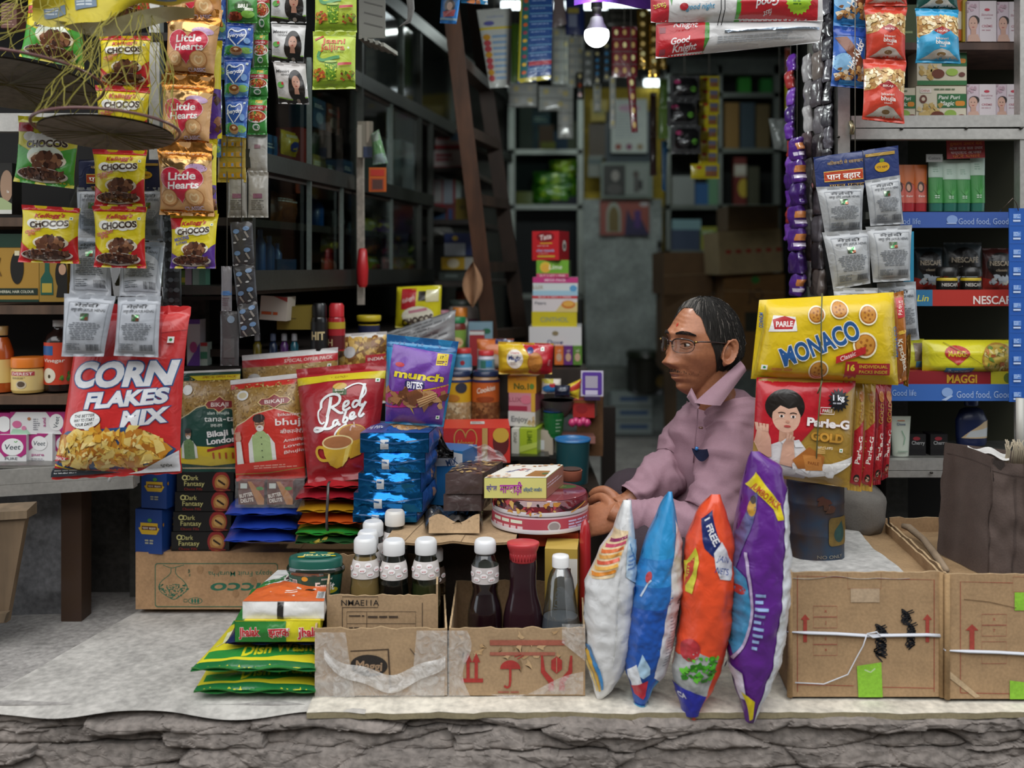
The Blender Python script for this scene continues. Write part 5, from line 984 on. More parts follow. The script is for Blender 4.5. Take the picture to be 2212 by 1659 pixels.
def a_low2(a):
    W,H=a.W,a.H;R='a8352f'
    a.blobs(0,H*.05,W,H*.55,22,['c2a27a','8d7150','b8966c'],4,13,6,.5,jag=.5)
    a.rect(W*.3,H*.17,W*.85,H*.25,'a05a48');a.rect(W*.3,H*.35,W*.78,H*.40,'a4604e')
    for x in(.14,.2):a.poly([(W*(x-.012),H*.75),(W*(x-.012),H*.5),(W*(x-.03),H*.5),(W*x,H*.36),(W*(x+.03),H*.5),(W*(x+.012),H*.5),(W*(x+.012),H*.75)],R)
    a.rect(W*.09,H*.74,W*.25,H*.80,R)
    a.ell(W*.45,H*.6,W*.075,H*.13,R,20,0,180,360);a.stroke([(W*.45,H*.56),(W*.45,H*.84),(W*.43,H*.88),(W*.405,H*.85)],5,R,smooth=1);a.stroke([(W*.48,H*.42),(W*.53,H*.38)],2,R);a.stroke([(W*.5,H*.45),(W*.55,H*.4)],2,R)
    a.poly([(W*.75,H*.47),(W*.79,H*.41),(W*.83,H*.47),(W*.83,H*.6),(W*.79,H*.67),(W*.75,H*.6)],R);a.stroke([(W*.79,H*.43),(W*.79,H*.65)],1.5,'a98d6c')
    for s in(-1,1):a.poly([(W*(.79+s*.02),H*.92),(W*(.79+s*.02),H*.77),(W*(.79+s*.085),H*.62),(W*(.79+s*.1),H*.4),(W*(.79+s*.115),H*.4),(W*(.79+s*.115),H*.65),(W*(.79+s*.06),H*.8),(W*(.79+s*.06),H*.92)],R)
    a.lines(W*.36,H*.93,W*.54,H*.98,1,'a05a48',5)
low2=tray('cardboard_tray','low brown tray with red umbrella and handling marks, holding three tall bottles',[fl(970,2.10,zt),fl(1264,2.10,zt),fl(1258,2.42,zt),fl(985,2.42,zt)],.142,a_low2,9)
film_sheet('torn_plastic',lambda u,v:fp(967+42*u+10*math.sin(v*7)*u,1362+142*v,2.094-.004*nz(u*6,v*9,11)),low2)
film_sheet('torn_plastic',lambda u,v:fp(1214+50*u,1348+(40+40*u)*v,2.094-.004*nz(u*6,v*9,14)),low2)
film_sheet('torn_plastic',lambda u,v:fp(1060+200*u,1500-46*u*u*v+10*v*math.sin(u*6),2.088-.006*nz(u*9,v*5,17)),low2,20,5)
def a_up(a):
    W,H=a.W,a.H;K='4a3c30'
    a.text('NMAE11A',W*.3,H*.12,H*.1,'2c2622',w=W*.34,bold=.005);a.frame(W*.14,H*.02,W*.46,H*.2,1.2,'3c3028');a.stroke([(W*.14,H*.2),(W*.14,H)],1.4,K);a.stroke([(W*.86,H*.12),(W*.86,H)],1.4,K);a.frame(W*.18,H*.27,W*.8,H*.98,1,K)
    for y in(.47,.68,.85):a.stroke([(W*.18,H*y),(W*.8,H*y)],1,K)
    a.stroke([(W*.36,H*.27),(W*.36,H*.98)],1,K);a.lines(W*.2,H*.33,W*.34,H*.38,1,K,2);a.lines(W*.37,H*.34,W*.76,H*.4,1,K,3,.6);a.lines(W*.2,H*.53,W*.33,H*.62,2,K,4)
zu=P(0,1385,2.17).z
up=tray('cardboard_box','torn brown box of syrup bottles set inside the plastic-wrapped tray',[fl(706,2.17,zu-.03),fl(946,2.17,zu-.03),fl(948,2.40,zu-.03),fl(716,2.40,zu-.03)],P(0,1286,2.17).z-zu+.03,a_up,21,back_h=P(0,1262,2.17).z-zu+.03)
CLR=glass('d8dedb',.10,'clear_bottle')
def soylab(a):
    for x,y in((.35,.25),(.62,.25),(.48,.5),(.3,.72),(.66,.72),(.15,.45),(.82,.5)):a.ell(a.W*x,a.H*y,a.W*.085,a.H*.15,'f2eeee',14);a.text('soy',a.W*x,a.H*y,a.H*.11,'b8323c',w=a.W*.1,rot=-6)
def sauce(label,cx,top,bot,d,liquid,w=33,fill=.62,lab='d6cfcb',group='sauce bottles in the torn box',cap='e4e4e4'):
    H=bot-top;y=lambda f:bot-H*f
    prof=[(w*.94,y(0)),(w*1.0,y(.02)),(w*1.0,y(.12)),(w*.97,y(.14)),(w*1.0,y(.16)),(w*1.0,y(.28)),(w*.97,y(.3)),(w*1.0,y(.32)),(w*.99,y(.42)),(w*.93,y(.5)),(w*.9,y(.66)),(w*.84,y(.72)),(w*.68,y(.80)),(w*.66,y(.83)),(w*.73,y(.835)),(w*.745,y(.85)),(w*.745,y(.965)),(w*.66,y(.99)),(w*.6,y(1))]
    b=bottle('sauce_bottle',label,'bottle',cx,d,prof,CLR,14,cap,(y(.57),y(.765)),lab,soylab,group,under=(liquid,y(fill)))
    return b
sauce('amber sauce bottle with a white cap, leftmost in the torn box',789,1160,1352,2.24,'b8935e',33,.80)
sauce('black sauce bottle with a white cap, middle front one in the torn box',851,1165,1352,2.24,'0f1014',32,.575)
sauce('olive green sauce bottle with a white cap, right front one in the torn box',920,1163,1352,2.24,'3c4224',32,.575)
sauce('amber bottle directly behind the leftmost sauce bottle, its cap just showing',795,1146,1332,2.31,'9a7a3c',30,.8)
sauce('bottle third back behind the leftmost sauce bottle, cap tilted above it',806,1125,1312,2.37,'8a6a30',30)
sauce('pale bottle with a grey-white cap standing at the edge of the flat cardboard sheet',853,1102,1290,2.38,'7c8890',29,.6,cap='dcd8d2')
sauce('dark bottle in shade behind the green sauce bottle',935,1182,1350,2.33,'2a1a14',30,lab='5a4a40')
# right tray: rose syrup, grape syrup with red cap, clear bottle, gold carton
prof=[(37,1396),(38,1392),(38,1330),(37,1318),(33,1298),(28,1282),(27,1268),(29,1262),(28.5,1250),(29,1246),(28.5,1220),(26,1210),(22,1200),(20,1196),(19.5,1194),(22,1193),(23.5,1190),(23.5,1172),(21,1166),(18,1164)]
bottle('syrup_bottle','dark plum syrup bottle with a white cap and pink foot label in the marked tray','bottle',1048,2.2,prof,CLR,14,'e8e8ea',(1219,1254),'cfc6c4',soylab,under=('2a0f1c',1228))
t=thing('syrup_bottle','bulbous dark grape syrup bottle with a red flared cap in the marked tray','bottle',P(1130,1398,2.2));c=P(1130,1398,2.2);k=2.2/F
pr=[(41,1398),(43,1394),(43,1380),(44,1350),(43,1330),(38,1305),(32,1285),(29,1265),(29,1240),(30,1222),(29,1208)]
m=MB();m.lathe(c,[(r*k,(1398-y)*k)for r,y in pr],M('2b161d','gloss'),32,sy=.75);m.build('body',t)
m=MB();m.lathe(c,[(r*k,(1398-y)*k)for r,y in((26,1212),(28,1210),(28.5,1196),(30,1190),(33,1183),(35,1177),(35.3,1173),(34.5,1171),(33,1170.4),(6,1169.6))],M('c03a40','plastic'),32,sy=.85)
for i in range(26):
    a_=i*2*math.pi/26;m.tube([c+Vector((28.2*k*math.cos(a_),28.2*.85*k*math.sin(a_),(1398-y)*k))for y in(1207,1191)],.0012,M('a82f36','plastic'),4)
m.build('cap',t)
m=MB();sfz=lambda x,y,o=0:Vector((c.x+(43.6*k+o)*math.sin((x/120-.5)*2.6),c.y-.75*(43.6*k+o)*math.cos((x/120-.5)*2.6),c.z+(50-y)*k))
ar=Art(m,sfz,120,50,'print',6);ar.poly([(0,50),(6,18),(30,8),(60,4),(90,8),(114,18),(120,50)],'d5d6cc');ar.rrect(34,12,86,26,5,'27518c');ar.text("MALA'S",60,19,7,'eef0f2',w=38,bold=.02);ar.text('Crush',64,36,8,'4a5a8a',w=30,shear=.3);ar.ell(14,34,6,9,'4a8a4a')
m.build('label',t)
prof=[(40,1396),(42,1392),(42,1350),(39,1330),(33,1290),(27,1250),(22,1235),(16,1226),(15,1224),(18.5,1223),(18.5,1203),(17,1199),(10,1198)]
t=bottle('clear_bottle','frosted clear conical bottle with a white cap in front of the gold carton','bottle',1211,2.18,prof,glass('c9ced2',.26,'frosted_bottle'),9,'ececec',under=('9aa0a4',1300))
k=2.18/F;c=P(1211,1396,2.18);m=MB()
ar=Art(m,lambda x,y,o=0:Vector((c.x+(x-40)*k,c.y-.75*(20+.16*max(0,y))*k-.012-o,c.z+(1396-1230-y)*k)),80,160,'print');ar.text('IGUL',30,55,8,'4b5054',rot=100,w=50,bold=0)
m.build('lettering',t)
def a_gold(a):a.rect(a.W*.38,a.H*.1,a.W,a.H,'cfcac2');a.poly([(a.W*.3,a.H*.1),(a.W*.5,a.H*.1),(a.W*.42,a.H*.3)],'a88a3c');a.rect(a.W*.62,a.H*.2,a.W*.8,a.H*.3,'4a3a2c');a.text('Drink',a.W*.7,a.H*.55,5,'8a8478',rot=90);a.poly([(a.W*.85,a.H*.5),(a.W,a.H*.35),(a.W,a.H*.8)],'b08a3a')
carton('gold_carton','gold and white carton standing behind the clear conical bottle','carton',(1177,1186,1247,1390),2.26,.09,'b0923f',a_gold,yaw=-6,top='c2a450',fin='print')
carton('red_lidded_carton','dark orange carton lid showing under the round tins, behind the gold carton','carton',(1120,1152,1250,1180),2.36,.12,'b8401e',fin='print')
mb=MB();mb.lathe(P(1264,1340,2.31),[(.014,0),(.014,.09),(.0135,.1),(.013,.20),(.009,.225),(.002,.235)],M('a8262a','gloss'));tag(mb.build('red_bottle'),'slim red and amber bottle with a pointed top beside the gold carton','bottle')
# flat cardboard sheet as a little table, on a box in the shade
zs=P(0,1171,2.26).z
mb=MB();mb.box((-.26,2.44,Z0+.005),(.10,2.66,zs-.006),M('3b3029','card'));tag(mb.build('support_carton'),'carton coloured dark for the shade under the flat cardboard sheet it holds up','carton')  # shade under the sheet is put into this carton's dark brown
mb=MB()
def sheet(u,v):
    x0,x1=832+60*v,1112+30*v;y=1166+5*math.sin(u*5);d=2.27+.36*v;p=P(x0+(x1-x0)*u,y,2.27);return Vector(((x0+(x1-x0)*u-CX)*d/F,d,zs+.002*nz(u*4,v*4)-.006*(1-v)**4*abs(math.sin(u*6))))
mb.grid(sheet,40,14,CB);mb.grid(lambda u,v:sheet(u,0)+Vector((0,.001,-.005*v)),40,1,M('8f7554','card'));mb.grid(lambda u,v:sheet(u,v)+Vector((0,0,-.005)),20,6,CBI)
ar=Art(mb,lambda x,y,o=0:sheet(x/280,1-y/140)+Vector((0,0,o)),280,140,'card',12);ar.stroke([(62,60),(40,140)],1.6,'7a6248');ar.stroke([(176,60),(164,140)],1.6,'7a6248')
tag(mb.build('cardboard_sheet'),'flat brown cardboard sheet used as a table for sweets and round tins','cardboard sheet')
def rtin(y,h,r,lab,al,art,top_art=None,d=2.43,cx=1167,clear=False,group='round sweet tins'):
    c=Vector(((cx-CX)*d/F,d,y));k=r
    t=thing('round_tin',lab,'tin',c,group)
    m=MB();m.lathe(c,[(k*.98,.0),(k,.002),(k,h-.004),(k*.985,h)],M(al,'print'),56);W_=math.pi*r*F/d;H_=h*F/d
    if art:art(Art(m,cyl_surf(c,r+.0006,c.z,h,W_,H_),W_,H_,'print',8))
    if top_art:top_art(Art(m,lambda x,yy,o=0:c+Vector(((x/50-1)*r,(1-yy/50)*r,h+.0005+o)),100,100,'print'))
    m.build('tin_body',t)
    m=MB();m.lathe(c,[(k+.003,-.0),(k+.004,.003),(k+.003,.010)],M('d9d3d6','gloss'),56,cap=False);m.build('rim',t)
    if clear:m=MB();m.lathe(c,[(k+.003,.008),(k+.003,h+.001),(k-.004,h+.003)],glass('f2e8ea',.10,'clear_lid'),56);m.build('clear_lid',t)
    return t
r0=103*2.43/F
def a_t1(a):a.rect(0,a.H*.1,a.W,a.H*.95,'b94a58');a.lines(a.W*.12,a.H*.22,a.W*.5,a.H*.5,1,'dfe4d0',3,.7);a.lines(a.W*.1,a.H*.58,a.W*.5,a.H*.85,1,'e8c8cc',4,.7);a.ell(a.W*.58,a.H*.55,14,a.H*.33,'c7bcbc');a.ell(a.W*.58,a.H*.55,11,a.H*.24,'9a8f8f');a.lines(a.W*.68,a.H*.25,a.W*.9,a.H*.8,3,'cdb8d8',6,.6)
def a_t2(a):a.rect(0,0,a.W,a.H,'8f2c3a');a.blobs(a.W*.05,a.H*.1,a.W*.6,a.H*.9,60,['2a1a1c','c98a3a','b8434a','d8b060','5a2a2c'],3,9,4,.6);a.stroke([(a.W*.62,a.H*.3),(a.W*.68,a.H*.7),(a.W*.76,a.H*.4),(a.W*.84,a.H*.3)],5,'3a1c20',smooth=2);a.stroke([(a.W*.7,a.H*.8),(a.W*.85,a.H*.3)],3,'d89a4a',smooth=1)
def a_t2top(a):a.ell(50,50,49,49,'a2505a',40);a.ell(66,40,30,24,'8e3440');a.ell(72,30,18,10,'5a8a3a');a.lines(60,24,84,36,3,'d8d090',3);a.lines(60,56,92,70,3,'d8b8bc',5)
rtin(zs+.003,.038,r0,'lower pink and white round sweet tin on the flat cardboard sheet','d3b2b8',a_t1)
rtin(zs+.043,.034,r0*.985,'upper dark red round sweet tin with a clear lid, under the yellow biscuit box','9c3a46',a_t2,a_t2top,clear=True)
def a_mar(a):a.text('स्पेशल',a.W*.12,a.H*.48,a.H*.24,'5a4a9a',w=a.W*.17,bold=.02);a.text('मारवाड़ी',a.W*.43,a.H*.5,a.H*.42,'a8389a',w=a.W*.36,bold=.03,out=.02,outcol='e8d8a8');a.text('बिस्किट नमकीन',a.W*.78,a.H*.58,a.H*.17,'3a6a9a',w=a.W*.3,bold=.01)
def a_martop(a):
    W,H=a.W,a.H;a.text('मारवाड़ी',W*.42,H*.42,H*.14,'b8403a',w=W*.22,rot=-62,bold=.03);a.text('स्पेशल',W*.28,H*.5,H*.07,'4a5a9a',rot=-62);a.lines(W*.5,H*.4,W*.56,H*.6,3,'7a7aa0',3)
    a.poly([(W*.62,H*.9),(W*.66,H*.5),(W*.92,H*.5),(W*.96,H*.92)],'a9763f')
    for i in range(4):a.stroke([(W*.63,H*(.58+.09*i)),(W*.95,H*(.58+.09*i))],1.5,'7a4f28')
    a.ell(W*.9,H*.72,6,10,'5a6a3a');a.blobs(0,0,W,H*.2,14,['c98a4a','e0b888','b86a3a'],3,6,5);a.blobs(0,H*.8,W*.4,H,12,['c98a4a','e0b888'],3,6,9)
zb=zs+.08
q=[fl(1046,2.345,zb),fl(1180,2.345,zb),fl(1216,2.50,zb),fl(1102,2.50,zb)]
brick('biscuit_box','square biscuit box with a yellow front and purple Hindi lettering on the round tins','biscuit box',q,.047,'d8d27c','print',{'F':lambda a:(a_mar(a)),'T':lambda a:(a.rect(0,0,a.W,a.H,'e9e4da'),a_martop(a)),'R':lambda a:(a.rect(0,0,a.W,a.H,'b07a68'),a.lines(4,a.H*.3,a.W-4,a.H*.6,2,'e0d0d8',3))},puff=.0005)
# dark nutty slabs in clear wrap, on torn foil
def a_nuttop(a):a.blobs(0,0,a.W,a.H,46,['6a5040','8a6a48','a88a5a','3f2c26','c2a878'],4,10,3,.6)
z1=zs+.035
for i,(lb,x0,x1,bx0,bx1,d,db,zz,hh)in enumerate((('upper slab of dark nutty sweet in clear wrap beside the yellow biscuit box',962,1042,998,1086,2.40,2.56,z1+.042,.048),('lower slab of dark sweet in clear wrap on the torn foil',958,1040,990,1078,2.405,2.56,z1,.04))):
    brick('sweet_slab',lb,'sweet',[fl(x0,d,zz),fl(x1,d,zz),fl(bx1,db,zz),fl(bx0,db,zz)],hh,'4c3d3c','film',{'T':a_nuttop},'dark sweet slabs',puff=.005,seed=i)
mb=MB();fr=fl(980,2.45,zs)
mb.grid(lambda u,v:fl(918+125*u,2.335+.2*v,zs+.006+.03*(abs(nz(u*6,v*6,3))+.6*(1-v)*abs(math.sin(u*9)))*(1 if 0<u<1 else .3)),34,22,M('b7b3ae','foil'));tag(mb.build('crumpled_foil'),'torn crumpled silver foil wrapper under the dark sweet slabs','foil')
mb=MB();mb.grid(lambda u,v:fl(926+110*u,2.32+.02*v,zs+.004+(.03+.01*math.sin(u*8))*v),16,4,CB);tag(mb.build('paper_tray'),'torn grey-brown paper tray edge in front of the crumpled foil','paper tray')
# blue carton, red chocolate box and clear bag behind
def a_mix(a):a.poly([(0,a.H*.1),(a.W*.5,0),(a.W,a.H*.05),(a.W,a.H*.25),(a.W*.3,a.H*.3)],'d4d4d6');a.text('MIX',a.W*.72,a.H*.2,a.H*.12,'2f4f7c',w=a.W*.3,rot=-20,bold=.03);a.rect(a.W*.2,a.H*.3,a.W*.32,a.H*.7,'8f8a82')
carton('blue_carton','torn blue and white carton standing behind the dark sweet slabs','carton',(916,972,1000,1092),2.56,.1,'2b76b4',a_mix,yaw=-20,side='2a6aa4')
def a_happy(a):
    W,H=a.W,a.H;pts=[]
    for i in range(36):
        tt=2*math.pi*i/36;pts.append((W*.33+W*.17*math.sin(tt)**3,H*.45-H*.035*(13*math.cos(tt)-5*math.cos(2*tt)-2*math.cos(3*tt)-math.cos(4*tt))))
    a.stroke(pts,2.5,'c8924a',True);a.text('Happy',W*.33,H*.42,H*.2,'c8924a',w=W*.24,shear=.3,bold=.01);a.rect(W*.58,0,W*.66,H,'c09a5a');a.ell(W*.86,H*.4,W*.12,H*.4,'5a1a1c');a.ell(W*.86,H*.2,W*.12,H*.22,'c9a03a');a.rect(W*.66,0,W*.68,H,'b02a26')
carton('chocolate_box','red chocolate gift box with a gold heart outline in the middle of the stall','gift box',(958,925,1102,1000),2.68,.16,'c8302a',a_happy,top='d23c30',artT=lambda a:(a.rect(a.W*.4,a.H*.3,a.W*.62,a.H*.6,'cfc9c4'),a.lines(a.W*.42,a.H*.34,a.W*.6,a.H*.56,4,'6a6a6a',3)),yaw=2)
mb=MB();mb.grid(lambda u,v:P(955+140*u,1000-52*v*math.sin(math.pi*min(1,max(0,u*.98+.01)))**.6*(.75+.35*nz(u*5,3)),2.62+.05*nz(u*6,v*5)+.02*v),34,14,haze_film('e8e8e8',.42));tag(mb.build('clear_plastic_bag'),'crumpled clear plastic bag lying in front of the red chocolate box','plastic bag')
mb=MB();mb.grid(lambda u,v:P(925+55*u,990-85*v*(.6+.4*math.sin(u*4+1)),2.52+.03*nz(u*5,v*7)),14,14,M('17181b','film'));tag(mb.build('black_plastic_bag'),'crumpled black plastic beside the purple chocolate pouch','plastic bag')
# ================================================================ middle of the shop
ct=thing('shop_counter','stepped dark wooden counter in the middle of the shop, loaded with jars and soaps','counter',Vector((-.2,2.9,Z0)))
for nm,lo,hi in(('counter_step',(-.37,2.80,Z0),(.255,3.42,.86)),('counter_step',(-.37,2.98,.86),(.02,3.42,P(0,912,3.0).z)),('counter_step',(-.30,3.22,1.02),(.245,3.42,P(0,792,3.3).z))):
    m=MB();m.box(lo,hi,M('2c2119','wood'));m.build(nm,ct)
z_a=.86;z_b=P(0,912,3.0).z;z_c=P(0,792,3.3).z
def jar(label,cx,y0,y1,w,d,col,capcol,cap_h,lab=None,labcol=None,lart=None,group=None,body='plastic'):
    H=y1-y0
    return bottle('jar',label,'jar',cx,d,[(w*.96,y1),(w,y1-H*.04),(w,y0+cap_h+H*.1),(w*.9,y0+cap_h+2),(w*.86,y0+cap_h),(w*.95,y0+cap_h-1),(w*.95,y0+1),(w*.9,y0)],col,5,capcol,lab,labcol,lart,group,24,finish=body)
NUT=lambda cols:(lambda a:a.blobs(0,a.H*.02,a.W,a.H,120,cols,4,7,3,.8))
def nutjar(label,cx,x0,lc,cols,art,d):
    t=jar(label,cx,800,912,29,d,'b08a60','1f2a4a',12,(905,866),cols[0],NUT(cols),'nut jars on the counter')
    k=d/F;c=P(cx,912,d);m=MB();m.lathe(c,[(29.8*k,46*k),(29.8*k,94*k)],M(lc,'print'),26,cap=False);W_=math.pi*29.8;art(Art(m,cyl_surf(c,29.9*k,c.z+46*k,48*k,W_,48),W_,48,'print',6));m.build('upper_label',t);return t
nutjar('oat jar with a yellow label on the middle counter',989,0,'cfa021',['c2a27c','b08c62','d4bc98','9c7a54'],lambda a:(a.ell(a.W*.6,a.H*.35,13,11,'2f3340'),a.ell(a.W*.4,a.H*.8,15,8,'b5742a'),a.rect(0,0,a.W,5,'1f3a6a')),3.0)
nutjar('almond jar with an orange label on the middle counter',1049,0,'c9622a',['8f5a34','7a4526','a86e42','63361c'],lambda a:(a.text('Cookies',a.W*.52,a.H*.4,11,'efe0cc',w=42,rot=-12,shear=.25,bold=.02),a.rect(0,0,a.W,5,'2a2f5a'),a.ell(a.W*.5,a.H*.85,20,6,'9a451e')),3.0)
jar('small blue and white jar with a red lid above the oat jar',1000,752,806,19,3.05,'6aa7c8','c93a3c',11,(800,770),'5f9fc2',lambda a:(a.ell(a.W*.5,a.H*.4,5,5,'a8323a'),a.rect(0,a.H*.75,a.W,a.H,'d8d8e4')))
jar('small white and teal jar with a red lid above the almond jar',1050,757,808,18,3.05,'cfcad6','c9383c',11,(802,775),'7f9fa8',lambda a:(a.rect(a.W*.3,a.H*.1,a.W*.5,a.H*.7,'3f7a6a'),a.rect(a.W*.5,a.H*.1,a.W*.75,a.H*.6,'3f8ac0'),a.rect(0,a.H*.75,a.W,a.H,'d4cedc')))
jar('pickle jar with a green lid and green label on the middle counter',987,684,760,20,3.2,'6a2a22','1f7a48',14,(756,712),'7fa048',lambda a:(a.ell(a.W*.5,a.H*.6,15,11,'d8b88a'),a.text('pickle',a.W*.5,a.H*.6,6,'b8442a',w=20)))
jar('white bottle with a pink lid left of the pickle jar',955,670,750,16,3.25,'cfc8c8','b87a8c',10,(745,700),'d8d2d2',lambda a:a.lines(3,5,a.W-3,a.H-5,4,'a8a0a4',3))
jar('white jar with an orange lid just behind the pickle jar',994,664,750,17,3.35,'d8d0c4','e28a34',22)
jar('large cream tub with a dark rim behind the orange-lidded jar',1000,648,745,32,3.5,'b9aea8','3f4a44',12,(740,675),'bdb2ac',lambda a:a.rect(0,a.H*.2,a.W,a.H*.5,'8a3f62'))
jar('small jar with an orange label on the shelf above the cream tub',1002,612,650,17,3.9,'6a5a4a','3a3a36',8,(648,628),'b8582c')
carton('red_packet','dull red and white packet between the jars on the counter','packet',(1014,716,1046,790),3.15,.05,'9c2f34',lambda a:a.rect(0,0,a.W,a.H*.1,'c9c9c6'))
carton('blue_packet','pale blue packet with a green oval behind the red packet','packet',(1012,696,1064,760),3.3,.05,'7f9cab',lambda a:a.ell(a.W*.75,a.H*.3,9,6,'2f6a4c'))
pouch('snack_packet','orange and pale snack packet behind the yellow and red cookie packet','snack packet',(1030,732,1110,800),3.15,.02,'d4743a',lambda a:(a.poly([(0,a.H),(0,a.H*.3),(a.W*.4,a.H*.5),(a.W*.5,a.H)],'d9c2b4'),a.rect(a.W*.5,0,a.W,a.H*.15,'2f2a5a'),a.ell(a.W*.5,a.H*.7,14,16,'cbb8a8')),seed=3)
def a_cookie(a):
    W,H=a.W,a.H;a.poly([(W*.42,0),(W,0),(W,H),(W*.55,H),(W*.6,H*.5)],'b8202c');a.ell(W*.3,H*.5,W*.15,H*.3,'e8e2d6',18);a.text('Magix',W*.3,H*.46,H*.15,'2a3f7a',w=W*.24,bold=.04);a.text('kreams',W*.3,H*.3,H*.08,'b8323a',w=W*.16);a.lines(W*.22,H*.6,W*.38,H*.72,2,'b8aa9a',3);a.ell(W*.67,H*.6,W*.14,H*.32,'b5702c',20);a.ell(W*.67,H*.6,W*.12,H*.27,'c9853a',20);a.ell(W*.58,H*.22,W*.06,H*.1,'2f3a7a');a.veg(W*.8,H*.18,4);a.text('party',W*.92,H*.6,H*.07,'e0a8a8',rot=-80)
pouch('cookie_packet','yellow and red cookie packet lying across the soap boxes on the counter','biscuit packet',((1076,738),(1196,742),(1192,808),(1078,808)),2.93,.03,'dbb62a',a_cookie,ts=.08,bs=.04,pinch=.0,seed=22,wr=1.2)
SG='soap boxes on the middle counter'
def soap(lb,bb,d,col,art,side=None,L=.12,yaw=-14,**kw):return carton('soap_box',lb,'soap box',bb,d,L,col,art,yaw=yaw,side=side,group=SG,**kw)
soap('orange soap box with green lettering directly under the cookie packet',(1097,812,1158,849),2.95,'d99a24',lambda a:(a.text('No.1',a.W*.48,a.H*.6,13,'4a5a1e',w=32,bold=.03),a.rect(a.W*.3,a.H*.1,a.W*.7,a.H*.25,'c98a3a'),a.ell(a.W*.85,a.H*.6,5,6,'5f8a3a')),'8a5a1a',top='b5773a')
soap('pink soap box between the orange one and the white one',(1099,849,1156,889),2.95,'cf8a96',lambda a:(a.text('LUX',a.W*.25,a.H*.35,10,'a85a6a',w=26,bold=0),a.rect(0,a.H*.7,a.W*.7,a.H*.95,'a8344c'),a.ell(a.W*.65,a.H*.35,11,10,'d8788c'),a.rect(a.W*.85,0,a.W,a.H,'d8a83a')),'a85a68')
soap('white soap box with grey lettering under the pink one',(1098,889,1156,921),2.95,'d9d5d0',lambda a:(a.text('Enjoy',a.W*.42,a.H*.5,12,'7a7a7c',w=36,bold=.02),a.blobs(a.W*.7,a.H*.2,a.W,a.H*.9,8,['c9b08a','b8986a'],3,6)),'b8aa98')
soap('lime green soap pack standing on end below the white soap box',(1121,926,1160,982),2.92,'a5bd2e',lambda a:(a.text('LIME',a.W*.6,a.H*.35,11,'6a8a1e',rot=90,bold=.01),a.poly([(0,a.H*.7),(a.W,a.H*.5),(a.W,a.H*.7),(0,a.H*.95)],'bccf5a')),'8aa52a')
soap('slim white soap pack standing beside the lime green one',(1105,926,1121,980),2.92,'d3d2c4',lambda a:a.text('SOAP',a.W*.5,a.H*.35,7,'8a8a7c',rot=90),'b4b4a6')
carton('grey_carton','small torn grey-white carton right of the lime green soap pack','carton',(1164,930,1194,982),2.96,.06,'b4a898',lambda a:a.rect(a.W*.1,a.H*.4,a.W*.4,a.H*.8,'d8d8dc'),yaw=-10)
m=MB();m.box((P(1100,0,2.9).x,2.88,P(0,992,2.9).z),(P(1186,0,2.9).x,3.1,P(0,983,2.9).z),M('1c1c1b','plastic'));tag(m.build('black_tray'),'black tray under the lime green soap packs','tray')
def st(lb,nm,bb,d,col,art,side=None,yaw=-10,L=.1,cat='soap box',**kw):return carton(nm,lb,cat,bb,d,L,col,art,yaw=yaw,side=side,group='tall pile of boxed soap and tea',**kw)
d_=3.32
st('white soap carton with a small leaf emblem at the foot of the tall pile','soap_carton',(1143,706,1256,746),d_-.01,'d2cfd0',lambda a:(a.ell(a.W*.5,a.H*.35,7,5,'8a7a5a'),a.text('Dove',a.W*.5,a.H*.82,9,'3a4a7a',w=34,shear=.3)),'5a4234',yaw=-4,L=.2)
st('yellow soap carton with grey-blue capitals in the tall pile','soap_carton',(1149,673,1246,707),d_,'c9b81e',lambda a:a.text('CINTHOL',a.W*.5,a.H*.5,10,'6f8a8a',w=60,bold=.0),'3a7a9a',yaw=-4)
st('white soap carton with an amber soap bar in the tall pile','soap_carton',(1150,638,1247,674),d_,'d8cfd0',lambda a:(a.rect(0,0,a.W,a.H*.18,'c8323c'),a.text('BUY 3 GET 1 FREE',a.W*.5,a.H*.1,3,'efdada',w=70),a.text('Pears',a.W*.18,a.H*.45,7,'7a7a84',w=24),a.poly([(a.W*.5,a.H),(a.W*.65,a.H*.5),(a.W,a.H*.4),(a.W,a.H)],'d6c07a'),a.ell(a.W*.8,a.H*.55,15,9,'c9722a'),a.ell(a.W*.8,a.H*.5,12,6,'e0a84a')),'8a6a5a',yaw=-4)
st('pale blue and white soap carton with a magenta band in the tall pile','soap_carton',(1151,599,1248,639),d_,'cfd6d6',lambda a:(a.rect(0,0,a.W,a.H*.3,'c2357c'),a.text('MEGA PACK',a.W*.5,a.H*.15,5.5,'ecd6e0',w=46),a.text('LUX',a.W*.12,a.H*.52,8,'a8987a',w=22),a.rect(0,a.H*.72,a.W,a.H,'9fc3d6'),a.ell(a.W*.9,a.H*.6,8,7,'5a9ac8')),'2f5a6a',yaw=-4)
st('green soap carton with a lemon in the tall pile','soap_carton',(1159,562,1228,600),d_,'6fa52c',lambda a:(a.ell(a.W*.28,a.H*.4,12,12,'d8b83a'),a.ell(a.W*.28,a.H*.45,8,8,'e0a83a'),a.text('Lime',a.W*.6,a.H*.38,10,'e4ead0',w=28,shear=.2),a.rect(0,a.H*.76,a.W,a.H,'c2406c'),a.text('BUY 3 GET 1 FREE',a.W*.5,a.H*.87,4,'ead6da',w=54)),'3a5a1e',yaw=-8)
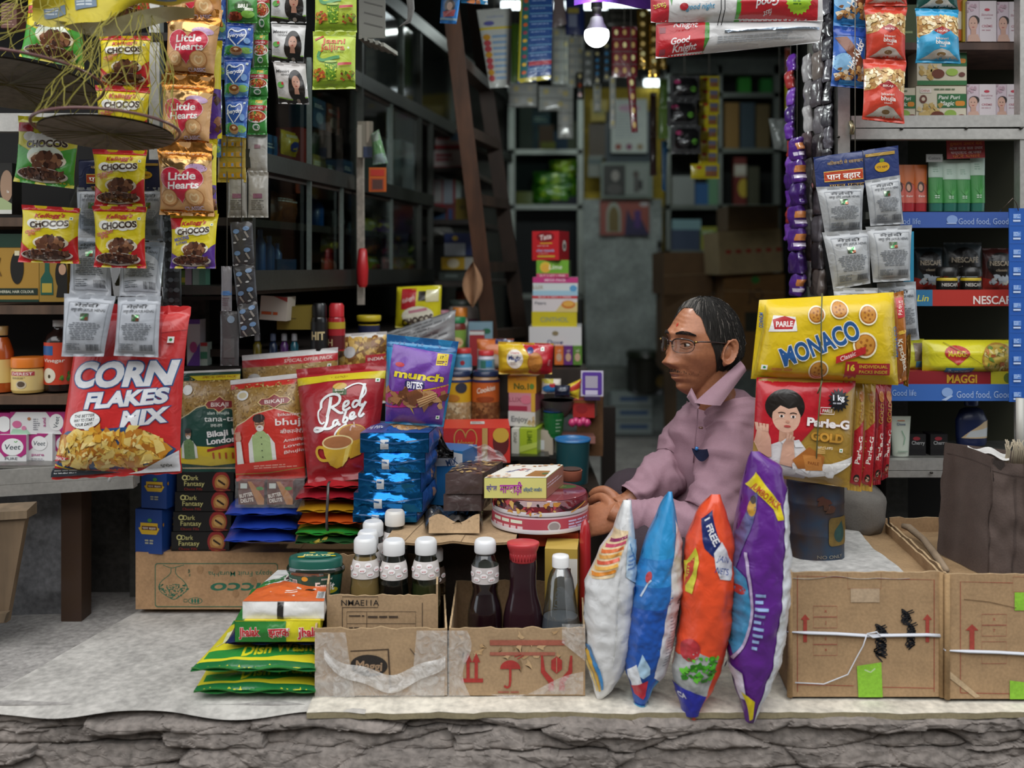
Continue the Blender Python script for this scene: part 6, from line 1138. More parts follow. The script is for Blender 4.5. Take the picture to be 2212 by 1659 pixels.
st('red tea cube on the very top of the tall pile of boxes','tea_box',(1150,499,1207,562),d_,'c4252c',lambda a:(a.ell(a.W*.5,a.H*.2,19,11,'8a1a22'),a.text('Tata',a.W*.5,a.H*.2,11,'ecdcd8',w=26,rot=-10,shear=.2,bold=.02),a.rect(a.W*.3,a.H*.4,a.W*.75,a.H*.44,'d8a83a'),a.lines(a.W*.2,a.H*.5,a.W*.8,a.H*.55,1,'d8b0a8',3),a.text('chai masala',a.W*.5,a.H*.66,6,'a8b0d8',w=38,shear=.2,bold=.02),a.lines(a.W*.25,a.H*.76,a.W*.75,a.H*.8,1,'d8b0a8',4),a.rect(a.W*.2,a.H*.84,a.W*.85,a.H*.9,'d0a83a')),'a01e28',yaw=-26,L=.085,cat='tea box',artR=lambda a:(a.ell(a.W*.5,a.H*.5,10,12,'d8d0c8'),a.ell(a.W*.5,a.H*.52,5,6,'2a2422')))
CG='small coloured cartons under the white soap carton'
for i,(c_,lb)in enumerate((('d8702c','orange small carton'),('6a2f7a','purple small carton'),('5f8a35','green small carton'))):
    carton('small_carton',lb+' in the row under the white soap carton','carton',(1198+20*i,747,1217+20*i,788),d_-.03,.08,c_,lambda a:(a.ell(a.W*.5,a.H*.6,6,9,'c9a48a'),a.text('oil',a.W*.5,a.H*.25,5,'ecdcd0')),group=CG,side='4a2a2a')
# card stand with the purple frame (its printed square left blank)
t=thing('payment_stand','small purple payment card stand at the end of the middle counter','card stand',P(1278,862,2.95))
m=carton('x',None,None,(1255,801,1303,856),2.95,.006,'c9c4d6',lambda a:(a.rrect(3,3,a.W-3,a.H-3,4,'5b3a9a'),a.rect(a.W*.2,a.H*.2,a.W*.75,a.H*.68,'b0a8b8'),a.rect(a.W*.2,a.H*.76,a.W*.75,a.H*.94,'cfc8dc')),yaw=-6,raw=True);m.build('card',t)
m=MB();m.box((P(1262,0,2.95).x,2.94,P(0,864,2.95).z),(P(1296,0,2.95).x,3.0,P(0,856,2.95).z),M('3a2a4a','plastic'));m.build('foot',t)
carton('red_tea_carton','small red carton on the counter just under the purple card stand','carton',(1238,865,1284,902),2.97,.1,'b8302c',lambda a:(a.ell(a.W*.4,a.H*.5,12,9,'a02428'),a.rect(0,0,a.W,a.H*.15,'a86a2c')),yaw=-12,side='8a7a6a')
carton('brown_carton','brown carton holding up the purple card stand','carton',(1246,858,1302,985),3.02,.2,'6a4a2e',None,yaw=-6,fin='card')
mb=MB()
for i in range(5):mb.lathe(P(1236+8*i,922-3*(i%2),2.93),[(.004,0),(.011,.006),(.012,.014),(.007,.022),(.001,.024)],M('c2396e','plastic'),12)
tag(mb.build('trinket_bunch'),'bunch of shiny magenta flower-shaped trinkets below the red carton','trinket')
carton('flat_packet','white and red packet edge on the low shelf beside the dark green bucket','packet',(1212,944,1286,958),2.95,.1,'9a6a62',lambda a:a.rect(a.W*.1,a.H*.2,a.W*.4,a.H*.7,'c8ccd0'),fin='print')
pouch('snack_sachet','small blue, white and yellow snack sachet beside the orange soap box','sachet',(1170,818,1212,850),2.97,.012,'d8cfc4',lambda a:(a.ell(a.W*.4,a.H*.65,16,8,'2f76b4'),a.rect(0,0,a.W*.6,a.H*.3,'d0c24a'),a.ell(a.W*.55,a.H*.4,7,5,'b8323a')),seed=4)
pouch('chilli_sachet','yellow and red pointed sachet propped beside the purple card stand','sachet',((1212,838),(1256,818),(1250,862),(1216,850)),2.95,.01,'d4b92c',lambda a:(a.poly([(0,a.H*.4),(a.W,a.H*.05),(a.W,a.H*.45),(0,a.H*.7)],'c03a2a'),a.ell(a.W*.3,a.H*.85,10,4,'3a7a34')),seed=6)
pouch('dark_sachet','dark blue crumpled sachet between the white and yellow sachets','sachet',(1198,832,1232,858),2.93,.016,'1c2238',None,seed=9)
bottle('steel_bowl','wide shallow grey patterned bowl under the small sachets','bowl',1206,3.0,[(18,900),(26,892),(34,878),(38,864),(36,864),(30,880)],'4a4644',4,'2a2725',finish='plastic')
bottle('green_measuring_cup','green plastic measuring cup on the counter behind the lime soap','cup',1196,2.98,[(17,945),(18,940),(23,896),(24,890),(24,888),(22,888),(21,890)],'1f6a36',4,'2a5a9a',(935,900),'1f6a36',lambda a:a.lines(a.W*.55,4,a.W*.75,a.H,4,'b8d0b8',2,.2))
bottle('plastic_bucket','dark teal plastic bucket on the low step of the counter','bucket',1237,2.76,[(32,1042),(33,1038),(37,960),(38,952),(39,951),(39,946),(36,946),(34,952)],'1f4c52',4,'2a6aa0',finish='plastic')
bottle('clay_bowl','small terracotta dish of wrapped sweets in front of the bucket','dish',1234,2.62,[(18,1038),(22,1036),(24,1015),(22,1012),(18,1014)],'9c5a44',3,'5a4038',finish='matte')
# canes / aerosol cans and boxes on the low shelf under the glass cabinet
def can(lb,cx,y0,y1,w,d,col,cap,art):
    return bottle('aerosol_can',lb,'aerosol can',cx,d,[(w,y1),(w,y0+34),(w*.92,y0+30),(w*.9,y0+29),(w*.9,y0+6),(w*.7,y0)],col,3,cap,(y1-4,y0+40),col,art,'insect spray cans',22)
can('black insect spray can with cream lettering on the low shelf',690,655,757,18,2.72,'151516','0f0f10',lambda a:a.text('HIT',a.W*.5,a.H*.5,17,'cdb98a',w=30,bold=.04))
can('red insect spray can beside the black one on the low shelf',727,655,757,18,2.74,'a8242c','c22a32',lambda a:(a.rect(0,0,a.W,a.H*.25,'b59a2a'),a.rect(0,a.H*.5,a.W,a.H,'5a1a1e'),a.text('H',a.W*.3,a.H*.75,15,'cdb98a')))
bottle('yellow_tub','yellow tub with a navy band on the low shelf behind the spray cans','tub',797,2.95,[(20,748),(21,745),(23,700),(24,694),(26,692),(26,682),(25,681)],'b9a01e',3,'c9b42a',(728,702),'23284a',None)
carton('white_carton','white carton with red edges tilted on the low shelf under the glass cabinet','carton',(560,640,618,692),2.66,.1,'b9afa4',lambda a:(a.poly([(a.W*.5,0),(a.W,0),(a.W,a.H*.2)],'9a3a34'),a.lines(4,a.H*.65,a.W-4,a.H*.8,1,'b8542c',3,.8)),roll=-4)
carton('yellow_carton','dull yellow carton beside the white carton on the low shelf','carton',(598,662,682,712),2.72,.12,'7d6c26',lambda a:a.rect(0,a.H*.5,a.W*.5,a.H*.54,'5a4a1a'))
for i,(c_,lb)in enumerate((('1f3355','navy'),('552a6a','purple'),('1a5a6a','teal'),('8a7a1e','yellow'))):
    bottle('small_bottle','%s capped small bottle in the dark row behind the gold snack pouch'%lb,'bottle',(590,614,636,556)[i],2.75,[(9,775),(9,745),(5,738),(6,736),(6,722),(4,720)],c_,3,'a8aab0' if i else '6a7a9a',group='small bottles behind the snack pouches')
def a_chocob(a):W,H=a.W,a.H;a.rect(W*.12,H*.05,W*.45,H*.55,'b4242c');a.text("Kellogg's",W*.28,H*.3,H*.1,'ecdcd4',w=W*.28,shear=.3,rot=-20);a.rect(W*.5,H*.12,W*.66,H*.35,'2c2420');a.rect(W*.67,H*.1,W*.95,H*.38,'d8d0a8');a.ell(W*.5,H*.7,W*.35,H*.22,'ede8d4');a.text('CHOCOS',W*.5,H*.82,H*.17,'3a2418',w=W*.7,rot=-10,bold=.05);a.stroke([(W*.3,H*.62),(W*.7,H*.55)],6,'d08a9a')
pouch('cereal_pouch','yellow and red chocolate cereal pouch standing on the dim inner shelf','cereal pouch',((858,620),(954,616),(951,706),(854,708)),3.15,.03,'d6cb24',a_chocob,ts=.03,bs=.03,pinch=0,seed=33,wr=.7)
# loose tubes and packs left, between the cereal strip and the razors
for i,(x0,c_,lb)in enumerate(((400,'a88a9a','mauve'),(416,'9fb0a2','pale green'),(430,'6f9a86','green and white'))):
    carton('ointment_box','%s slim ointment box standing on the dark shelf behind the heart biscuits'%lb,'box',(x0,578,x0+14,640),2.66,.04,c_,lambda a:a.rect(0,a.H*.6,a.W,a.H*.7,'6a8a7a'),group='slim ointment boxes')
carton('shampoo_box','white and purple box standing behind the red corn flakes bag','box',(404,690,432,790),2.72,.05,'c9c4cc',lambda a:(a.rect(0,0,a.W,a.H*.1,'6a3f9a'),a.poly([(0,a.H),(a.W,a.H*.5),(a.W,a.H)],'6a3f9a'),a.ell(a.W*.5,a.H*.6,8,12,'b8488a')))
carton('green_white_box','small white box with a red top beside the purple one','box',(432,740,448,790),2.725,.04,'b9c9be',lambda a:(a.rect(0,0,a.W,a.H*.15,'b8323a'),a.rect(0,a.H*.4,a.W,a.H*.7,'3f8a6a')))
carton('snack_packet','green and yellow packet on the dark shelf above the corn flakes bag','packet',(378,584,402,636),2.68,.03,'5a7a1e',lambda a:(a.rect(0,a.H*.3,a.W,a.H*.5,'c0b02a'),a.rect(0,a.H*.7,a.W,a.H*.85,'2f6a2a')))
m=MB();m.box((-.96,2.63,P(0,648,2.63).z),(-.72,2.74,P(0,640,2.63).z),M('1f1814','wood'));tag(m.build('wall_shelf'),'short dark shelf carrying the slim ointment boxes','shelf')
m=MB();m.box((-.98,2.70,P(0,797,2.72).z),(-.70,2.785,P(0,790,2.72).z),M('1f1814','wood'));tag(m.build('wall_shelf'),'short dark shelf behind the top of the red corn flakes bag','shelf')
# ---------------------------------------------------------------- goods inside the slanted glass cabinet
_used=set()
def behind(px,z,off):return PLz(px,z,off)
def cab_item(kind,px,w,h,z,col,lb,off=.10,art=None,cat=None):
    """item w x h metres standing on cabinet shelf level z, seen through the glass at photo column px"""
    c=behind(px,z,off);ux=Vector((.2008,.9796,0));nn=Vector((.9796,-.2008,0))
    if kind in('box','packet','pouch'):
        a=c-ux*w/2;b=c+ux*w/2;up=Vector((0,0,h));th=.08 if kind=='box' else .04
        F_=[a+up,b+up,b,a];m=MB()
        if kind=='box':m.hexa(F_+[p-nn*th for p in F_],M(col,'print'));sf=flat_surf(F_,40,40*h/w,nn)
        else:
            sf=pouch_surf(F_,40,40*h/w,.025,nrm=nn,seed=int(px));m.grid(lambda u,v:sf(u*40,v*40*h/w),8,8,M(col));m.grid(lambda u,v:sf(u*40,v*40*h/w,0,-1),8,8,M(col))
        if art:art(Art(m,sf,40,40*h/w,'print',12))
        o=m.build({'box':'carton','packet':'snack_packet','pouch':'snack_packet'}[kind]);tag(o,lb,cat or kind,'goods inside the glass cabinet');return o
    m=MB();r=w/2;m.lathe(c-nn*r,[(r*.95,0),(r,h*.03),(r,h*.68),(r*.5,h*.8),(r*.45,h*.84),(r*.5,h*.85),(r*.5,h)],M(col,'plastic'),16)
    o=m.build('bottle');tag(o,lb,cat or 'bottle','goods inside the glass cabinet');return o
L2=lambda c1,c2:(lambda a:(a.rect(0,a.H*.15,a.W,a.H*.4,c1),a.ell(20,a.H*.65,12,a.H*.2,c2),a.lines(4,a.H*.2,36,a.H*.34,2,'d8d8d0',3)))
zl=1.745
for it in(('box',582,.10,.12,zl,'2f5f8c','blue carton at the left end of the upper glass cabinet shelf',L2('24507a','9ab0c8')),
           ('packet',622,.11,.05,zl,'9aa02c','yellow-green noodle packet lying low behind the upper cabinet glass',L2('6a7a1e','c8b83a')),
           ('packet',622,.10,.07,zl+.075,'d0ae1e','yellow packet stacked above the yellow-green one behind glass',L2('c8a21a','2a3a7a')),
           ('box',656,.04,.17,zl,'8f2420','tall narrow red carton in the upper glass cabinet',None),
           ('box',690,.10,.10,zl,'8a7426','mustard carton in the middle of the upper glass cabinet',L2('b8a860','6a5a1a')),
           ('box',716,.06,.08,zl,'6f7a72','small grey-green carton right of the mustard one behind glass',L2('c8ccc8','5a6460')),
           ('box',752,.09,.11,zl,'2a4a6c','blue carton at the right end of the upper glass cabinet',L2('1f3a5a','6a8aa8')),
           ('box',690,.10,.09,1.93,'37516a','grey-blue carton on the top level of the upper glass cabinet',L2('2a4058','8a9aa8')),
           ('box',720,.10,.09,1.93,'70402a','rusty orange carton on the top level of the upper glass cabinet',L2('8a3a2a','b89a8a')),
           ('box',838,.14,.20,1.78,'a4aaa6','large pale grey carton behind the far upper glass door',None),
           ('box',882,.16,.22,1.78,'aeb2b4','large white carton next to the pale grey one behind glass',L2('c8ccd0','b0b4b8')),
           ('box',815,.09,.12,1.60,'5a4a20','olive brown carton low behind the far glass door',None),
           ('packet',612,.17,.09,1.62,'6a3a14','rust brown packet on the middle level of the lower glass cabinet',L2('7a441a','5a2e10')),
           ('bottle',573,.03,.13,1.475,'2a5a94','tall blue bottle at the left of the lower glass cabinet',None),
           ('bottle',592,.03,.11,1.475,'2f64a0','blue bottle second from the left in the lower glass cabinet',None),
           ('bottle',608,.03,.09,1.475,'2a5a94','short blue bottle third from the left in the lower glass cabinet',None),
           ('box',620,.13,.045,1.475,'1f4668','flat dark blue carton in front of the short blue bottles',None),
           ('bottle',698,.07,.11,1.62,'1f4f8c','fat blue bottle on the middle level of the lower glass cabinet',None),
           ('packet',726,.07,.06,1.62,'6a746e','grey packet right of the fat blue bottle behind glass',None),
           ('packet',708,.12,.06,1.545,'6a5a1a','red and yellow packet near the cabinet\'s middle post',L2('6a1f1c','b8a83a')),
           ('packet',706,.09,.05,1.475,'7a3a1a','orange packet at the foot of the lower glass cabinet',None),
           ('packet',800,.12,.07,1.60,'8f8a24','yellow snack packet high behind the lower right glass door',L2('c8b83a','6a2a7a')),
           ('packet',832,.14,.07,1.60,'4a2260','purple snack packet high behind the lower right glass door',L2('c8b02a','6a3a8a')),
           ('packet',800,.12,.07,1.545,'b0651e','orange snack packet in the middle of the lower right door',L2('c8862a','8a2a1e')),
           ('packet',838,.14,.07,1.545,'8f1f24','dark red snack packet in the middle of the lower right door',L2('b8484a','c8a83a')),
           ('packet',876,.14,.08,1.545,'3f7a34','green snack packet at the far side of the lower right door',L2('8aa83a','b8c84a')),
           ('packet',800,.12,.06,1.475,'8f8a22','lime yellow snack packet at the foot of the lower right door',L2('6a8a2a','b8484a')),
           ('packet',838,.13,.06,1.475,'7a1f28','crimson snack packet at the foot of the lower right door',L2('b8484a','5a8a3a')),
           ('packet',878,.14,.06,1.475,'58802c','grass green snack packet at the foot of the lower right door',L2('b8b83a','a83a3a'))):
    cab_item(it[0],it[1],it[2],it[3],it[4],it[5],it[6],art=it[7])
# open shelves beside the ladder
OG='boxes on the open shelves beside the ladder'
for nm,bb,d,col,art,lb in(
    ('carton',(940,278,996,322),4.3,'c4b4b2',lambda a:(a.lines(4,8,a.W-4,a.H*.6,2,'a04a54',3,.7),a.rect(a.W*.6,a.H*.2,a.W*.95,a.H*.6,'7a9ab8'),a.rect(0,a.H*.8,a.W,a.H,'a83a40')),'white and pink carton, upper of two beside the ladder'),
    ('carton',(937,324,1000,368),4.3,'c6b8b6',lambda a:(a.lines(4,8,a.W-4,a.H*.6,2,'a04a54',8,.7),a.rect(0,a.H*.8,a.W,a.H,'a83a40')),'white and pink carton, lower of two beside the ladder'),
    ('carton',(934,388,958,440),4.2,'b4b2b2',lambda a:a.frame(2,2,a.W-2,a.H-2,3,'9c3038'),'slim white carton with red edges on the open shelf'),
    ('carton',(958,388,984,440),4.2,'9fa8b4',lambda a:a.rect(a.W*.8,0,a.W,a.H,'9c3038'),'slim grey-blue carton beside the red-edged one'),
    ('carton',(934,441,962,475),4.2,'3f5a80',lambda a:a.rect(0,0,a.W,a.H*.25,'9c3038'),'small blue and red carton under the slim cartons'),
    ('carton',(962,441,984,475),4.2,'7a3a3a',lambda a:a.rect(a.W*.3,a.H*.3,a.W*.7,a.H,'3f5a90'),'small maroon carton beside the blue and red one'),
    ('carton',(984,428,1012,478),4.2,'8a7420',lambda a:a.ell(a.W*.5,a.H*.4,6,6,'6a5616'),'mustard yellow carton at the ladder\'s edge'),
    ('carton',(960,504,1018,552),3.9,'1f2f63',lambda a:(a.rect(0,a.H*.45,a.W*.78,a.H,'a9b0b8'),a.ell(a.W*.4,a.H*.22,6,5,'c8a83a')),'navy box with a white label on the lower open shelf'),
    ('carton',(953,556,1022,582),3.9,'c29b22',lambda a:(a.ell(a.W*.38,a.H*.5,13,10,'d8ccb0'),a.rect(a.W*.74,0,a.W,a.H,'b4b2ac')),'yellow and white box under the navy one'),
    ('carton',(948,588,1016,606),3.85,'3c4440',lambda a:a.rect(a.W*.2,a.H*.3,a.W*.6,a.H*.6,'6a7470'),'flat dark box at the foot of the yellow and white one')):
    carton(nm,lb,'carton',bb,d,.12,col,art,yaw=-8,group=OG)
for z_,d0,d1,x0,x1 in((P(0,371,4.3).z,4.15,5.2,930,1010),(P(0,480,4.2).z,4.05,5.0,928,1016),(P(0,610,3.85).z,3.75,4.4,940,1030)):
    m=MB();a=P(x0,0,d0).x;b=P(x1,0,d0).x;m.hexa([Vector((a,d0,z_+.005)),Vector((b,d0,z_+.005)),Vector((b,d0,z_-.015)),Vector((a,d0,z_-.015)),Vector((a+.15,d1,z_+.005)),Vector((b+.15,d1,z_+.005)),Vector((b+.15,d1,z_-.015)),Vector((a+.15,d1,z_-.015))],WD);m.build('open_shelf',gc)
pouch('white_plastic_bag','crumpled white plastic bag on the open shelf above the navy box','plastic bag',((932,486),(975,490),(985,512),(930,512)),4.1,.04,'8f8f8b',None,wr=1.6,seed=3)
mb=MB();mb.grid(lambda u,v:P(1035+22*math.sin(3.14*v)*(1-2*u)*-1-14+28*u*0,565+100*v,3.3+.02*math.sin(u*6)),6,8,M('a07a5c','cloth'));tag(mb.build('hanging_cloth'),'small pinkish brown cloth hanging on the ladder','cloth')
# small things hung on the middle post
pouch('hanging_pouch','limp green and clear pouch hanging on the middle post of the glass cabinet','pouch',((802,290),(818,280),(838,352),(806,356)),3.05,.015,'6f9a6a',lambda a:(a.rect(0,0,a.W,a.H*.3,'9aa89a'),a.rect(0,a.H*.7,a.W,a.H,'8fa0a0')),seed=3)
carton('red_calendar_card','small red and yellow card hanging on the middle cabinet post','card',(797,362,834,414),3.0,.006,'c8601e',lambda a:(a.rect(a.W*.1,a.H*.08,a.W*.9,a.H*.35,'c0362a'),a.rect(a.W*.12,a.H*.45,a.W*.88,a.H*.95,'a8452a'),a.rect(a.W*.2,a.H*.5,a.W*.8,a.H*.9,'5a3a34')))
carton('paper_bundle','small bundle of dusty papers hung on the cabinet post above the green pouch','paper',(772,262,804,340),3.05,.02,'8f8678',lambda a:(a.rect(0,a.H*.1,a.W*.3,a.H,'b8aea0'),a.rect(a.W*.6,0,a.W*.8,a.H*.6,'a89a8a'),a.rect(a.W*.4,a.H*.7,a.W,a.H,'3a4460')))
# white perforated sheets at the top
carton('blister_card','dusty white card with slots hanging at the top beside the spice drink strip','card',(775,-60,832,82),2.6,.006,'7c7b74',lambda a:[a.stroke([(a.W*.2,a.H*(.45+.16*i)),(a.W*.9,a.H*(.52+.16*i))],3,'55534e')for i in range(3)])
mb=MB()
for i in range(5):mb.bar(P(778+12*i,80+4*i,2.6),P(800+14*i,100+4*i,2.75),.008,.01,M('8a8880','dirty'))
tag(mb.build('wire_rack'),'dusty slotted bracket under the white slotted card','bracket')
mb=MB();mb.tube([P(882,-30,2.5),P(888,20,2.5),P(884,45,2.5),P(862,58,2.5)],[.012,.009,.006,.001],M('6a6866','cloth'),7);tag(mb.build('plastic_twist'),'wisp of grey twisted plastic hanging from above near the ladder','string')
# ================================================================ hung deep inside and on the back wall
def hang(name,label,cat,bb,d,col,art=None,th=.006,group=None,**kw):
    q=quad(bb,d);t=thing(name,label,cat,(q[0]+q[1])/2,group)
    pouch('card',None,None,bb,d,th,col,art,parent=t,ts=.01,bs=.01,pinch=0,wr=kw.pop('wr',.5),**kw)
    top=(q[0]+q[1])/2;m=MB();m.tube([top+Vector((0,.003,-.005)),Vector((top.x,top.y,2.7))],.0012,M('5a5750','net'),5);m.build('hanging_string',t);return t
def a_tabcard(a):
    W,H=a.W,a.H;a.text('medicine',W*.5,H*.1,H*.03,'8a94b8',w=W*.5);a.rect(0,H*.235,W,H*.265,'c9b43a')
    a.ell(W*.3,H*.185,10,5,'5a5a9a')
    for i in range(8):a.ell(W*.18,H*(.36+.075*i),8,7,'a8424a' if i%3 else 'b8862a',10);a.rect(W*.36,H*(.34+.075*i),W*.85,H*(.375+.075*i),'7a96b4')
hang('tablet_card','long white printed card with red dots hanging between the ladder rails','hanging card',((1030,22),(1106,16),(1102,188),(1058,190)),3.42,'b4b6b2',a_tabcard)
def a_bluecard(a):
    W,H=a.W,a.H;a.rect(0,0,W*.28,H,'1e5a5a');a.rect(0,0,W*.06,H,'a09a2a');a.rect(0,H*.96,W,H,'a89a2a')
    for i in range(13):a.rect(W*.3,H*(.02+.072*i),W,H*(.03+.072*i),'5a86a8');a.lines(W*.36,H*(.045+.072*i),W*.95,H*(.06+.072*i),1,'8aa4c8',i);a.ell(W*.18,H*(.05+.072*i),5,4,('b8502a','8a3a4a','c8a03a')[i%3],8)
    a.rect(W*.32,H*.82,W,H*.86,'9a2a3a')
hang('sachet_sheet','tall dark blue sheet of sachets with a yellow edge hanging left of the bulb','hanging card',((1126,-60),(1196,-60),(1190,172),(1118,180)),3.3,'1b3f78',a_bluecard)
def a_blis(col,n,m_,dot='cfc9a8'):
    dot='e9e6d6' if dot in('b8b4a0','b4b2a4','a8a89c','c8b890','c8c0a0','b0aea0')else dot
    def f(a):
        for j in range(m_):
            a.rect(0,a.H*(j+.95)/m_,a.W,a.H*(j+1)/m_,'5f635e')
            for i in range(n):a.ell(a.W*(i+.5)/n,a.H*(j+.45)/m_,a.W*.16/n+1.5,a.H*.2/m_+1,dot if(i*3+j*5)%4 else 'f2e6a8',9,fin='gloss')
    return f
BG='blister strips of tablets hung around the bulb'
for bb,d,col,art,lb in(
    ((1100,180,1160,232),4.2,'cdd1cc',a_blis('',2,2,'b8b4a0'),'silver tablet strip at the lower left of the hanging cluster'),
    ((1164,186,1226,240),4.3,'cdd1cc',a_blis('',2,2,'b4b2a4'),'silver tablet strip just right of the lower left one'),
    ((1192,60,1232,184),4.4,'cdd1cc',a_blis('',2,5,'a8a89c'),'tall silver tablet strip left of the bulb'),
    ((1226,78,1262,190),4.35,'cdd1cc',a_blis('',2,5,'c8b890'),'tall silver tablet strip directly under the left of the bulb'),
    ((1205,190,1238,300),4.3,'cdd1cc',a_blis('',1,4,'c8c0a0'),'long pale tablet strip hanging lowest in the cluster'),
    ((1258,108,1282,186),4.2,'7d827f',a_blis('',1,4,'d0d4d2'),'grey tablet strip right below the bulb'),
    ((1282,110,1298,182),4.1,'33383d',a_blis('',1,5,'4f9ad0'),'dark strip of blue capsules below the bulb'),
    ((1302,92,1318,176),4.1,'3b4248',a_blis('',1,5,'5aa6dc'),'dark strip of blue capsules right of the bulb'),
    ((1317,165,1330,278),4.0,'cdd1cc',a_blis('',1,5,'c8c0a0'),'narrow silver strip left of the white calendar'),
    ((1282,180,1298,242),4.4,'cdd1cc',a_blis('',1,3,'b0aea0'),'short silver strip in front of the yellow wall'),
    ((1245,156,1260,216),4.1,'2a2c2c',a_blis('',1,3,'b8502a'),'short black strip with orange tips below the bulb')):
    hang('tablet_strip',lb,'tablet strip',bb,d,col,art,group=BG)
hang('maroon_sheet','maroon sheet of gold dotted sachets right of the bulb','sachet sheet',(1322,58,1376,168),3.5,'6a1c26',a_blis('',3,4,'c9a86a'))
hang('maroon_strip','narrow maroon strip with gold dots hanging in front of the calendar','sachet strip',((1354,165),(1372,165),(1378,286),(1364,288)),3.48,'6a1c26',a_blis('',1,4,'d0b070'))
for i,bb in enumerate(((1376,22,1400,150),(1400,30,1424,168),(1422,40,1440,150))):
    hang('gold_sachet_strip','shiny gold sachet strip, %s beside the red wrapped packs'%('leftmost','middle one','rightmost')[i],'sachet strip',bb,3.6+.05*i,'a8863c',a_blis('',1,6,'e0c078'),group='gold sachet strips',fin='foil')
hang('grey_carton_card','grey-brown printed card with dark letters above the maroon sheet','card',(1312,16,1400,56),4.4,'55534a',lambda a:(a.rect(2,a.H*.2,a.W*.6,a.H*.8,'34332e'),a.text('SKILLS',a.W*.3,a.H*.5,9,'7a786c',w=38),a.rect(a.W*.75,a.H*.1,a.W*.9,a.H*.4,'3a382f')))
hang('blue_banner','dark blue hanging pack with a yellow label behind the bulb','hanging pack',(1222,-40,1262,76),4.0,'1f2f6a',lambda a:(a.rect(a.W*.1,a.H*.5,a.W*.7,a.H*.6,'b0a04a'),a.rect(a.W*.15,a.H*.62,a.W*.6,a.H*.85,'8a94b0')))
hang('grey_streamer','greyish pink hanging wrapper beside the tall dark blue sheet','hanging pack',((1198,-40),(1214,-40),(1224,52),(1192,62)),3.7,'7a6c6c',None)
hang('woman_sachet','bright blue sachet with a woman\'s face hanging at the ladder top','sachet',((954,-14),(995,-10),(986,52),(950,50)),2.7,'2a6fb4',lambda a:(a.ell(a.W*.5,a.H*.42,11,15,'3a241c'),a.ell(a.W*.5,a.H*.42,6,9,'c29a84'),a.poly([(a.W*.15,a.H*.62),(a.W*.85,a.H*.52),(a.W*.8,a.H*.75),(a.W*.2,a.H*.8)],'a84a52'),a.rect(0,a.H*.82,a.W,a.H*.9,'7a94a8')))
hang('blue_sachet','bright blue sachet edge hanging right of the woman\'s face sachet','sachet',((994,-40),(1050,-40),(1054,10),(996,6)),2.75,'3a86b8',lambda a:a.blobs(0,a.H*.6,a.W,a.H,10,['d0d4d8','c87a4a'],4,8,2))
hang('green_sachet_sheet','green sheet of sachets in shade between the blue sheet and the white card','sachet sheet',(1104,52,1122,178),4.4,'5f8a28',None)
mb=MB();mb.grid(lambda u,v:P(1240+180*u,-30+(42-8*math.sin(u*5))*v,2.65+.06*math.sin(u*7)*v),24,6,M('5a2f8a','film'));tag(mb.build('purple_plastic_sheet'),'purple plastic sheet bunched above the light bulb','plastic sheet')
# back wall furnishings
carton('wall_calendar','white wall calendar sheet on the yellow back wall','calendar',(1320,214,1398,330),BD-.05,.012,'b3bbb4',lambda a:(a.ell(a.W*.5,a.H*.17,24,8,'b894a8'),a.lines(a.W*.12,a.H*.28,a.W*.9,a.H*.75,9,'8f98a0',3,.3),[a.ell(a.W*(.2+.3*i),a.H*.89,7,7,c_)for i,c_ in enumerate(('8a4a3a','7a3f5a','8a7a5a'))]))
carton('grey_picture','dark blue board behind the white calendar','board',(1308,240,1405,350),BD-.02,.01,'1f3038')
t=thing('framed_photo','pair of old black and white photographs in one frame above the steel door','picture frame',P(1353,430,BD-.05))
m=carton('x',None,None,(1298,350,1410,428),BD-.06,.02,'6f7a72',None,raw=True);m.build('frame',t)
m=carton('x',None,None,(1304,357,1350,422),BD-.065,.004,'2c2d2b',lambda a:(a.ell(a.W*.55,a.H*.35,9,12,'8a8680'),a.ell(a.W*.5,a.H*.8,16,12,'4a4846')),raw=True);m.build('photo',t)
m=carton('x',None,None,(1352,357,1400,422),BD-.065,.004,'7d857f',lambda a:(a.ell(a.W*.45,a.H*.3,7,8,'4a423c'),a.rect(a.W*.35,a.H*.4,a.W*.6,a.H*.9,'4f4f4c'),a.rect(a.W*.55,a.H*.5,a.W*.75,a.H*.8,'2a2a2a')),raw=True);m.build('photo',t)
carton('printed_picture','faded red printed picture of a temple arch on the steel door','poster',(1296,432,1402,508),BD-.03,.008,'8c4a40',lambda a:(a.ell(a.W*.28,a.H*.45,16,30,'8f9488'),a.rect(a.W*.13,a.H*.45,a.W*.43,a.H*.92,'8f9488'),a.ell(a.W*.28,a.H*.5,11,24,'6a5a30'),a.rect(a.W*.18,a.H*.5,a.W*.38,a.H*.9,'6a5a30'),a.poly([(a.W*.5,a.H),(a.W*.55,a.H*.25),(a.W*.68,a.H*.6),(a.W*.75,a.H*.3),(a.W*.9,a.H*.7),(a.W,a.H)],'2f2a4a'),a.rect(a.W*.7,a.H*.3,a.W*.83,a.H*.8,'4a2f6a'),a.ell(a.W*.9,a.H*.12,10,5,'a8a0a0')))
carton('pinned_paper','brown and grey papers pinned to the yellow wall left of the calendar','paper',(1272,268,1308,342),BD-.02,.01,'3f3320',lambda a:a.rect(0,a.H*.9,a.W*.9,a.H,'5a6058'))
carton('pinned_note','grey notes pinned below the brown papers on the yellow wall','paper',(1270,338,1300,382),BD-.03,.01,'757a72',lambda a:a.rect(0,a.H*.1,a.W,a.H*.4,'4a5a58'))
carton('wall_notice','yellow wall notice with faint blue letters behind the tablet strips','notice',(1276,216,1312,262),BD-.02,.006,'a8941e',lambda a:a.text('गोली',a.W*.5,a.H*.6,12,'6f7a4a',w=26))
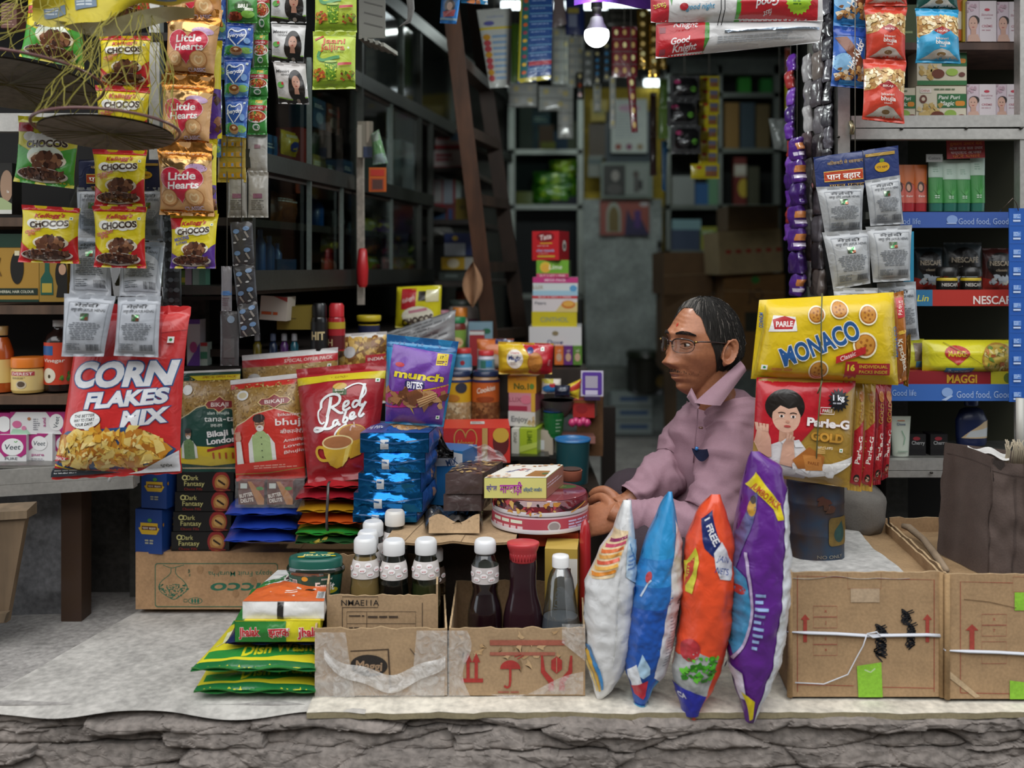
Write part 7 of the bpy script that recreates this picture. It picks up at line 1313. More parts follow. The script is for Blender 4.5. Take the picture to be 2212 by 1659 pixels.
# goods in the back units
for bb,col,art,lb,pd in(
    ((1122,90,1150,322),'3d3328',None,'tall brown carton upright in the left back unit',0),((1150,236,1188,322),'17203a',L2('1f3f5a','2a4a5a'),'dark navy carton in the left back unit',0),
    ((1164,270,1196,322),'7a3a1e',None,'orange brown carton in front of the navy one',-.03),((1196,284,1226,322),'23335f',None,'blue packet at the middle of the left back unit',-.02),((1226,262,1246,322),'6a5a44',None,'tan carton at the right of the left back unit',0),((1168,306,1200,322),'a08a1e',None,'yellow packet lying low in the left back unit',-.05)):
    carton('carton',lb,'carton',bb,BD+.02+pd*.3,.05,col,art,group='goods in the left back unit')
for i,(bb,c_)in enumerate(((((1150,400),(1246,385),(1246,442),(1148,442)),'4f8a1e'),(((1152,372),(1240,366),(1244,405),(1150,410)),'3f7a1c'),(((1186,348),(1246,344),(1248,378),(1188,380)),'7a8f1e'))):
    pouch('green_packet','shiny green packet, %s of three heaped in the left back unit'%('lowest','middle','topmost')[i],'packet',bb,BD+.03,.035,c_,lambda a:a.blobs(0,0,a.W,a.H,8,['8fb82a','2f5f14'],6,12,3),group='green packets in the back unit',seed=i,wr=1.8)
for bb,c_,lb in(((1115,414,1150,442),'8a7a1e','small yellow packet left of the green packets'),((1190,424,1246,442),'3f2a44','flat dark purple packet below the green packets')):
    carton('packet',lb,'packet',bb,BD+.005,.02,c_)
for i,(bb,c_,art,lb)in enumerate((
    ((1452,380,1500,442),'8a8f8c',None,'grey bundle on the right back unit\'s upper shelf'),((1502,396,1530,442),'2f5a8a',None,'blue packet next to the grey bundle'),((1530,350,1552,442),'5f8a6a',None,'green bottle-shaped carton beside the blue packet'),
    ((1450,496,1512,540),'3f4a60',None,'dusty blue packs on the lower shelf of the right back unit'),((1514,490,1550,540),'8f8f3a',L2('6a8a3a','4a6a2a'),'yellow and green packet on the lower shelf'),((1452,474,1514,496),'7a9aa0',None,'pale packets lying on the dusty blue packs'),
    ((1600,222,1630,320),'3a4a54',None,'dark blue jars deep on the right'),((1634,226,1662,320),'6a5a3a',None,'brown jar carton deep on the right'),((1586,340,1612,442),'6a2a26',L2('b8b0a0','b8a03a'),'red bottle carton deep on the right'),((1616,360,1640,442),'4a4a3a',None,'olive carton beside the red bottle carton'),((1566,222,1596,322),'8a6a34',None,'amber carton deep on the right'),((1596,168,1622,202),'2f8a2a',None,'bright green packet on the top shelf deep on the right'),((1644,170,1668,202),'2a7a34',None,'second green packet on the top shelf deep on the right'))):
    carton('carton',lb,'carton',bb,BD-.085,.05,c_,art,group='goods in the right back unit')
for bb,d,c_,art,ya,lb in(
    ((1430,638,1556,800),4.85,'5c442c',lambda a:a.lines(a.W*.1,a.H*.4,a.W*.3,a.H*.6,3,'7a3a2a',3),-3,'dull brown carton at the foot of the left carton stack behind the man'),
    ((1434,545,1540,637),4.85,'5a4128',lambda a:a.stroke([(0,a.H*.55),(a.W,a.H*.5)],2,'7a654a'),3,'dull brown carton with a tape line on the left carton stack'),
    ((1564,590,1694,800),4.6,'6d4d28',lambda a:(a.text('JO',a.W*.52,a.H*.22,26,'2a2018',w=34,bold=0),a.ell(a.W*.52,a.H*.07,9,8,'2f6a2a'),a.rect(a.W*.35,a.H*.4,a.W*.7,a.H*.6,'2a2a1e'),a.stroke([(0,a.H*.18),(a.W,a.H*.2)],2,'8a7050')),-3,'brown carton marked with two dark letters under the tilted carton'),
    ((1555,497,1692,590),4.55,'8a7858',lambda a:[a.ell(a.W*(.15+.16*i),a.H*.48,7,5,'8a3026',7)for i in range(6)],2,'pale brown tilted carton with a row of red marks'),
    ((1573,444,1682,497),4.6,'45341f',None,-2,'dark brown carton on top of the carton stack')):
    carton('cardboard_carton',lb,'carton',bb,d,.3,c_,art,yaw=ya,fin='card',roll=3 if 'tilted' in lb and 'under' not in lb else 0,group='carton stacks behind the man')
bottle('dark_tub','dark lidded tub with a yellow patch on the back step','tub',1396,5.45,[(38,848),(40,842),(42,775),(44,772),(44,760),(38,756)],'1d1c14',3,'20261a',(840,800),'1d1c14',lambda a:a.ell(a.W*.75,a.H*.5,16,14,'6a5016'),finish='plastic')
for i,(y0,y1)in enumerate(((849,877),(879,907),(909,937))):
    carton('flat_box','pale blue-grey flat box, %s of three at the foot of the steps'%('topmost','middle','lowest')[i],'box',(1322,y0,1408,y1),5.40,.12,'8f9a98',lambda a:a.rect(a.W*.2,a.H*.3,a.W*.9,a.H*.6,'3f5a80'),group='flat boxes at the steps')
carton('counter_side','dark side of the counter end beside the aisle','board',(1300,880,1330,1153),3.44,.05,'2b2420',None)  # the counter's dark side, built as a separate slab
carton('shelf_upright','tall brown board standing in the aisle left of the man','board',(1436,800,1462,993),4.7,.03,'54402a',None,fin='wood')
# strips hung inside at the right
def a_pad(a):a.rrect(a.W*.08,a.H*.12,a.W*.92,a.H*.85,12,'121214');a.ell(a.W*.22,a.H*.28,7,5,'a83a6a');a.ell(a.W*.75,a.H*.6,7,6,'5f9a3a');a.lines(a.W*.2,a.H*.5,a.W*.55,a.H*.66,2,'8a8a90',3)
PD=dict(ts=.05,bs=.05,pinch=.04,wr=1.3)
strip('pad_pouch_strip','strip of three glossy black pad pouches hanging beside the yellow sachets','pouch strip',[((1446,165,1512,216),3.6,.03,'4a4a4c',a_pad,PD),((1440,218,1506,272),3.6,.03,'4a4a4c',a_pad,PD),((1450,272,1514,332),3.6,.03,'4a4a4c',a_pad,PD)],part='pouch')
def a_ys(a):a.rect(a.W*.5,a.H*.15,a.W*.92,a.H*.85,'6a6a80');a.rect(a.W*.5,a.H*.5,a.W*.92,a.H*.85,'8a5a3a');a.ell(a.W*.28,a.H*.25,6,4,'b8502a')
strip('yellow_sachet_strip','long strip of yellow sachets hanging right of the black pad pouches','sachet strip',[((1511+(0 if i<3 else-2),165+27*i,1554+(0 if i<3 else-4),192+27*i),3.7,.006,'bfae1a',a_ys,YK)for i in range(7)]+[((1492,354,1554,386),3.7,.006,'bfae1a',a_ys,YK)])
strip('leafy_strip','thin green and white strip beside the calendar, left of the black pouches','sachet strip',[((1424,170,1442,230),4.0,.008,'5a7a3a',None,YK),((1422,230,1444,300),4.0,.008,'6a8a44',None,YK)])
strip('maroon_edge_strip','narrow dark maroon strip seen edge-on right of the calendar','sachet strip',[((1404,200,1418,290),4.1,.008,'3f1c20',None,YK),((1404,290,1418,380),4.1,.008,'3f1c20',None,YK)])
hang('blue_ribbon','pair of blue ribbon tails hanging above the yellow wall patch','ribbon',((1428,305),(1442,305),(1438,415),(1430,410)),4.2,'2f6aa0',None)
strip('yellow_edge_strip','narrow yellow strip in the dark doorway right of the back unit','sachet strip',[((1696,104,1708,180),3.6,.01,'7a3a2a',None,YK),((1696,180,1708,255),3.6,.01,'b8aa1a',None,YK)])
hang('clear_hanging_bag','crumpled clear bag hanging in the dark at the back right','plastic bag',((1660,256),(1708,256),(1712,330),(1672,322)),3.5,'7f8482',None,.02,wr=1.8,seed=4)
# purple chocolate strips and dark strips seen edge-on
R_=random.Random(5)
def edge_strip(label,cx,y0,y1,d,cols,n,w,seed,group):
    top=P(cx,y0,d);t=thing('chocolate_strip',label,'sachet strip',top,group);h=(y1-y0)/n;r=random.Random(seed)
    for i in range(n):
        a=P(cx+r.uniform(-3,3),y0+h*i,d);b=P(cx+r.uniform(-3,3),y0+h*(i+1)-1,d);m=MB();c_=cols[i%len(cols)];wd=w*d/F;sd=r.uniform(0,9)
        def f(u,v,a=a,b=b,sd=sd):
            th=2*math.pi*u;p=a*(1-v)+b*v;k=(4*v*(1-v))**.3;ww=wd*.5*(.6+.4*k)*(1+.45*nz(math.cos(th)*2.2,math.sin(th)*2.2+v*1.5,sd)+.3*math.sin(4*th+sd+v*2));return p+Vector((math.cos(th)*ww+.004*nz(v*3,sd),math.sin(th)*wd*1.5*(1+.3*nz(v*5,sd,2)),0))
        m.grid(f,28,10,M(c_),True,True)
        if c_=='4b2478':m.grid(lambda u,v:f(.5+.3*u+.1,.25+.3*v)+Vector((0,-.003,0)),5,3,M('b5703c'));m.grid(lambda u,v:f(.55+.3*u,.65+.16*v)+Vector((0,-.003,0)),5,3,M('cfc4d8'))
        m.build('sachet',t)
    m=MB();m.tube([top+Vector((0,0,-.01)),Vector((top.x,top.y,2.5))],.001,M('5a5750','net'),5);m.build('hanging_string',t)
EG='strips seen edge-on beside the right cabinet'
edge_strip('purple chocolate strip in front, ending just above the yellow cracker pack',1722,300,640,2.6,['4b2478','4b2478','3a1c60'],7,26,1,EG)
edge_strip('purple and red strip hanging behind the purple chocolate strip',1708,120,520,2.75,['5a2a8a','8a2a2a','6a3a9a','3a1c60'],11,16,2,EG)
edge_strip('white and grey strip hanging right of the purple chocolate strip',1746,120,620,2.62,['8a8688','6a6668','a8a4a4','5a4a4c'],9,16,3,EG)
edge_strip('dark brown grey strip nearest the right cabinet',1768,-60,640,2.56,['4a4448','5f5a5e','3a3436','6a5f5a'],12,20,4,EG)
edge_strip('black strip directly behind the red-and-white wrapped packs',1786,-60,420,2.52,['3c3a40','56525a','2e2b30'],10,17,6,EG)
edge_strip('charcoal strip tucked against the right cabinet post',1796,-60,330,2.6,['3a363c','5a5660'],9,14,7,EG)
edge_strip('brown and pink strip low beside the silver pouches',1760,330,640,2.66,['6a4a3a','a86a6a','3a3030','7a5a2a'],7,16,8,EG)
# two long red and white packs hung crosswise
def a_roll(top):
    def f(a):
        W,H=a.W,a.H
        if top:
            a.rect(0,0,W*.1,H,'b92a34');a.poly([(W*.1,0),(W*.13,0),(W*.115,H*.5)],'3f8a3a');a.rect(W*.5,0,W*.965,H,'b9242c');a.poly([(W*.49,0),(W*.51,0),(W*.51,H),(W*.48,H)],'4f9a3a');a.burst(W*.845,H*.4,26,30,20,'9ac22a');a.lines(W*.81,H*.25,W*.88,H*.6,4,'4a7a1e',3);a.text('good night',W*.28,H*.55,H*.18,'4a9ac0',w=W*.16,shear=.2,rot=-2,bold=.01);a.ell(W*.185,H*.55,9,8,'b02a34',14);a.text('Good',W*.66,H*.5,H*.24,'e8dede',w=W*.13,rot=172,shear=.2,bold=.03);a.text('Knight',W*.66,H*.2,H*.24,'e8dede',w=W*.13,rot=172,shear=.2,bold=.03);a.text('fast',W*.665,H*.8,H*.17,'d8c8c8',w=W*.05,rot=160,shear=.3);a.text('fast',W*.05,H*.5,H*.2,'d0b84a',rot=170)
        else:
            a.rect(0,0,W*.29,H,'b9242c');a.poly([(W*.285,H*.05),(W*.31,H*.05),(W*.31,H*.6),(W*.28,H)],'4a8a3a');a.text('Knight',W*.175,H*.08,H*.2,'dccaca',w=W*.14,rot=4,shear=.2,bold=.03);a.text('Good',W*.14,H*.57,H*.19,'e8dede',w=W*.11,rot=-3,shear=.2,bold=.03);a.text('Knight',W*.17,H*.78,H*.19,'d8c8c8',w=W*.14,rot=-2,shear=.2,bold=.03);a.rect(W*.02,H*.15,W*.055,H*.32,'8a3a44');a.rect(W*.02,H*.78,W*.055,H*.95,'8a3a44');a.rect(W*.4,H*.35,W*.98,H*.45,'c2d0e0','foil');a.lines(W*.36,H*.55,W*.9,H*.8,4,'a8acb0',3);a.text('goodnight',W*.76,H*.5,H*.1,'9aa0a8',w=W*.1)
    return f
pouch('refill_pack','upper long red and white pack hung crosswise, with a lime green seal','hanging pack',((1405,-14),(1776,-24),(1778,46),(1406,49)),2.35,.03,'d3d1cf',a_roll(True),ts=.0,bs=.05,pinch=0,seed=3,group='long red and white refill packs',nu=40,nv=12,boxy=2)
pouch('refill_pack','lower long red and white pack hung crosswise, its lettering upright','hanging pack',((1417,50),(1778,44),(1770,92),(1416,127)),2.36,.03,'cfcecd',a_roll(False),ts=.0,bs=.05,pinch=0,seed=8,group='long red and white refill packs',nu=40,nv=12,boxy=2)
mb=MB()
for x in(1558,1566):mb.tube([P(x,-40,2.31),P(x,20,2.305),P(x-6,46,2.31),P(x-8,54,2.34)],.0012,M('1f1f20','net'),5)
tag(mb.build('black_thread'),'pair of thin black threads tied round the red and white packs','thread')
# ================================================================ right street cabinet
rcab=thing('display_cabinet','silver aluminium street cabinet with lotion tubes, noodles and coffee at the right','cabinet',Vector((1.0,2.5,1.0)))
D2=2.50
bars(rcab,'frame_post',[(P(1819,-260,D2),P(1819,640,D2),.030,.03),(P(2205,-260,D2),P(2205,1010,D2),.019,.03)])
bars(rcab,'frame_rail',[(P(1835,265,D2-.004),P(2300,262,D2-.004),.03,.030),(P(1835,291,D2-.004),P(2300,291,D2-.004),.03,.026),(P(1830,1003,D2),P(2300,1003,D2),.03,.026),(P(1830,1021,D2),P(2300,1021,D2),.03,.018)])
for x,y in((1948,278),(2088,277),(2206,277),(1811,296),(2012,1021)):
    m=MB();m.lathe(P(x,y,D2-.022)+Vector((0,0,-.003)),[(.0005,0),(.004,.001),(.004,.005),(.0005,.006)],M('3a3834','steel'),10);m.build('screw',rcab)
m=MB();m.tube([P(1838,262,D2-.025),P(1842,275,D2-.03),P(1840,290,D2-.025)],.006,M('a89a7a','steel'));m.build('latch',rcab)
def shelf(par,y,d0,d1,x0,x1,col,th=.018,fin='wood'):
    z=P(0,y,d0).z;m=MB();m.box((P(x0,0,d0).x,d0,z-th),(P(x1,0,d0).x,d1,z),M(col,fin));m.build('shelf',par);return z
shelf(rcab,92,2.54,2.8,1835,2340,'5d463c');shelf(rcab,255,2.52,2.8,1835,2340,'8a8a86');shelf(rcab,458,2.53,2.8,1870,2340,'4a4a40');shelf(rcab,628,2.53,2.8,1870,2340,'4a4a40');shelf(rcab,832,2.53,2.8,1870,2340,'4a4a40');shelf(rcab,992,2.53,2.8,1830,2340,'5a5a55')
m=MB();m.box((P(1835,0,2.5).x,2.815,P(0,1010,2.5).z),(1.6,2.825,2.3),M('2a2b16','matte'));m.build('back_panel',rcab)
m=MB();m.box((P(1826,0,2.5).x,2.52,P(0,1010,2.5).z),(P(1832,0,2.5).x,2.82,2.3),M('4a4a44','matte'));m.build('side_panel',rcab)
def edge(y0,y1,x0,x1,col,art,nm='shelf_strip'):
    m=carton('x',None,None,(x0,y0,x1,y1),2.505,.004,col,art,raw=True);m.build(nm,rcab)
def a_good(a,x0):
    a.text('Good food, Good life',a.W-56,a.H*.5,a.H*.42,'a8bcdc',w=190,bold=.0);a.text('Good life',30,a.H*.5,a.H*.4,'9ab0d4',w=60,bold=0);a.ell(a.W*.46,a.H*.48,11,a.H*.3,'7a98c8');a.ell(a.W*.45,a.H*.4,6,4,'a8bcdc');a.stroke([(a.W*.42,a.H*.7),(a.W*.5,a.H*.7)],3,'a8bcdc')
edge(458,492,1945,2182,'3c5aa0',lambda a:(a.text('Good food, Good',a.W-58,a.H*.58,a.H*.4,'9fb2d6',w=108,bold=0),a.text('od life',24,a.H*.58,a.H*.38,'8fa6d0',w=38,bold=0),a.ell(a.W*.47,a.H*.48,12,a.H*.28,'7f9acb'),a.stroke([(a.W*.42,a.H*.72),(a.W*.51,a.H*.72)],2.5,'9fb2d6')))
edge(626,661,1978,2182,'b03229',lambda a:(a.rect(0,0,36,a.H,'2f6f96'),a.text('Lin',16,a.H*.5,a.H*.4,'cfc84a',w=24,shear=.2),a.text('NESCAFÉ',a.W-34,a.H*.62,a.H*.5,'e9dcd6',w=92,bold=.02)))
edge(830,866,1925,2182,'3a68b4',lambda a:(a.text('Good food, Good life',a.W-46,a.H*.6,a.H*.42,'a9bfe2',w=140,bold=0),a.text('Good life',28,a.H*.5,a.H*.38,'9ab4dc',w=52,bold=0),a.ell(a.W*.47,a.H*.48,12,a.H*.28,'8aa8d8'),a.poly([(a.W*.42,a.H*.95),(a.W*.5,a.H*.65),(a.W*.52,a.H*.7),(a.W*.46,a.H*.98)],'a9bfe2')))
t=thing('shelf_label_strip','tall bright blue strip with small white logos down the right edge of the cabinet','strip',P(2196,868,2.45))
def a_vs(a):
    for i in range(11):
        y=a.H*(.05+.092*i);a.rect(8,y-9,25,y+2,'5f8ad0');a.lines(9,y-8,24,y+1,3,'a8c0e8',i,.6);a.rect(8,y+4,24,y+8,'c0d0ec');a.stroke([(2,y+16),(a.W-2,y+16)],.8,'3a64b0')
m=carton('x',None,None,(2180,450,2214,868),2.45,.003,'2559ac',a_vs,raw=True);m.build('printed_strip',t)
m=MB();m.tube([P(2200,455,2.445),P(2196,440,2.44),P(2188,428,2.44),P(2165,452,2.46),P(2160,455,2.48)],.0014,M('6a5f56','steel'),5);m.build('wire_hook',t)
# goods in the right cabinet
def a_cream(a):
    W,H=a.W,a.H;a.rect(W*.42,0,W,H,'d3c9cc');a.blobs(0,0,W*.3,H*.3,8,['c0a0ac','b0949e'],3,5,3);a.ell(W*.68,H*.22,6,3,'b83a4a');a.text('Skinshine',W*.68,H*.34,H*.06,'b0848e',w=W*.4,shear=.2);a.text('cream',W*.7,H*.42,H*.05,'b0949c',w=W*.25);a.text('CRÈME',W*.68,H*.62,H*.06,'b8707c',w=W*.36);a.lines(W*.5,H*.71,W*.95,H*.76,1,'b0848e',4)
    a.ell(W*.24,H*.48,W*.18,H*.12,'2a2220');a.ell(W*.2,H*.56,W*.15,H*.17,'cda492');a.ell(W*.14,H*.55,1.5,1,'2a1a14',6);a.ell(W*.25,H*.55,1.5,1,'2a1a14',6);a.ell(W*.2,H*.65,3,1,'a84a4a',8);a.rect(W*.12,H*.7,W*.3,H*.85,'c59c8a');a.poly([(0,H),(W*.05,H*.84),(W*.36,H*.82),(W*.46,H)],'caa493')
FG='pale pink face cream cartons'
for bb,lb in(((2089,2,2152,90),'upper left pale pink face cream carton with a woman\'s head'),((2154,4,2214,90),'upper right pale pink face cream carton at the photo edge'),((2089,182,2151,253),'lower left pale pink face cream carton with a woman\'s head'),((2152,182,2206,253),'lower right pale pink face cream carton beside the frame post')):
    carton('face_cream_carton',lb,'carton',bb,2.56,.05,'cdbcc4',a_cream,group=FG)
def a_puri(a):
    W,H=a.W,a.H;a.rect(W*.08,H*.08,W*.3,H*.22,'e3d8cc');a.text('CHINA',W*.18,H*.15,H*.07,'a8443c',w=W*.18);a.lines(W*.36,H*.08,W*.95,H*.14,1,'6a7a5a',3,.8);a.rect(W*.42,H*.25,W,H*.7,'2a6a3a');a.text('Pani Puri',W*.66,H*.36,H*.12,'e6e8dc',w=W*.42,shear=.2,bold=.02);a.text('Magic',W*.62,H*.55,H*.14,'e6e8dc',w=W*.28,shear=.2,bold=.02);a.rrect(W*.78,H*.48,W*.97,H*.64,4,'d88a2a');a.ell(W*.14,H*.42,8,9,'6a3a2a');a.ell(W*.14,H*.42,4,4,'d8c8b0')
    a.blobs(W*.05,H*.6,W*.5,H,26,['c9ac6a','b8944a','d8c08a'],4,7,3,.9);a.ell(W*.42,H*.93,14,8,'6a3018');a.ell(W*.68,H*.9,13,9,'8fae4a');a.ell(W*.9,H*.97,8,4,'7a3a2a')
PG='spice kit cartons with a green panel'
carton('spice_kit_carton','cream and green snack kit carton on the middle shelf with puris pictured, fully visible','carton',(1979,186,2087,253),2.56,.06,'d6cdb6',a_puri,group=PG)
carton('spice_kit_carton','cream and green snack kit carton stacked on top of the fully visible one','carton',(1981,102,2088,184),2.565,.06,'d0c6ae',lambda a:(a.rect(a.W*.5,a.H*.15,a.W,a.H*.5,'2a6a3a'),a.rrect(a.W*.84,a.H*.3,a.W*.98,a.H*.42,4,'d88a2a'),a.rect(0,a.H*.88,a.W,a.H,'2f6e3c'),a.blobs(a.W*.05,a.H*.48,a.W*.45,a.H*.8,20,['c9ac6a','b8944a','d8c08a'],4,7,6,.9),a.ell(a.W*.42,a.H*.7,14,10,'6a3018'),a.ell(a.W*.7,a.H*.66,13,8,'9ab84a'),a.ell(a.W*.9,a.H*.72,7,5,'6a3a30')),group=PG)
carton('spice_kit_carton','cream and green snack kit carton half hidden behind the red hanging strip','carton',(1900,190,1977,253),2.56,.06,'cfc5ac',a_puri,group=PG)
carton('orange_packet','orange packet on the top shelf right of the light blue hanging snack pack','packet',(2066,0,2084,88),2.58,.05,'c8642c',lambda a:a.ell(a.W*.4,a.H*.5,8,20,'dcd0c0'))
carton('yellow_box','thin olive yellow box on the top shelf beside the pink cartons','box',(2080,0,2089,90),2.57,.05,'b09a2a',None)
carton('dark_box','olive green box in shade on the top shelf behind the hanging strips','box',(1935,10,1980,92),2.6,.05,'3a4a1e',lambda a:a.rect(a.W*.2,a.H*.7,a.W*.8,a.H*.76,'8a9a6a'))
def tube(label,cx,y0,y1,w,d,col,foot,art,group):
    t=thing('lotion_tube',label,'tube',P(cx,y1,d),group);k=d/F;c=P(cx,y1,d);h=(y1-y0)*k
    m=MB();m.grid(lambda u,v:c+Vector((w*k*math.cos(2*math.pi*u),w*k*math.sin(2*math.pi*u)*(.75*(1-v)+.04),18*k+(h-18*k)*v)),24,10,M(col,'plastic'),True,True)
    if art:art(Art(m,lambda x,y,o=0:c+Vector(((x/40-.5)*2*w*k,-w*k*math.sqrt(max(0,1-((x/40-.5)*2)**2))*(.75*(y/100)+.04)-o,18*k+(h-18*k)*(1-y/100))),40,100,'plastic',6))
    m.build('body',t);m=MB();m.lathe(c,[(w*k*.9,0),(w*k*.95,18*k)],M(foot,'plastic'),24,sy=.78);m.build('cap',t)
def a_ot(a):a.poly([(0,0),(40,0),(40,55),(20,45),(0,70)],'c9682c');a.ell(18,58,10,14,'3a201a');a.ell(17,60,6,9,'c99a80');a.text('fair',20,82,6,'e8c8bc',w=22)
def a_gt(a):
    a.rect(0,0,40,45,'b5c9ba');a.lines(10,22,30,36,3,'8aa894',3)
    for i in range(7):a.poly([(20,80),(20+math.cos(.4+i*.38)*26-3,70-math.sin(.4+i*.38)*22),(22,84)],'4a9a4a')
    a.lines(12,84,30,92,2,'c8dcc8',4)
for i,x in enumerate((1942,1962,1988)):tube('orange and pink fairness cream tube, %s of three'%('leftmost','middle','rightmost')[i],x,356,457,14,2.58,'c25a4a','a82c34',a_ot,'orange cream tubes')
for i,x in enumerate((2021,2051,2080,2111)):tube('green leaf-printed gel tube, %s of four'%('leftmost','second','third','rightmost and tallest')[i],x,(338,346,346,330)[i],457,16,2.57,'3f8a46','2a6a5c',a_gt,'green gel tubes')
carton('grey_tag','small grey tag with scribbled writing on top of the leftmost green tube','tag',(2001,333,2036,350),2.545,.003,'9a9a96',lambda a:a.text('Colors',a.W*.5,a.H*.5,6,'6a6a6a',w=26))
carton('red_notice','small red notice with Hindi lines stuck above the green tubes','notice',(2046,302,2128,342),2.545,.003,'9c2f30',lambda a:(a.text('दुकान उधार बंद',a.W*.5,a.H*.2,6,'d87a3a',w=70),a.text('आज नगद कल उधार',a.W*.5,a.H*.45,6,'e0c0c0',w=72),a.text('धन्यवाद आपका',a.W*.5,a.H*.68,6,'d8b8b8',w=66),a.text('फिर पधारें',a.W*.5,a.H*.88,6,'d87a3a',w=60)),roll=2)
def a_nesp(a):
    W,H=a.W,a.H;a.ell(W*.5,H*.4,W*.42,H*.3,'16110f',24);a.text('NESCAFÉ',W*.5,H*.36,H*.11,'c8b8a0',w=W*.7,bold=.02);a.text('classic',W*.5,H*.52,H*.06,'b8a890',w=W*.35,shear=.2);a.poly([(0,H*.7),(W*.5,H*.82),(W,H*.7),(W,H),(0,H)],'a8342c');a.blobs(W*.1,H*.66,W*.9,H*.82,16,['b8c0c8','5a3a2a','d8d0c0'],5,9,3)
NG='coffee pouches on the red coffee shelf'
for i,(bb,c_)in enumerate((((1974,534,2036,627),'2c3a40'),((2038,524,2120,627),'4a5458'),((2122,536,2190,627),'5a2a26'))):
    pouch('coffee_pouch','dark coffee pouch standing at the back of the red coffee shelf, %s'%('leftmost of three','middle of three','rightmost of three')[i],'coffee pouch',bb,2.66,.02,c_,a_nesp,ts=.04,bs=.03,pinch=0,wr=.6,seed=i+3,group=NG)
for i,x in enumerate((2045,2096)):
    bottle('coffee_jar','small coffee jar with a black lid on the red coffee shelf, %s of the pair'%('left','right')[i],'jar',x,2.56,[(19,627),(21,624),(21,602),(19,599),(23,597),(24,590),(22,578),(18,576)],'2a1a14',4,'1a1918',(625,600),'14110f',lambda a:(a.rect(0,0,a.W,a.H*.25,'c9ae2a'),a.text('NESCAFÉ',a.W*.5,a.H*.58,7,'c9c4bc',w=36,bold=.02)),'coffee jars')
def a_maggi(a):
    W,H=a.W,a.H;a.ell(W*.32,H*.36,W*.13,H*.22,'b8302a',20);a.poly([(W*.22,H*.5),(W*.42,H*.5),(W*.32,H*.7)],'b8302a');a.text('MAGGI',W*.32,H*.37,H*.16,'d8c22c',w=W*.19,bold=.04);a.ell(W*.78,H*.52,W*.2,H*.46,'b58a3a',24);a.ell(W*.78,H*.52,W*.18,H*.4,'c9b04a',24);a.blobs(W*.62,H*.2,W*.95,H*.9,50,['d8c05a','b8983a','6a8a3a','c8703a','e0d08a'],4,8,4,.5,lambda x,y:((x-W*.78)/(W*.17))**2+((y-H*.52)/(H*.38))**2<1);a.rect(W*.2,H*.78,W*.5,H*.98,'3f86b0');a.text('2-minute',W*.35,H*.88,H*.1,'dce4e8',w=W*.24);a.stroke([(W*.2,H*.05),(W*.75,H*.95)],1.2,'8a7a2a')
pouch('noodle_packet','bright yellow noodle packet with a red badge, on the blue-edged bottom shelf','noodle packet',(1992,734,2188,808),2.55,.04,'d9d02a',a_maggi,ts=.02,bs=.03,pinch=0,seed=4,nu=26,nv=14)
pouch('noodle_packet','yellow noodle packet with a clear panel left of the badged one','noodle packet',(1925,732,1996,806),2.6,.035,'c9c83a',lambda a:(a.rect(a.W*.55,a.H*.1,a.W*.9,a.H*.6,'8a7a6a'),a.rect(a.W*.6,a.H*.62,a.W*.95,a.H*.8,'5a9ac0'),a.ell(a.W*.2,a.H*.5,16,22,'b8984a')),ts=.03,bs=.03,pinch=0,seed=5)
carton('noodle_carton','red and yellow noodle multipack lying under the yellow noodle packets','carton',(1940,802,2190,831),2.53,.14,'8c2228',lambda a:(a.text('MAGGI',a.W*.55,a.H*.55,a.H*.6,'c99a2c',w=a.W*.26,bold=.03),a.rect(a.W*.8,0,a.W,a.H,'b8b02a'),a.ell(a.W*.95,a.H*.5,10,11,'5a6a2a')))
t=thing('shampoo_tube','white shampoo tube standing on its cap at the foot of the right cabinet','tube',P(1945,988,2.58));k=2.58/F;c=P(1945,988,2.58)
m=MB();m.grid(lambda u,v:c+Vector(((17+5.5*v)*k*math.cos(2*math.pi*u),(17+5.5*v)*k*math.sin(2*math.pi*u)*(.7*(1-v)+.04),(3+86*v)*k)),24,10,M('bfc6b8','plastic'),True,True)
ar=Art(m,lambda x,y,o=0:c+Vector(((x-20)*k,-.018*(y/86)-.002-o,(89-y)*k)),40,86,'plastic',8);ar.text('Dove',20,16,6,'4a5a7a',w=18);ar.rect(12,8,28,10,'b8704a');ar.stroke([(20,30),(26,45),(22,60)],1.5,'6a9a7a');ar.rect(8,72,30,75,'8a9a8a')
m.build('body',t);m=MB();m.lathe(c,[(16*k,0),(17*k,4*k)],M('a8b0a4','plastic'),20,sy=.7);m.build('cap',t)
for i,x in enumerate((1982,2029)):
    carton('polish_box','black shoe polish box with white script, %s of two beside the white tube'%('nearer','farther')[i],'box',(x-19,938,x+18,990),2.58,.05,'161517',lambda a:(a.text('Cherry',a.W*.55,a.H*.35,8,'a8a8a8',w=28),a.ell(a.W*.45,a.H*.18,8,4,'8a2a34')),group='black shoe polish boxes')
bottle('lotion_bottle','dark blue lotion bottle with a cream label in the shade at the lower right','bottle',2098,2.6,[(30,960),(32,955),(33,905),(24,885),(14,880),(14,876),(15,875),(15,855),(13,853)],'16224a',5,'1c2c5c',(944,905),'16224a',lambda a:(a.poly([(a.W*.2,a.H),(a.W*.85,a.H),(a.W*.9,0),(a.W*.7,a.H*.1),(a.W*.4,a.H*.6)],'c9b08a'),a.poly([(a.W*.3,a.H*.95),(a.W*.85,a.H*.9),(a.W*.88,a.H*.4),(a.W*.4,a.H*.6)],'c2c6c8')),finish='plastic',sy=.6)
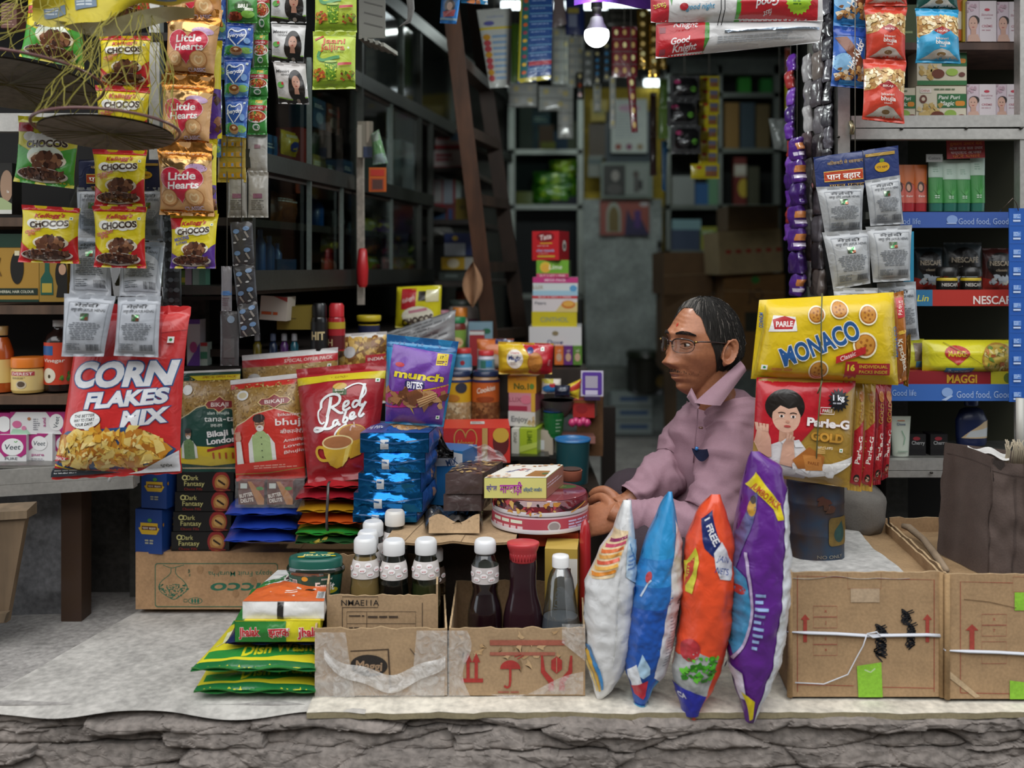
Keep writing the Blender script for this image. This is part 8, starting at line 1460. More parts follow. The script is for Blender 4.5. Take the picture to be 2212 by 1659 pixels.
# ---------------------------------------------------------------- packs hung in front of the right cabinet
PDK=dict(ts=.07,bs=.05,pinch=.06,wr=1.2)
strip('nut_snack_strip','strip of blue and brown chocolate nut packs hanging on the cabinet post','packet strip',[(((1798,-90),(1870,-90),(1874,62),(1800,56)),2.4,.02,'3a86c8',a_hotkicks,PDK),(((1800,56),(1874,62),(1868,192),(1794,186)),2.39,.022,'2f5fb0',a_hotkicks,PDK)],part='packet')
a_redn=a_nut('cf4632','9a2428',2)
strip('nut_snack_strip','strip of orange-red snack packs showing nuts, hanging over the cabinet rail','packet strip',[((1868,-90,1958,14),2.36,.02,'cf4632',a_redn,PDK),(((1866,14),(1959,16),(1955,136),(1870,130)),2.36,.024,'cf4632',a_redn,PDK),(((1864,128),(1958,134),(1952,268),(1862,258)),2.35,.024,'cf4632',a_redn,PDK)],part='packet')
strip('nut_snack_strip','light blue snack pack under a dark green one, hanging before the top shelf','packet strip',[((1978,-90,2068,24),2.37,.02,'1a4a44',a_nut('1a4a44','7a2a2a',3),PDK),(((1977,18),(2070,22),(2074,138),(1978,136)),2.36,.024,'2f9ac8',a_nut('3a9fca','a8342c',4),PDK)],part='packet')
t=strip('henna_pouch_card','clear hanger of silver pouches with a navy header at the right cabinet','hanging card',[
    (((1757,340),(1940,314),(1944,400),(1764,412)),2.34,.004,'2c3a6c',a_panhead,RZ),
    (((1763,404),(1866,400),(1862,500),(1782,506)),2.32,.018,'a8aaac',a_silver,YK),(((1868,390),(1944,378),(1952,484),(1880,488)),2.32,.018,'a8aaac',a_silver,YK),
    (((1776,502),(1880,496),(1880,612),(1800,626)),2.30,.02,'a8aaac',a_silver,YK),(((1870,490),(1970,486),(1966,606),(1886,610)),2.30,.02,'a8aaac',a_silver,YK),
    (((1800,622),(1896,622),(1896,720),(1806,720)),2.30,.02,'a8aaac',a_silver,YK),(((1894,612),(1978,608),(1986,734),(1904,738)),2.33,.02,'9ea2a6',a_silver,YK)],part='pouch')
m=MB();m.add([P(1764,400,2.345),P(1944,384,2.345),P(1976,736,2.345),P(1800,736,2.345)],[(0,1,2,3)],glass('d4d8da',.08));m.build('clear_backing',t)
carton('teal_bag_edge','teal plastic edge poking out behind the silver pouches','plastic bag',(1955,500,1974,628),2.36,.01,'2a86a8',None)
# ---------------------------------------------------------------- biscuit packs tied on the tin
def a_monaco(a):
    W,H=a.W,a.H
    def cracker(x,y,r):a.ell(x,y,r*1.16,r*1.2,'efe6c8',24);a.ell(x,y,r,r*1.02,'a8621f',22);a.ell(x,y-1,r*.88,r*.9,'c98a35',22);[a.ell(x+r*.5*math.cos(k*1.26),y+r*.5*math.sin(k*1.26),r*.13,r*.13,'9a5a1c',8)for k in range(5)];a.ell(x,y,r*.14,r*.14,'9a5a1c',8)
    a.poly([(W*.085,H*.19),(W*.235,H*.215),(W*.25,H*.385),(W*.06,H*.39)],'ece9e6');a.poly([(W*.08,H*.24),(W*.16,H*.2),(W*.235,H*.25),(W*.215,H*.36),(W*.095,H*.36)],'b8282c');a.text('PARLE',W*.16,H*.295,H*.065,'f0e8e4',w=W*.115,rot=-1,bold=.03)
    cracker(W*.385,H*.2,W*.055);cracker(W*.55,H*.15,W*.055);cracker(W*.75,H*.22,W*.058);cracker(W*.72,H*.55,W*.072);cracker(W*.41,H*.84,W*.058)
    a.text('MONACO',W*.41,H*.53,H*.215,'27568f',w=W*.56,rot=-22,bold=.035,out=.035,outcol='ece8dc',arc=0)
    a.poly([(W*.52,H*.68),(W*.72,H*.56),(W*.72,H*.64),(W*.52,H*.76)],'b8282c');a.text('Classic',W*.6,H*.67,H*.05,'f0d8d0',w=W*.11,rot=-24,shear=.2);a.lines(W*.1,H*.83,W*.3,H*.87,1,'c9822a',3,.8)
    a.rect(W*.64,H*.75,W*.9,H*.88,'a8202a');a.poly([(W*.585,H*.73),(W*.665,H*.73),(W*.665,H*.93),(W*.645,H*.9),(W*.625,H*.94),(W*.605,H*.9),(W*.585,H*.93)],'a8202a');a.text('16',W*.625,H*.8,H*.07,'e0cf3a',w=W*.05,bold=.04);a.text('INDIVIDUAL',W*.78,H*.785,H*.035,'d8b83a',w=W*.2);a.text('PACKS INSIDE',W*.78,H*.845,H*.035,'d8b83a',w=W*.2);a.veg(W*.055,H*.83,W*.018)
    for i,ch in enumerate('MONACO'):a.text(ch,W*.965-i*.8,H*(.66-.055*i),H*.05,'2a5a9a',rot=-84,bold=.03)
    a.stroke([(W*.03,H*.06),(W*.0,H*.96)],2,'b8a42a');a.text('MONACO',W*.012,H*.25,H*.03,'2a5a9a',rot=88,bold=.03)
pouch('cracker_pack','large yellow cracker pack with round crackers, on top of the red and gold biscuit packs','biscuit pack',((1640,648),(1930,631),(1940,832),(1622,818)),2.2,.05,'dcbc1e',a_monaco,ts=.03,bs=.03,pinch=0,seed=13,wr=.55,nu=30,nv=22,boxy=5)
def a_crack(a):a.rect(0,a.H*.42,a.W,a.H*.46,'e0b84a');a.rect(a.W*.2,a.H*.06,a.W*.8,a.H*.28,'b82c34');a.text('PARLE',a.W*.5,a.H*.17,8,'ecdcd0',rot=-80);a.text('KrackJack',a.W*.5,a.H*.7,10,'e8dcc8',rot=80,w=76,bold=.03,shear=.2)
pouch('cracker_pack','brown and gold cracker pack standing just behind the yellow one','biscuit pack',((1926,634),(1952,628),(1958,820),(1936,830)),2.3,.02,'a8662a',a_crack,fin='film',seed=3,pinch=0,wr=.8)
pouch('cracker_pack','gold wrapper edge of the rearmost cracker pack behind the yellow one','biscuit pack',((1950,632),(1966,640),(1962,836),(1952,832)),2.34,.02,'b08a3c',None,fin='foil',seed=4,pinch=0)
def a_gold2(a):
    W,H=a.W,a.H
    a.poly([(W*.0,0),(W,0),(W,H*.06),(W*.84,H*.16),(W*.6,H*.36),(W*.56,H*.46),(W*.4,H*.66),(0,H*.66)],'bb1f2b')
    # plain portrait of a dark-haired child in a white collar
    a.poly([(W*.08,H*.98),(W*.14,H*.66),(W*.3,H*.58),(W*.44,H*.6),(W*.54,H*.72),(W*.52,H*.98)],'dedad8');a.rect(W*.22,H*.5,W*.36,H*.62,'c99a80');a.ell(W*.27,H*.27,W*.195,H*.17,'1e1815',26);a.ell(W*.285,H*.37,W*.14,H*.155,'dcae96',26);a.poly([(W*.14,H*.34),(W*.16,H*.2),(W*.4,H*.2),(W*.43,H*.36),(W*.38,H*.27),(W*.3,H*.29),(W*.22,H*.26)],'1e1815')
    for x in(.235,.35):a.ell(W*x,H*.365,W*.025,H*.014,'f2ece6',12);a.ell(W*x,H*.365,W*.013,H*.013,'2a1a14',10);a.stroke([(W*(x-.035),H*.335),(W*x,H*.325),(W*(x+.035),H*.335)],2,'2a1c18',smooth=1)
    a.ell(W*.295,H*.415,W*.02,H*.012,'c8927a',10);a.ell(W*.295,H*.46,W*.035,H*.012,'b8504c',12);a.poly([(W*.24,H*.62),(W*.3,H*.57),(W*.36,H*.6),(W*.3,H*.66)],'ecebea');a.poly([(W*.36,H*.6),(W*.42,H*.58),(W*.47,H*.65),(W*.39,H*.66)],'ecebea')
    a.poly([(W*.0,H*.66),(W*.02,H*.5),(W*.07,H*.47),(W*.1,H*.5),(W*.14,H*.6),(W*.16,H*.78),(W*.06,H*.8)],'d0a088')
    for k in range(4):a.stroke([(W*(.02+.028*k),H*.53),(W*(.012+.03*k),H*.455)],W*.024,'d6a890')
    a.poly([(W*.24,H*.84),(W*.26,H*.64),(W*.3,H*.58),(W*.37,H*.6),(W*.38,H*.7),(W*.4,H*.86)],'d3a48c')
    for k in range(3):a.stroke([(W*(.3+.025*k),H*.6),(W*(.305+.03*k),H*(.525+.015*k))],W*.024,'d9ac94')
    a.text('PARLE',W*.69,H*.29,H*.03,'f0e2dc',w=W*.1,bold=.02);a.frame(W*.62,H*.26,W*.76,H*.32,1.6,'f0e2dc')
    a.text('Parle-G',W*.71,H*.405,H*.075,'eee6e2',w=W*.44,rot=2,bold=.045,out=.02,outcol='8a1a22');a.text('GOLD',W*.7,H*.535,H*.075,'c9953a',w=W*.33,rot=2,bold=.05,out=.02,outcol='8a4a1e');a.text('BISCUITS',W*.68,H*.635,H*.022,'f0e8d8',w=W*.16,bold=.01);a.veg(W*.85,H*.65,W*.018)
    a.burst(W*.8,H*.19,17,25,16,'17171c');a.text('1 kg',W*.8,H*.165,H*.05,'e6e6ea',w=W*.12,bold=.03);a.lines(W*.74,H*.21,W*.87,H*.23,1,'a8a8b0',4,.7)
    a.poly([(W*.36,H*.82),(W*.55,H*.8),(W*.75,H*.78),(W,H*.7),(W,H*.76),(W*.8,H*.88),(W*.55,H*.94),(W*.38,H*.9)],'e6e3df');a.blobs(W*.36,H*.8,W*.8,H*.92,12,['eceae8','d8d4d0'],7,12,3)
    a.poly([(W*.36,H*.78),(W*.52,H*.64),(W*.68,H*.72),(W*.66,H*.84),(W*.42,H*.86)],'a8662c');a.poly([(W*.46,H*.72),(W*.64,H*.72),(W*.67,H*.85),(W*.5,H*.87)],'bd7c3c');a.text('PARLE',W*.57,H*.79,H*.03,'8a4a1e',w=W*.11);[a.stroke([(W*.6,H*(.66+.01*k)),(W*.68,H*(.62+.02*k))],2,'d8b06a')for k in range(4)]
pouch('glucose_biscuit_pack','front red and gold biscuit pack with a child\'s face, standing on the dark blue tin','biscuit pack',((1634,815),(1848,818),(1834,1054),(1624,1024)),2.19,.03,'a88436',a_gold2,fin='film',ts=.03,bs=.03,pinch=0,seed=17,wr=.8,nu=24,nv=26,boxy=4)
mq=quad(((1800,840),(1846,824),(1832,1050),(1796,1046)),2.185)
PGR='red and gold biscuit packs tied in a row'
def a_gside(a):a.poly([(a.W*.1,a.H*.45),(a.W*.9,a.H*.35),(a.W*.9,a.H*.96),(a.W*.1,a.H*.93)],'b2222c');a.text('Parle-G',a.W*.5,a.H*.62,9,'ece0d8',rot=-84,w=60,bold=.03);a.text('GOLD',a.W*.55,a.H*.3,9,'a8742c',rot=-84,w=44,bold=.03);a.ell(a.W*.5,a.H*.88,6,9,'1e1815');a.ell(a.W*.5,a.H*.89,4,6,'d0a68e');a.ell(a.W*.6,a.H*.14,6,12,'b5702c')
for i,(x0,x1,dd,lb)in enumerate(((1846,1868,2.225,'second'),(1866,1892,2.26,'third'),(1890,1910,2.30,'fourth'),(1908,1926,2.335,'rearmost'))):
    pouch('glucose_biscuit_pack','red and gold biscuit pack seen end-on, %s in the tied row'%lb,'biscuit pack',((x0-2,822),(x1,820+3*i),(x1-8,1062-16*max(0,i-1)),(x0-16+4*i,1058-10*max(0,i-1))),dd,.02,'b8923c' if i<2 else '8f1f2a',a_gside,fin='film',group=PGR,seed=40+i,pinch=.02,wr=.9)
mb=MB();S_=M('5a5a34','net')
mb.tube([P(1776,634,2.165),P(1774,700,2.14),P(1774,770,2.14),P(1776,824,2.15)],.0016,S_,5);mb.tube([P(1774,822,2.155),P(1768,900,2.15),P(1764,980,2.15),P(1762,1030,2.17)],.0016,S_,5);mb.tube([P(1776,822,2.15),P(1772,836,2.145),P(1766,850,2.15)],.0018,S_,5)
tag(mb.build('tying_string'),'thin twine tied down the middle of the yellow and gold biscuit packs','string')
t=thing('metal_tin','round dark blue rusty tin under the red and gold biscuit packs','tin',P(1761,1203,2.26));c=P(1761,1200,2.265);k=2.26/F
m=MB();m.lathe(c,[(59*k,0),(61*k,2*k),(60*k,5*k),(60*k,52*k),(61*k,55*k),(60*k,58*k),(60*k,118*k),(61*k,121*k),(60*k,124*k),(60*k,164*k),(62*k,166*k),(61*k,169*k)],M('1f3346','rust'),44)
ar=Art(m,cyl_surf(c,60.8*k,c.z,168*k,188,168),188,168,'rust',8);ar.rrect(104,72,160,132,8,'6a5422','dirty');ar.ell(132,108,16,17,'24443f',20,fin='dirty');ar.poly([(120,96),(138,80),(146,100)],'24443f','dirty');ar.text('NO ONLY',110,154,7,'7a7468',w=60);ar.blobs(84,30,110,60,6,['4a2420'],7,12,4)
m.build('tin_body',t)
m=MB();m.lathe(c+Vector((0,0,169*k)),[(61*k,-1*k),(61*k,1*k),(56*k,2*k)],M('4a4238','rust'),44);m.build('lid',t)
mb=MB()
def cush(u,v):
    th=2*math.pi*u;z=-1+2*v;r=math.sqrt(max(0,1-abs(z)**3));return P(1848,1095,2.55)+Vector((.065*r*math.cos(th)*(1+.08*nz(u*6,v*6)),.12*r*math.sin(th),.075*z+.012*nz(u*8,v*5,2)))
mb.grid(cush,24,14,M('6f6a64','cloth'),True,True);tag(mb.build('grey_cushion'),'grey cloth cushion squeezed behind the dark blue tin','cushion')
# ---------------------------------------------------------------- big cartons at the right
def a_box1(a):
    W,H=a.W,a.H;R='a0483c'
    for p in([(W*.05,H*.96),(W*.05,H*.03),(W*.37,H*.04)],[(W*.57,H*.05),(W*.95,H*.06),(W*.95,H*.96)],[(W*.05,H*.9),(W*.42,H*.91)],[(W*.6,H*.92),(W*.95,H*.93)]):a.stroke(p,1.3,R)
    a.frame(W*.38,-2,W*.6,H*.13,1,'a86a50');a.rect(W*.4,H*.13,W*.59,H*.24,'b8a084')
    for x in(.1,.905):a.poly([(W*(x-.012),H*.56),(W*(x-.012),H*.38),(W*(x-.03),H*.38),(W*x,H*.335),(W*(x+.03),H*.38),(W*(x+.012),H*.38),(W*(x+.012),H*.56)],'a84438')
    for y in(.27,.36,.49,.58):a.frame(W*.155,H*y,W*.31,H*(y+.085),1,'a0584a')
    for y,s in((.31,'X'),(.4,'J'),(.53,'2'),(.62,'4')):a.text(s,W*.235,H*y,6,'a0483c')
    R_=random.Random(3)
    def scrib(x,y,w,h,n):
        pts=[(W*(x+w*math.cos(i*1.9)*R_.uniform(.5,1)),H*(y-h+2*h*i/n+.03*math.sin(i*2.3)))for i in range(n)]
        a.stroke(pts,2.6,'15161c',smooth=2);a.stroke([(q[0]+3,q[1]+4)for q in pts],2.2,'15161c',smooth=2)
    scrib(.59,.55,.065,.13,40);scrib(.76,.35,.05,.05,16);scrib(.79,.5,.045,.1,30)
    a.poly([(W*.44,H*.75),(W*.6,H*.72),(W*.61,H),(W*.45,H)],'8fc63a');a.stroke([(W*.49,H*.78),(W*.53,H*.8),(W*.56,H*.77)],3,'c0d8a0')
def bigbox(label,x0,x1,y0,y1,d,L,art,seed,open_=True,lid=None):
    FL,FR=fl(x0,d,Z0+.012),fl(x1,d,Z0+.012);vx=.09*L;BR,BL=FR+Vector((vx,L,0)),FL+Vector((vx,L,0));h=P(0,y0,d).z-Z0-.012
    t=thing('cardboard_box',label,'cardboard box',(FL+FR)/2)
    m=MB();ragged(m,FL,FR,h,.005,M('ab8c68','card'),seed,.003);W_,H_=(FR-FL).length*F/d,h*F/d
    art(Art(m,flat_surf([FL+Vector((0,0,h)),FR+Vector((0,0,h)),FR,FL],W_,H_,Vector((0,-1,0))),W_,H_,'card'))
    m.tube([FL,FL+Vector((0,0,h))],.006,M('a5865f','card'),8);m.tube([FR,FR+Vector((0,0,h))],.006,M('a5865f','card'),8);m.build('front_panel',t)
    for nm,a,b,s in(('side_panel',FR,BR,3),('side_panel',BL,FL,5),('back_panel',BR,BL,7)):
        m=MB();ragged(m,a,b,h+(.012 if nm=='back_panel' else 0),.005,M('a08260','card'),seed+s,.005);m.build(nm,t)
    m=MB();pz=Vector((0,0,h-.022));m.grid(lambda u,v:(FL*(1-u)+FR*u)*(1-v)+(BL*(1-u)+BR*u)*v+pz+Vector((0,0,.006*nz(u*5,v*5,seed))),14,12,M('9c7f5c','card'));m.build('inner_flap',t)
    return t,FL,FR,BL,BR,h
t,FL,FR,BL,BR,h=bigbox('large brown carton with black scribbles and red arrows under the blue tin',1706,2034,1236,1515,2.085,.40,a_box1,31)
mb=MB()
def paper(u,v):
    p=(FL*(1-u)+FR*u)*(1-v)+(BL*(1-u)+BR*u)*v;return p+Vector((.004*math.sin(v*9),0,h-.012+.006*nz(u*5,v*6,4)+(.008*(u>.9)if v<.5 else 0)))
mb.grid(lambda u,v:paper(.01+.78*u-.06*v*u,-.005+.98*v),26,20,M('b6b4b0','dirty'));tag(mb.build('newspaper_sheet'),'creased grey-white paper sheet lying on the scribbled carton','paper')
def strap(label,a,b,c,z,knot=None):
    m=MB();off=Vector((0,-.004,0));pts=[c+Vector((-.004,0,z)),a+off+Vector((-.003,0,z+.002))]+[a*(1-u)+b*u+off+Vector((0,-.001,z-.006*u+.002*math.sin(u*9)))for u in(.12,.3,.5,.7,.9)]+[b+off+Vector((.003,0,z-.006)),b+Vector((.006,.35,z))]
    m.tube(pts,.0038,M('cfd2da','plastic'),6,flat=.45)
    if knot is not None:
        k=a*(1-knot)+b*knot+Vector((0,-.008,z));m.tube([k,k+Vector((.02,0,.004)),k+Vector((.03,0,-.006)),k+Vector((.012,0,-.008)),k],.0016,M('d6d8de','plastic'),5);m.tube([k,k+Vector((-.008,0,-.025)),k+Vector((-.022,0,-.05)),k+Vector((-.04,0,-.085)),k+Vector((-.09,0,-.105)),k+Vector((-.15,0,-.102))],.0014,M('d6d8de','plastic'),5)
    tag(m.build('plastic_strap'),label,'strap')
strap('white plastic twine knotted round the scribbled carton',FL,FR,BL,P(0,1366,2.085).z-FL.z,.5)
def a_box2(a):
    W,H=a.W,a.H;R='a0483c'
    for p in([(W*.08,H*.95),(W*.08,H*.06),(W*.4,H*.07)],[(W*.08,H*.95),(W*.5,H*.96)]):a.stroke(p,1.3,R)
    a.poly([(W*.135,H*.63),(W*.135,H*.45),(W*.11,H*.45),(W*.15,H*.4),(W*.19,H*.45),(W*.165,H*.45),(W*.165,H*.63)],'a84438')
    for y in(.32,.41,.54,.63):a.frame(W*.21,H*y,W*.36,H*(y+.085),1,'a0584a')
    a.text('X',W*.285,H*.36,6,R);a.text('T',W*.285,H*.45,6,R);a.rect(W*.41,H*.145,W*.62,H*.29,'8fc63a');a.frame(W*.4,H*.02,W*.64,H*.14,1,'a86a50');a.poly([(W*.38,H*.85),(W*.5,H*.87),(W*.5,H),(W*.38,H)],'8fc63a');a.stroke([(W*.1,H*.2),(W*.25,H*.22),(W*.42,H*.27)],1.6,'7a5f42');a.poly([(0,H*.76),(W*.2,H*.98),(W*.17,H*.99),(0,H*.82)],'bfa684')
t2,FL2,FR2,BL2,BR2,h2=bigbox('large brown carton at the photo\'s right edge under the dark cloth bag',2046,2400,1240,1516,2.075,.42,a_box2,47)
strap('white plastic twine round the carton at the photo\'s right edge',FL2,FR2,BL2,P(0,1406,2.075).z-FL2.z)
# dark brown cloth bag with broom bristles
t=thing('cloth_bag','dark brown cloth shopping bag standing on the right-hand carton','bag',P(2120,1232,2.16))
def bagf(u,v): # u runs along the left side (to .27), then the wide front; rounded fold between them
    k=.27;zt=P(0,1234,2.16).z;h=.255-.012*u+.006*math.sin(u*11)
    a,b,c=P(2024,1234,2.30),P(2128,1234,2.125),P(2400,1234,2.05)
    if u<k-.03:p=a.lerp(b,u/(k-.03)*.94)
    elif u>k+.03:p=b.lerp(c,.04+(u-k-.03)/(1-k-.03)*.96)
    else:t_=(u-k+.03)/.06;p=a.lerp(b,.94).lerp(b,t_).lerp(b.lerp(c,.04),t_)
    flare=(1-v)*(.030 if u<k else .012);p=p+Vector((flare*(.6 if u<.5 else 0)-.02*(1-v)*(u<k)*0,0,0))
    return Vector((p.x,p.y+.014*nz(u*6,v*4)*math.sin(math.pi*min(1,v+.1))+.006*nz(u*19,v*8),zt+h*(1-v)))
m=MB();BGM=M('554741','cloth');m.grid(bagf,60,26,BGM)
back=[bagf(0,0),bagf(0,1),P(2400,1234,2.30)+Vector((0,0,.25)),P(2400,1234,2.30)]
m.grid(lambda u,v:(back[0]*(1-u)+back[2]*u)*(1-v)+(back[1]*(1-u)+back[3]*u)*v,20,10,BGM);m.grid(lambda u,v:bagf(u,0)+Vector((0,.008*v,-.03*v)),60,3,M('3f3632','cloth'));m.build('bag_body',t)
ar_m=MB();A_=Art(ar_m,lambda x,y,o=0:bagf(x/278,y/279)+Vector((0,-o-.001,0)),278,279,'cloth',12);A_.stroke([(78,4),(76,120),(75,275)],3,'4a3c36');A_.stroke([(82,26),(140,30),(270,34)],2.5,'4a3d38');A_.stroke([(4,26),(40,26),(70,26)],2.5,'4a3d38');A_.stroke([(120,34),(122,160),(120,276)],2.2,'483b36');ar_m.build('seam',t)
mb=MB();mb.grid(lambda u,v:P(2090+90*u,976+16*u+5*math.sin(u*9)-14*v,2.24+.05*v),14,4,M('c9c6c2','cloth'));tag(mb.build('white_cloth'),'white cloth peeping over the top of the brown cloth bag','cloth')
mb=MB();R_=random.Random(9)
for i in range(46):x=2170+46*R_.random();mb.tube([P(x-4,1004,2.26),P(x,975,2.255),P(x+R_.uniform(-8,8),948+R_.uniform(0,16),2.25)],.0011,M('b0a48e','matte'),4)
tag(mb.build('broom_head'),'pale broom bristles sticking up behind the brown cloth bag','broom')
mb=MB();mb.tube([P(2203,860,2.36),P(2203,1005,2.36)],.009,M('b8b6ae','plastic'),10);tag(mb.build('white_rod'),'short white rod standing behind the broom bristles','rod')
# torn cloth edging between the two cartons
mb=MB();mb.tube([P(1950,1136,2.44),P(1965,1140,2.42),P(1995,1165,2.34),P(2025,1205,2.2),P(2045,1232,2.1)],[.006,.009,.008,.009,.006],M('8f7c66','cloth'),7);tag(mb.build('frayed_rope'),'frayed brown cloth roll along the carton edge behind the twine','cloth')
# ---------------------------------------------------------------- four detergent bags standing edge-on
def bag(label,outline,d,col,art,name='detergent_bag',depth=.10,lean=.0):
    """outline: rows (y, left x, right x) from the top seal to the foot"""
    t0,t1=outline[0][0],outline[-1][0];Hpx=t1-t0
    def row(v):
        y=t0+Hpx*v
        for(ya,la,ra),(yb,lb,rb)in zip(outline,outline[1:]):
            if ya<=y<=yb:s=(y-ya)/(yb-ya);s=s*s*(3-2*s)*.5+s*.5;return y,la+(lb-la)*s,ra+(rb-ra)*s
        return(t1,)+outline[-1][1:]
    seed=len(label)
    def sf(x,y,o=0):
        u,v=x/100,y/Hpx;yy,l,r=row(v);e=max(0,math.sin(math.pi*min(max(v,0),1)))**.5;c=P((l+r)/2,yy,d);a=(r-l)/2*d/F;a_=math.asin(max(-1,min(1,2*u-1)))
        w=1+.07*nz(u*3+seed,v*8)+.06*nz(u*8,v*24,seed)+.03*nz(u*16,v*50,seed);b=depth*(.85+.15*e)
        return Vector((c.x+(a*w+o)*math.sin(a_),c.y+.04*0-(b*.62*e*w+o)*math.cos(a_)+b*.25*e+lean*v,c.z))
    mb=MB();mb.grid(lambda u,v:sf(50-50*math.cos(math.pi*u),v*Hpx),30,60,M(col))
    def back(u,v):
        p=sf(50-50*math.cos(math.pi*u),v*Hpx);yy,l,r=row(v);c=P((l+r)/2,yy,d);return Vector((p.x,c.y+lean*v+depth*.25*max(0,math.sin(math.pi*v))**.5+depth*.9*math.sin(math.pi*u)*max(0,math.sin(math.pi*v))**.5,p.z))
    mb.grid(back,20,30,M(col))
    ar=Art(mb,sf,100,Hpx,'film',6,.001);ar.step=.0002;art(ar);o=mb.build(name);return tag(o,label,'detergent bag','tall detergent bags along the ledge')
def a_b1(a):
    H=a.H;a.poly([(0,H*.14),(60,H*.14),(45,H*.36),(0,H*.39)],'e2c9a0');
    for i,c_ in enumerate(('8a2a5a','c8506a','d8703a','e0a04a','d85a3a','e8b050','d8862a')):a.stroke([(2,H*(.2+.028*i)),(30,H*(.18+.027*i)),(56-2*i,H*(.165+.027*i))],7,c_,smooth=1)
    a.poly([(62,H*.16),(100,H*.2),(100,H*.42),(70,H*.36)],'c2d8e6');a.stroke([(70,H*.2),(95,H*.3)],4,'6a9ac0');a.lines(72,H*.26,96,H*.34,4,'7a9ac8',3);a.poly([(86,H*.42),(100,H*.41),(100,H*.45),(88,H*.46)],'2a4a9a')
    a.stroke([(3,H*.72),(30,H*.86),(40,H*.93)],8,'3f86c0',smooth=1);a.stroke([(2,H*.75),(22,H*.88),(30,H*.94)],7,'c9a03a',smooth=1);a.stroke([(2,H*.8),(20,H*.94)],6,'d8c07a');a.stroke([(56,H*.3),(60,H*.55),(54,H*.8)],2,'c9c9c6',smooth=1)
bag('tall white detergent bag with orange stripes near the top, leftmost of the four',[(1080,1346,1364),(1150,1328,1372),(1200,1296,1376),(1270,1266,1377),(1330,1264,1374),(1400,1268,1368),(1450,1272,1352),(1490,1282,1326),(1513,1290,1298)],2.09,'dcdcdc',a_b1)
def a_b2(a):
    H=a.H;a.poly([(0,H*.52),(74,H*.5),(76,H*.98),(0,H*.98)],'2153a8');a.poly([(0,H*.3),(70,H*.28),(71,H*.40),(0,H*.42)],'2c7fc2');a.poly([(0,H*.42),(71,H*.40),(72,H*.5),(0,H*.52)],'276ab5');a.poly([(64,H*.82),(68,H*.3),(82,H*.12),(100,H*.2),(100,H*.86)],'d3d3d8');a.lines(78,H*.55,97,H*.78,16,'8a8a98',4,.3);a.text('HR',90,H*.48,7,'3a3a44',rot=-80)
    a.ell(20,H*.37,6,12,'b8343a');a.stroke([(12,H*.46),(20,H*.4),(26,H*.38)],3,'c2cfe0');a.poly([(22,H*.8),(30,H*.71),(50,H*.77),(52,H*.8),(38,H*.82)],'a9c8de');a.poly([(4,H*.8),(22,H*.76),(36,H*.84),(30,H*.88),(8,H*.87)],'dcdfe4');a.poly([(4,H*.87),(50,H*.83),(56,H*.9),(48,H*.92),(10,H*.9)],'b82c3c');a.rect(0,H*.95,100,H,'3f9acb')
bag('tall blue detergent bag with a white back strip, second of the four',[(1062,1443,1452),(1110,1424,1462),(1180,1395,1475),(1270,1372,1477),(1340,1362,1466),(1400,1354,1455),(1450,1352,1444),(1490,1366,1412),(1541,1376,1386)],2.07,'2f92cc',a_b2)
def a_b3(a):
    H=a.H;a.poly([(12,H*.1),(40,H*.06),(62,H*.2),(50,H*.26),(30,H*.22)],'1d2b66');a.text('1 FREE.',42,H*.15,15,'e6e6ea',w=62,rot=62,bold=.03);a.poly([(48,H*.24),(64,H*.19),(90,H*.3),(84,H*.36),(62,H*.35),(52,H*.3)],'d9d9de');a.text('JAIN',68,H*.265,13,'2a4a9a',w=26,rot=20,bold=.0);a.text('NETS',66,H*.315,13,'2a4a9a',w=28,rot=18,bold=.0)
    a.poly([(4,H*.42),(0,H*.3),(16,H*.22),(22,H*.28),(14,H*.42)],'d6cf3a');a.poly([(3,H*.4),(4,H*.3),(14,H*.26),(14,H*.32)],'c8402c')
    a.poly([(0,H*.7),(30,H*.66),(74,H*.7),(74,H*.86),(0,H*.86)],'a8aaa8');a.ell(20,H*.66,16,H*.05,'b8343a');a.blobs(16,H*.685,72,H*.79,54,['4fae2a','3a8f1e','6ac83a','2f7a1a'],4,8,3,.7);a.poly([(0,H*.82),(40,H*.84),(70,H*.86),(68,H*.95),(0,H*.96)],'2a2f9a');a.text('CA',12,H*.86,12,'e0e0ec',w=18,bold=.03);a.rect(92,H*.62,97,H*.63,'2a3a7a');a.rect(90,H*.72,97,H*.74,'1a1a2a')
bag('tall orange-red detergent bag with a white and navy offer patch, third of the four',[(1068,1536,1556),(1110,1508,1572),(1180,1484,1592),(1270,1478,1592),(1340,1474,1588),(1400,1466,1576),(1450,1458,1562),(1490,1466,1542),(1530,1478,1516),(1564,1484,1506)],2.045,'e8512a',a_b3)
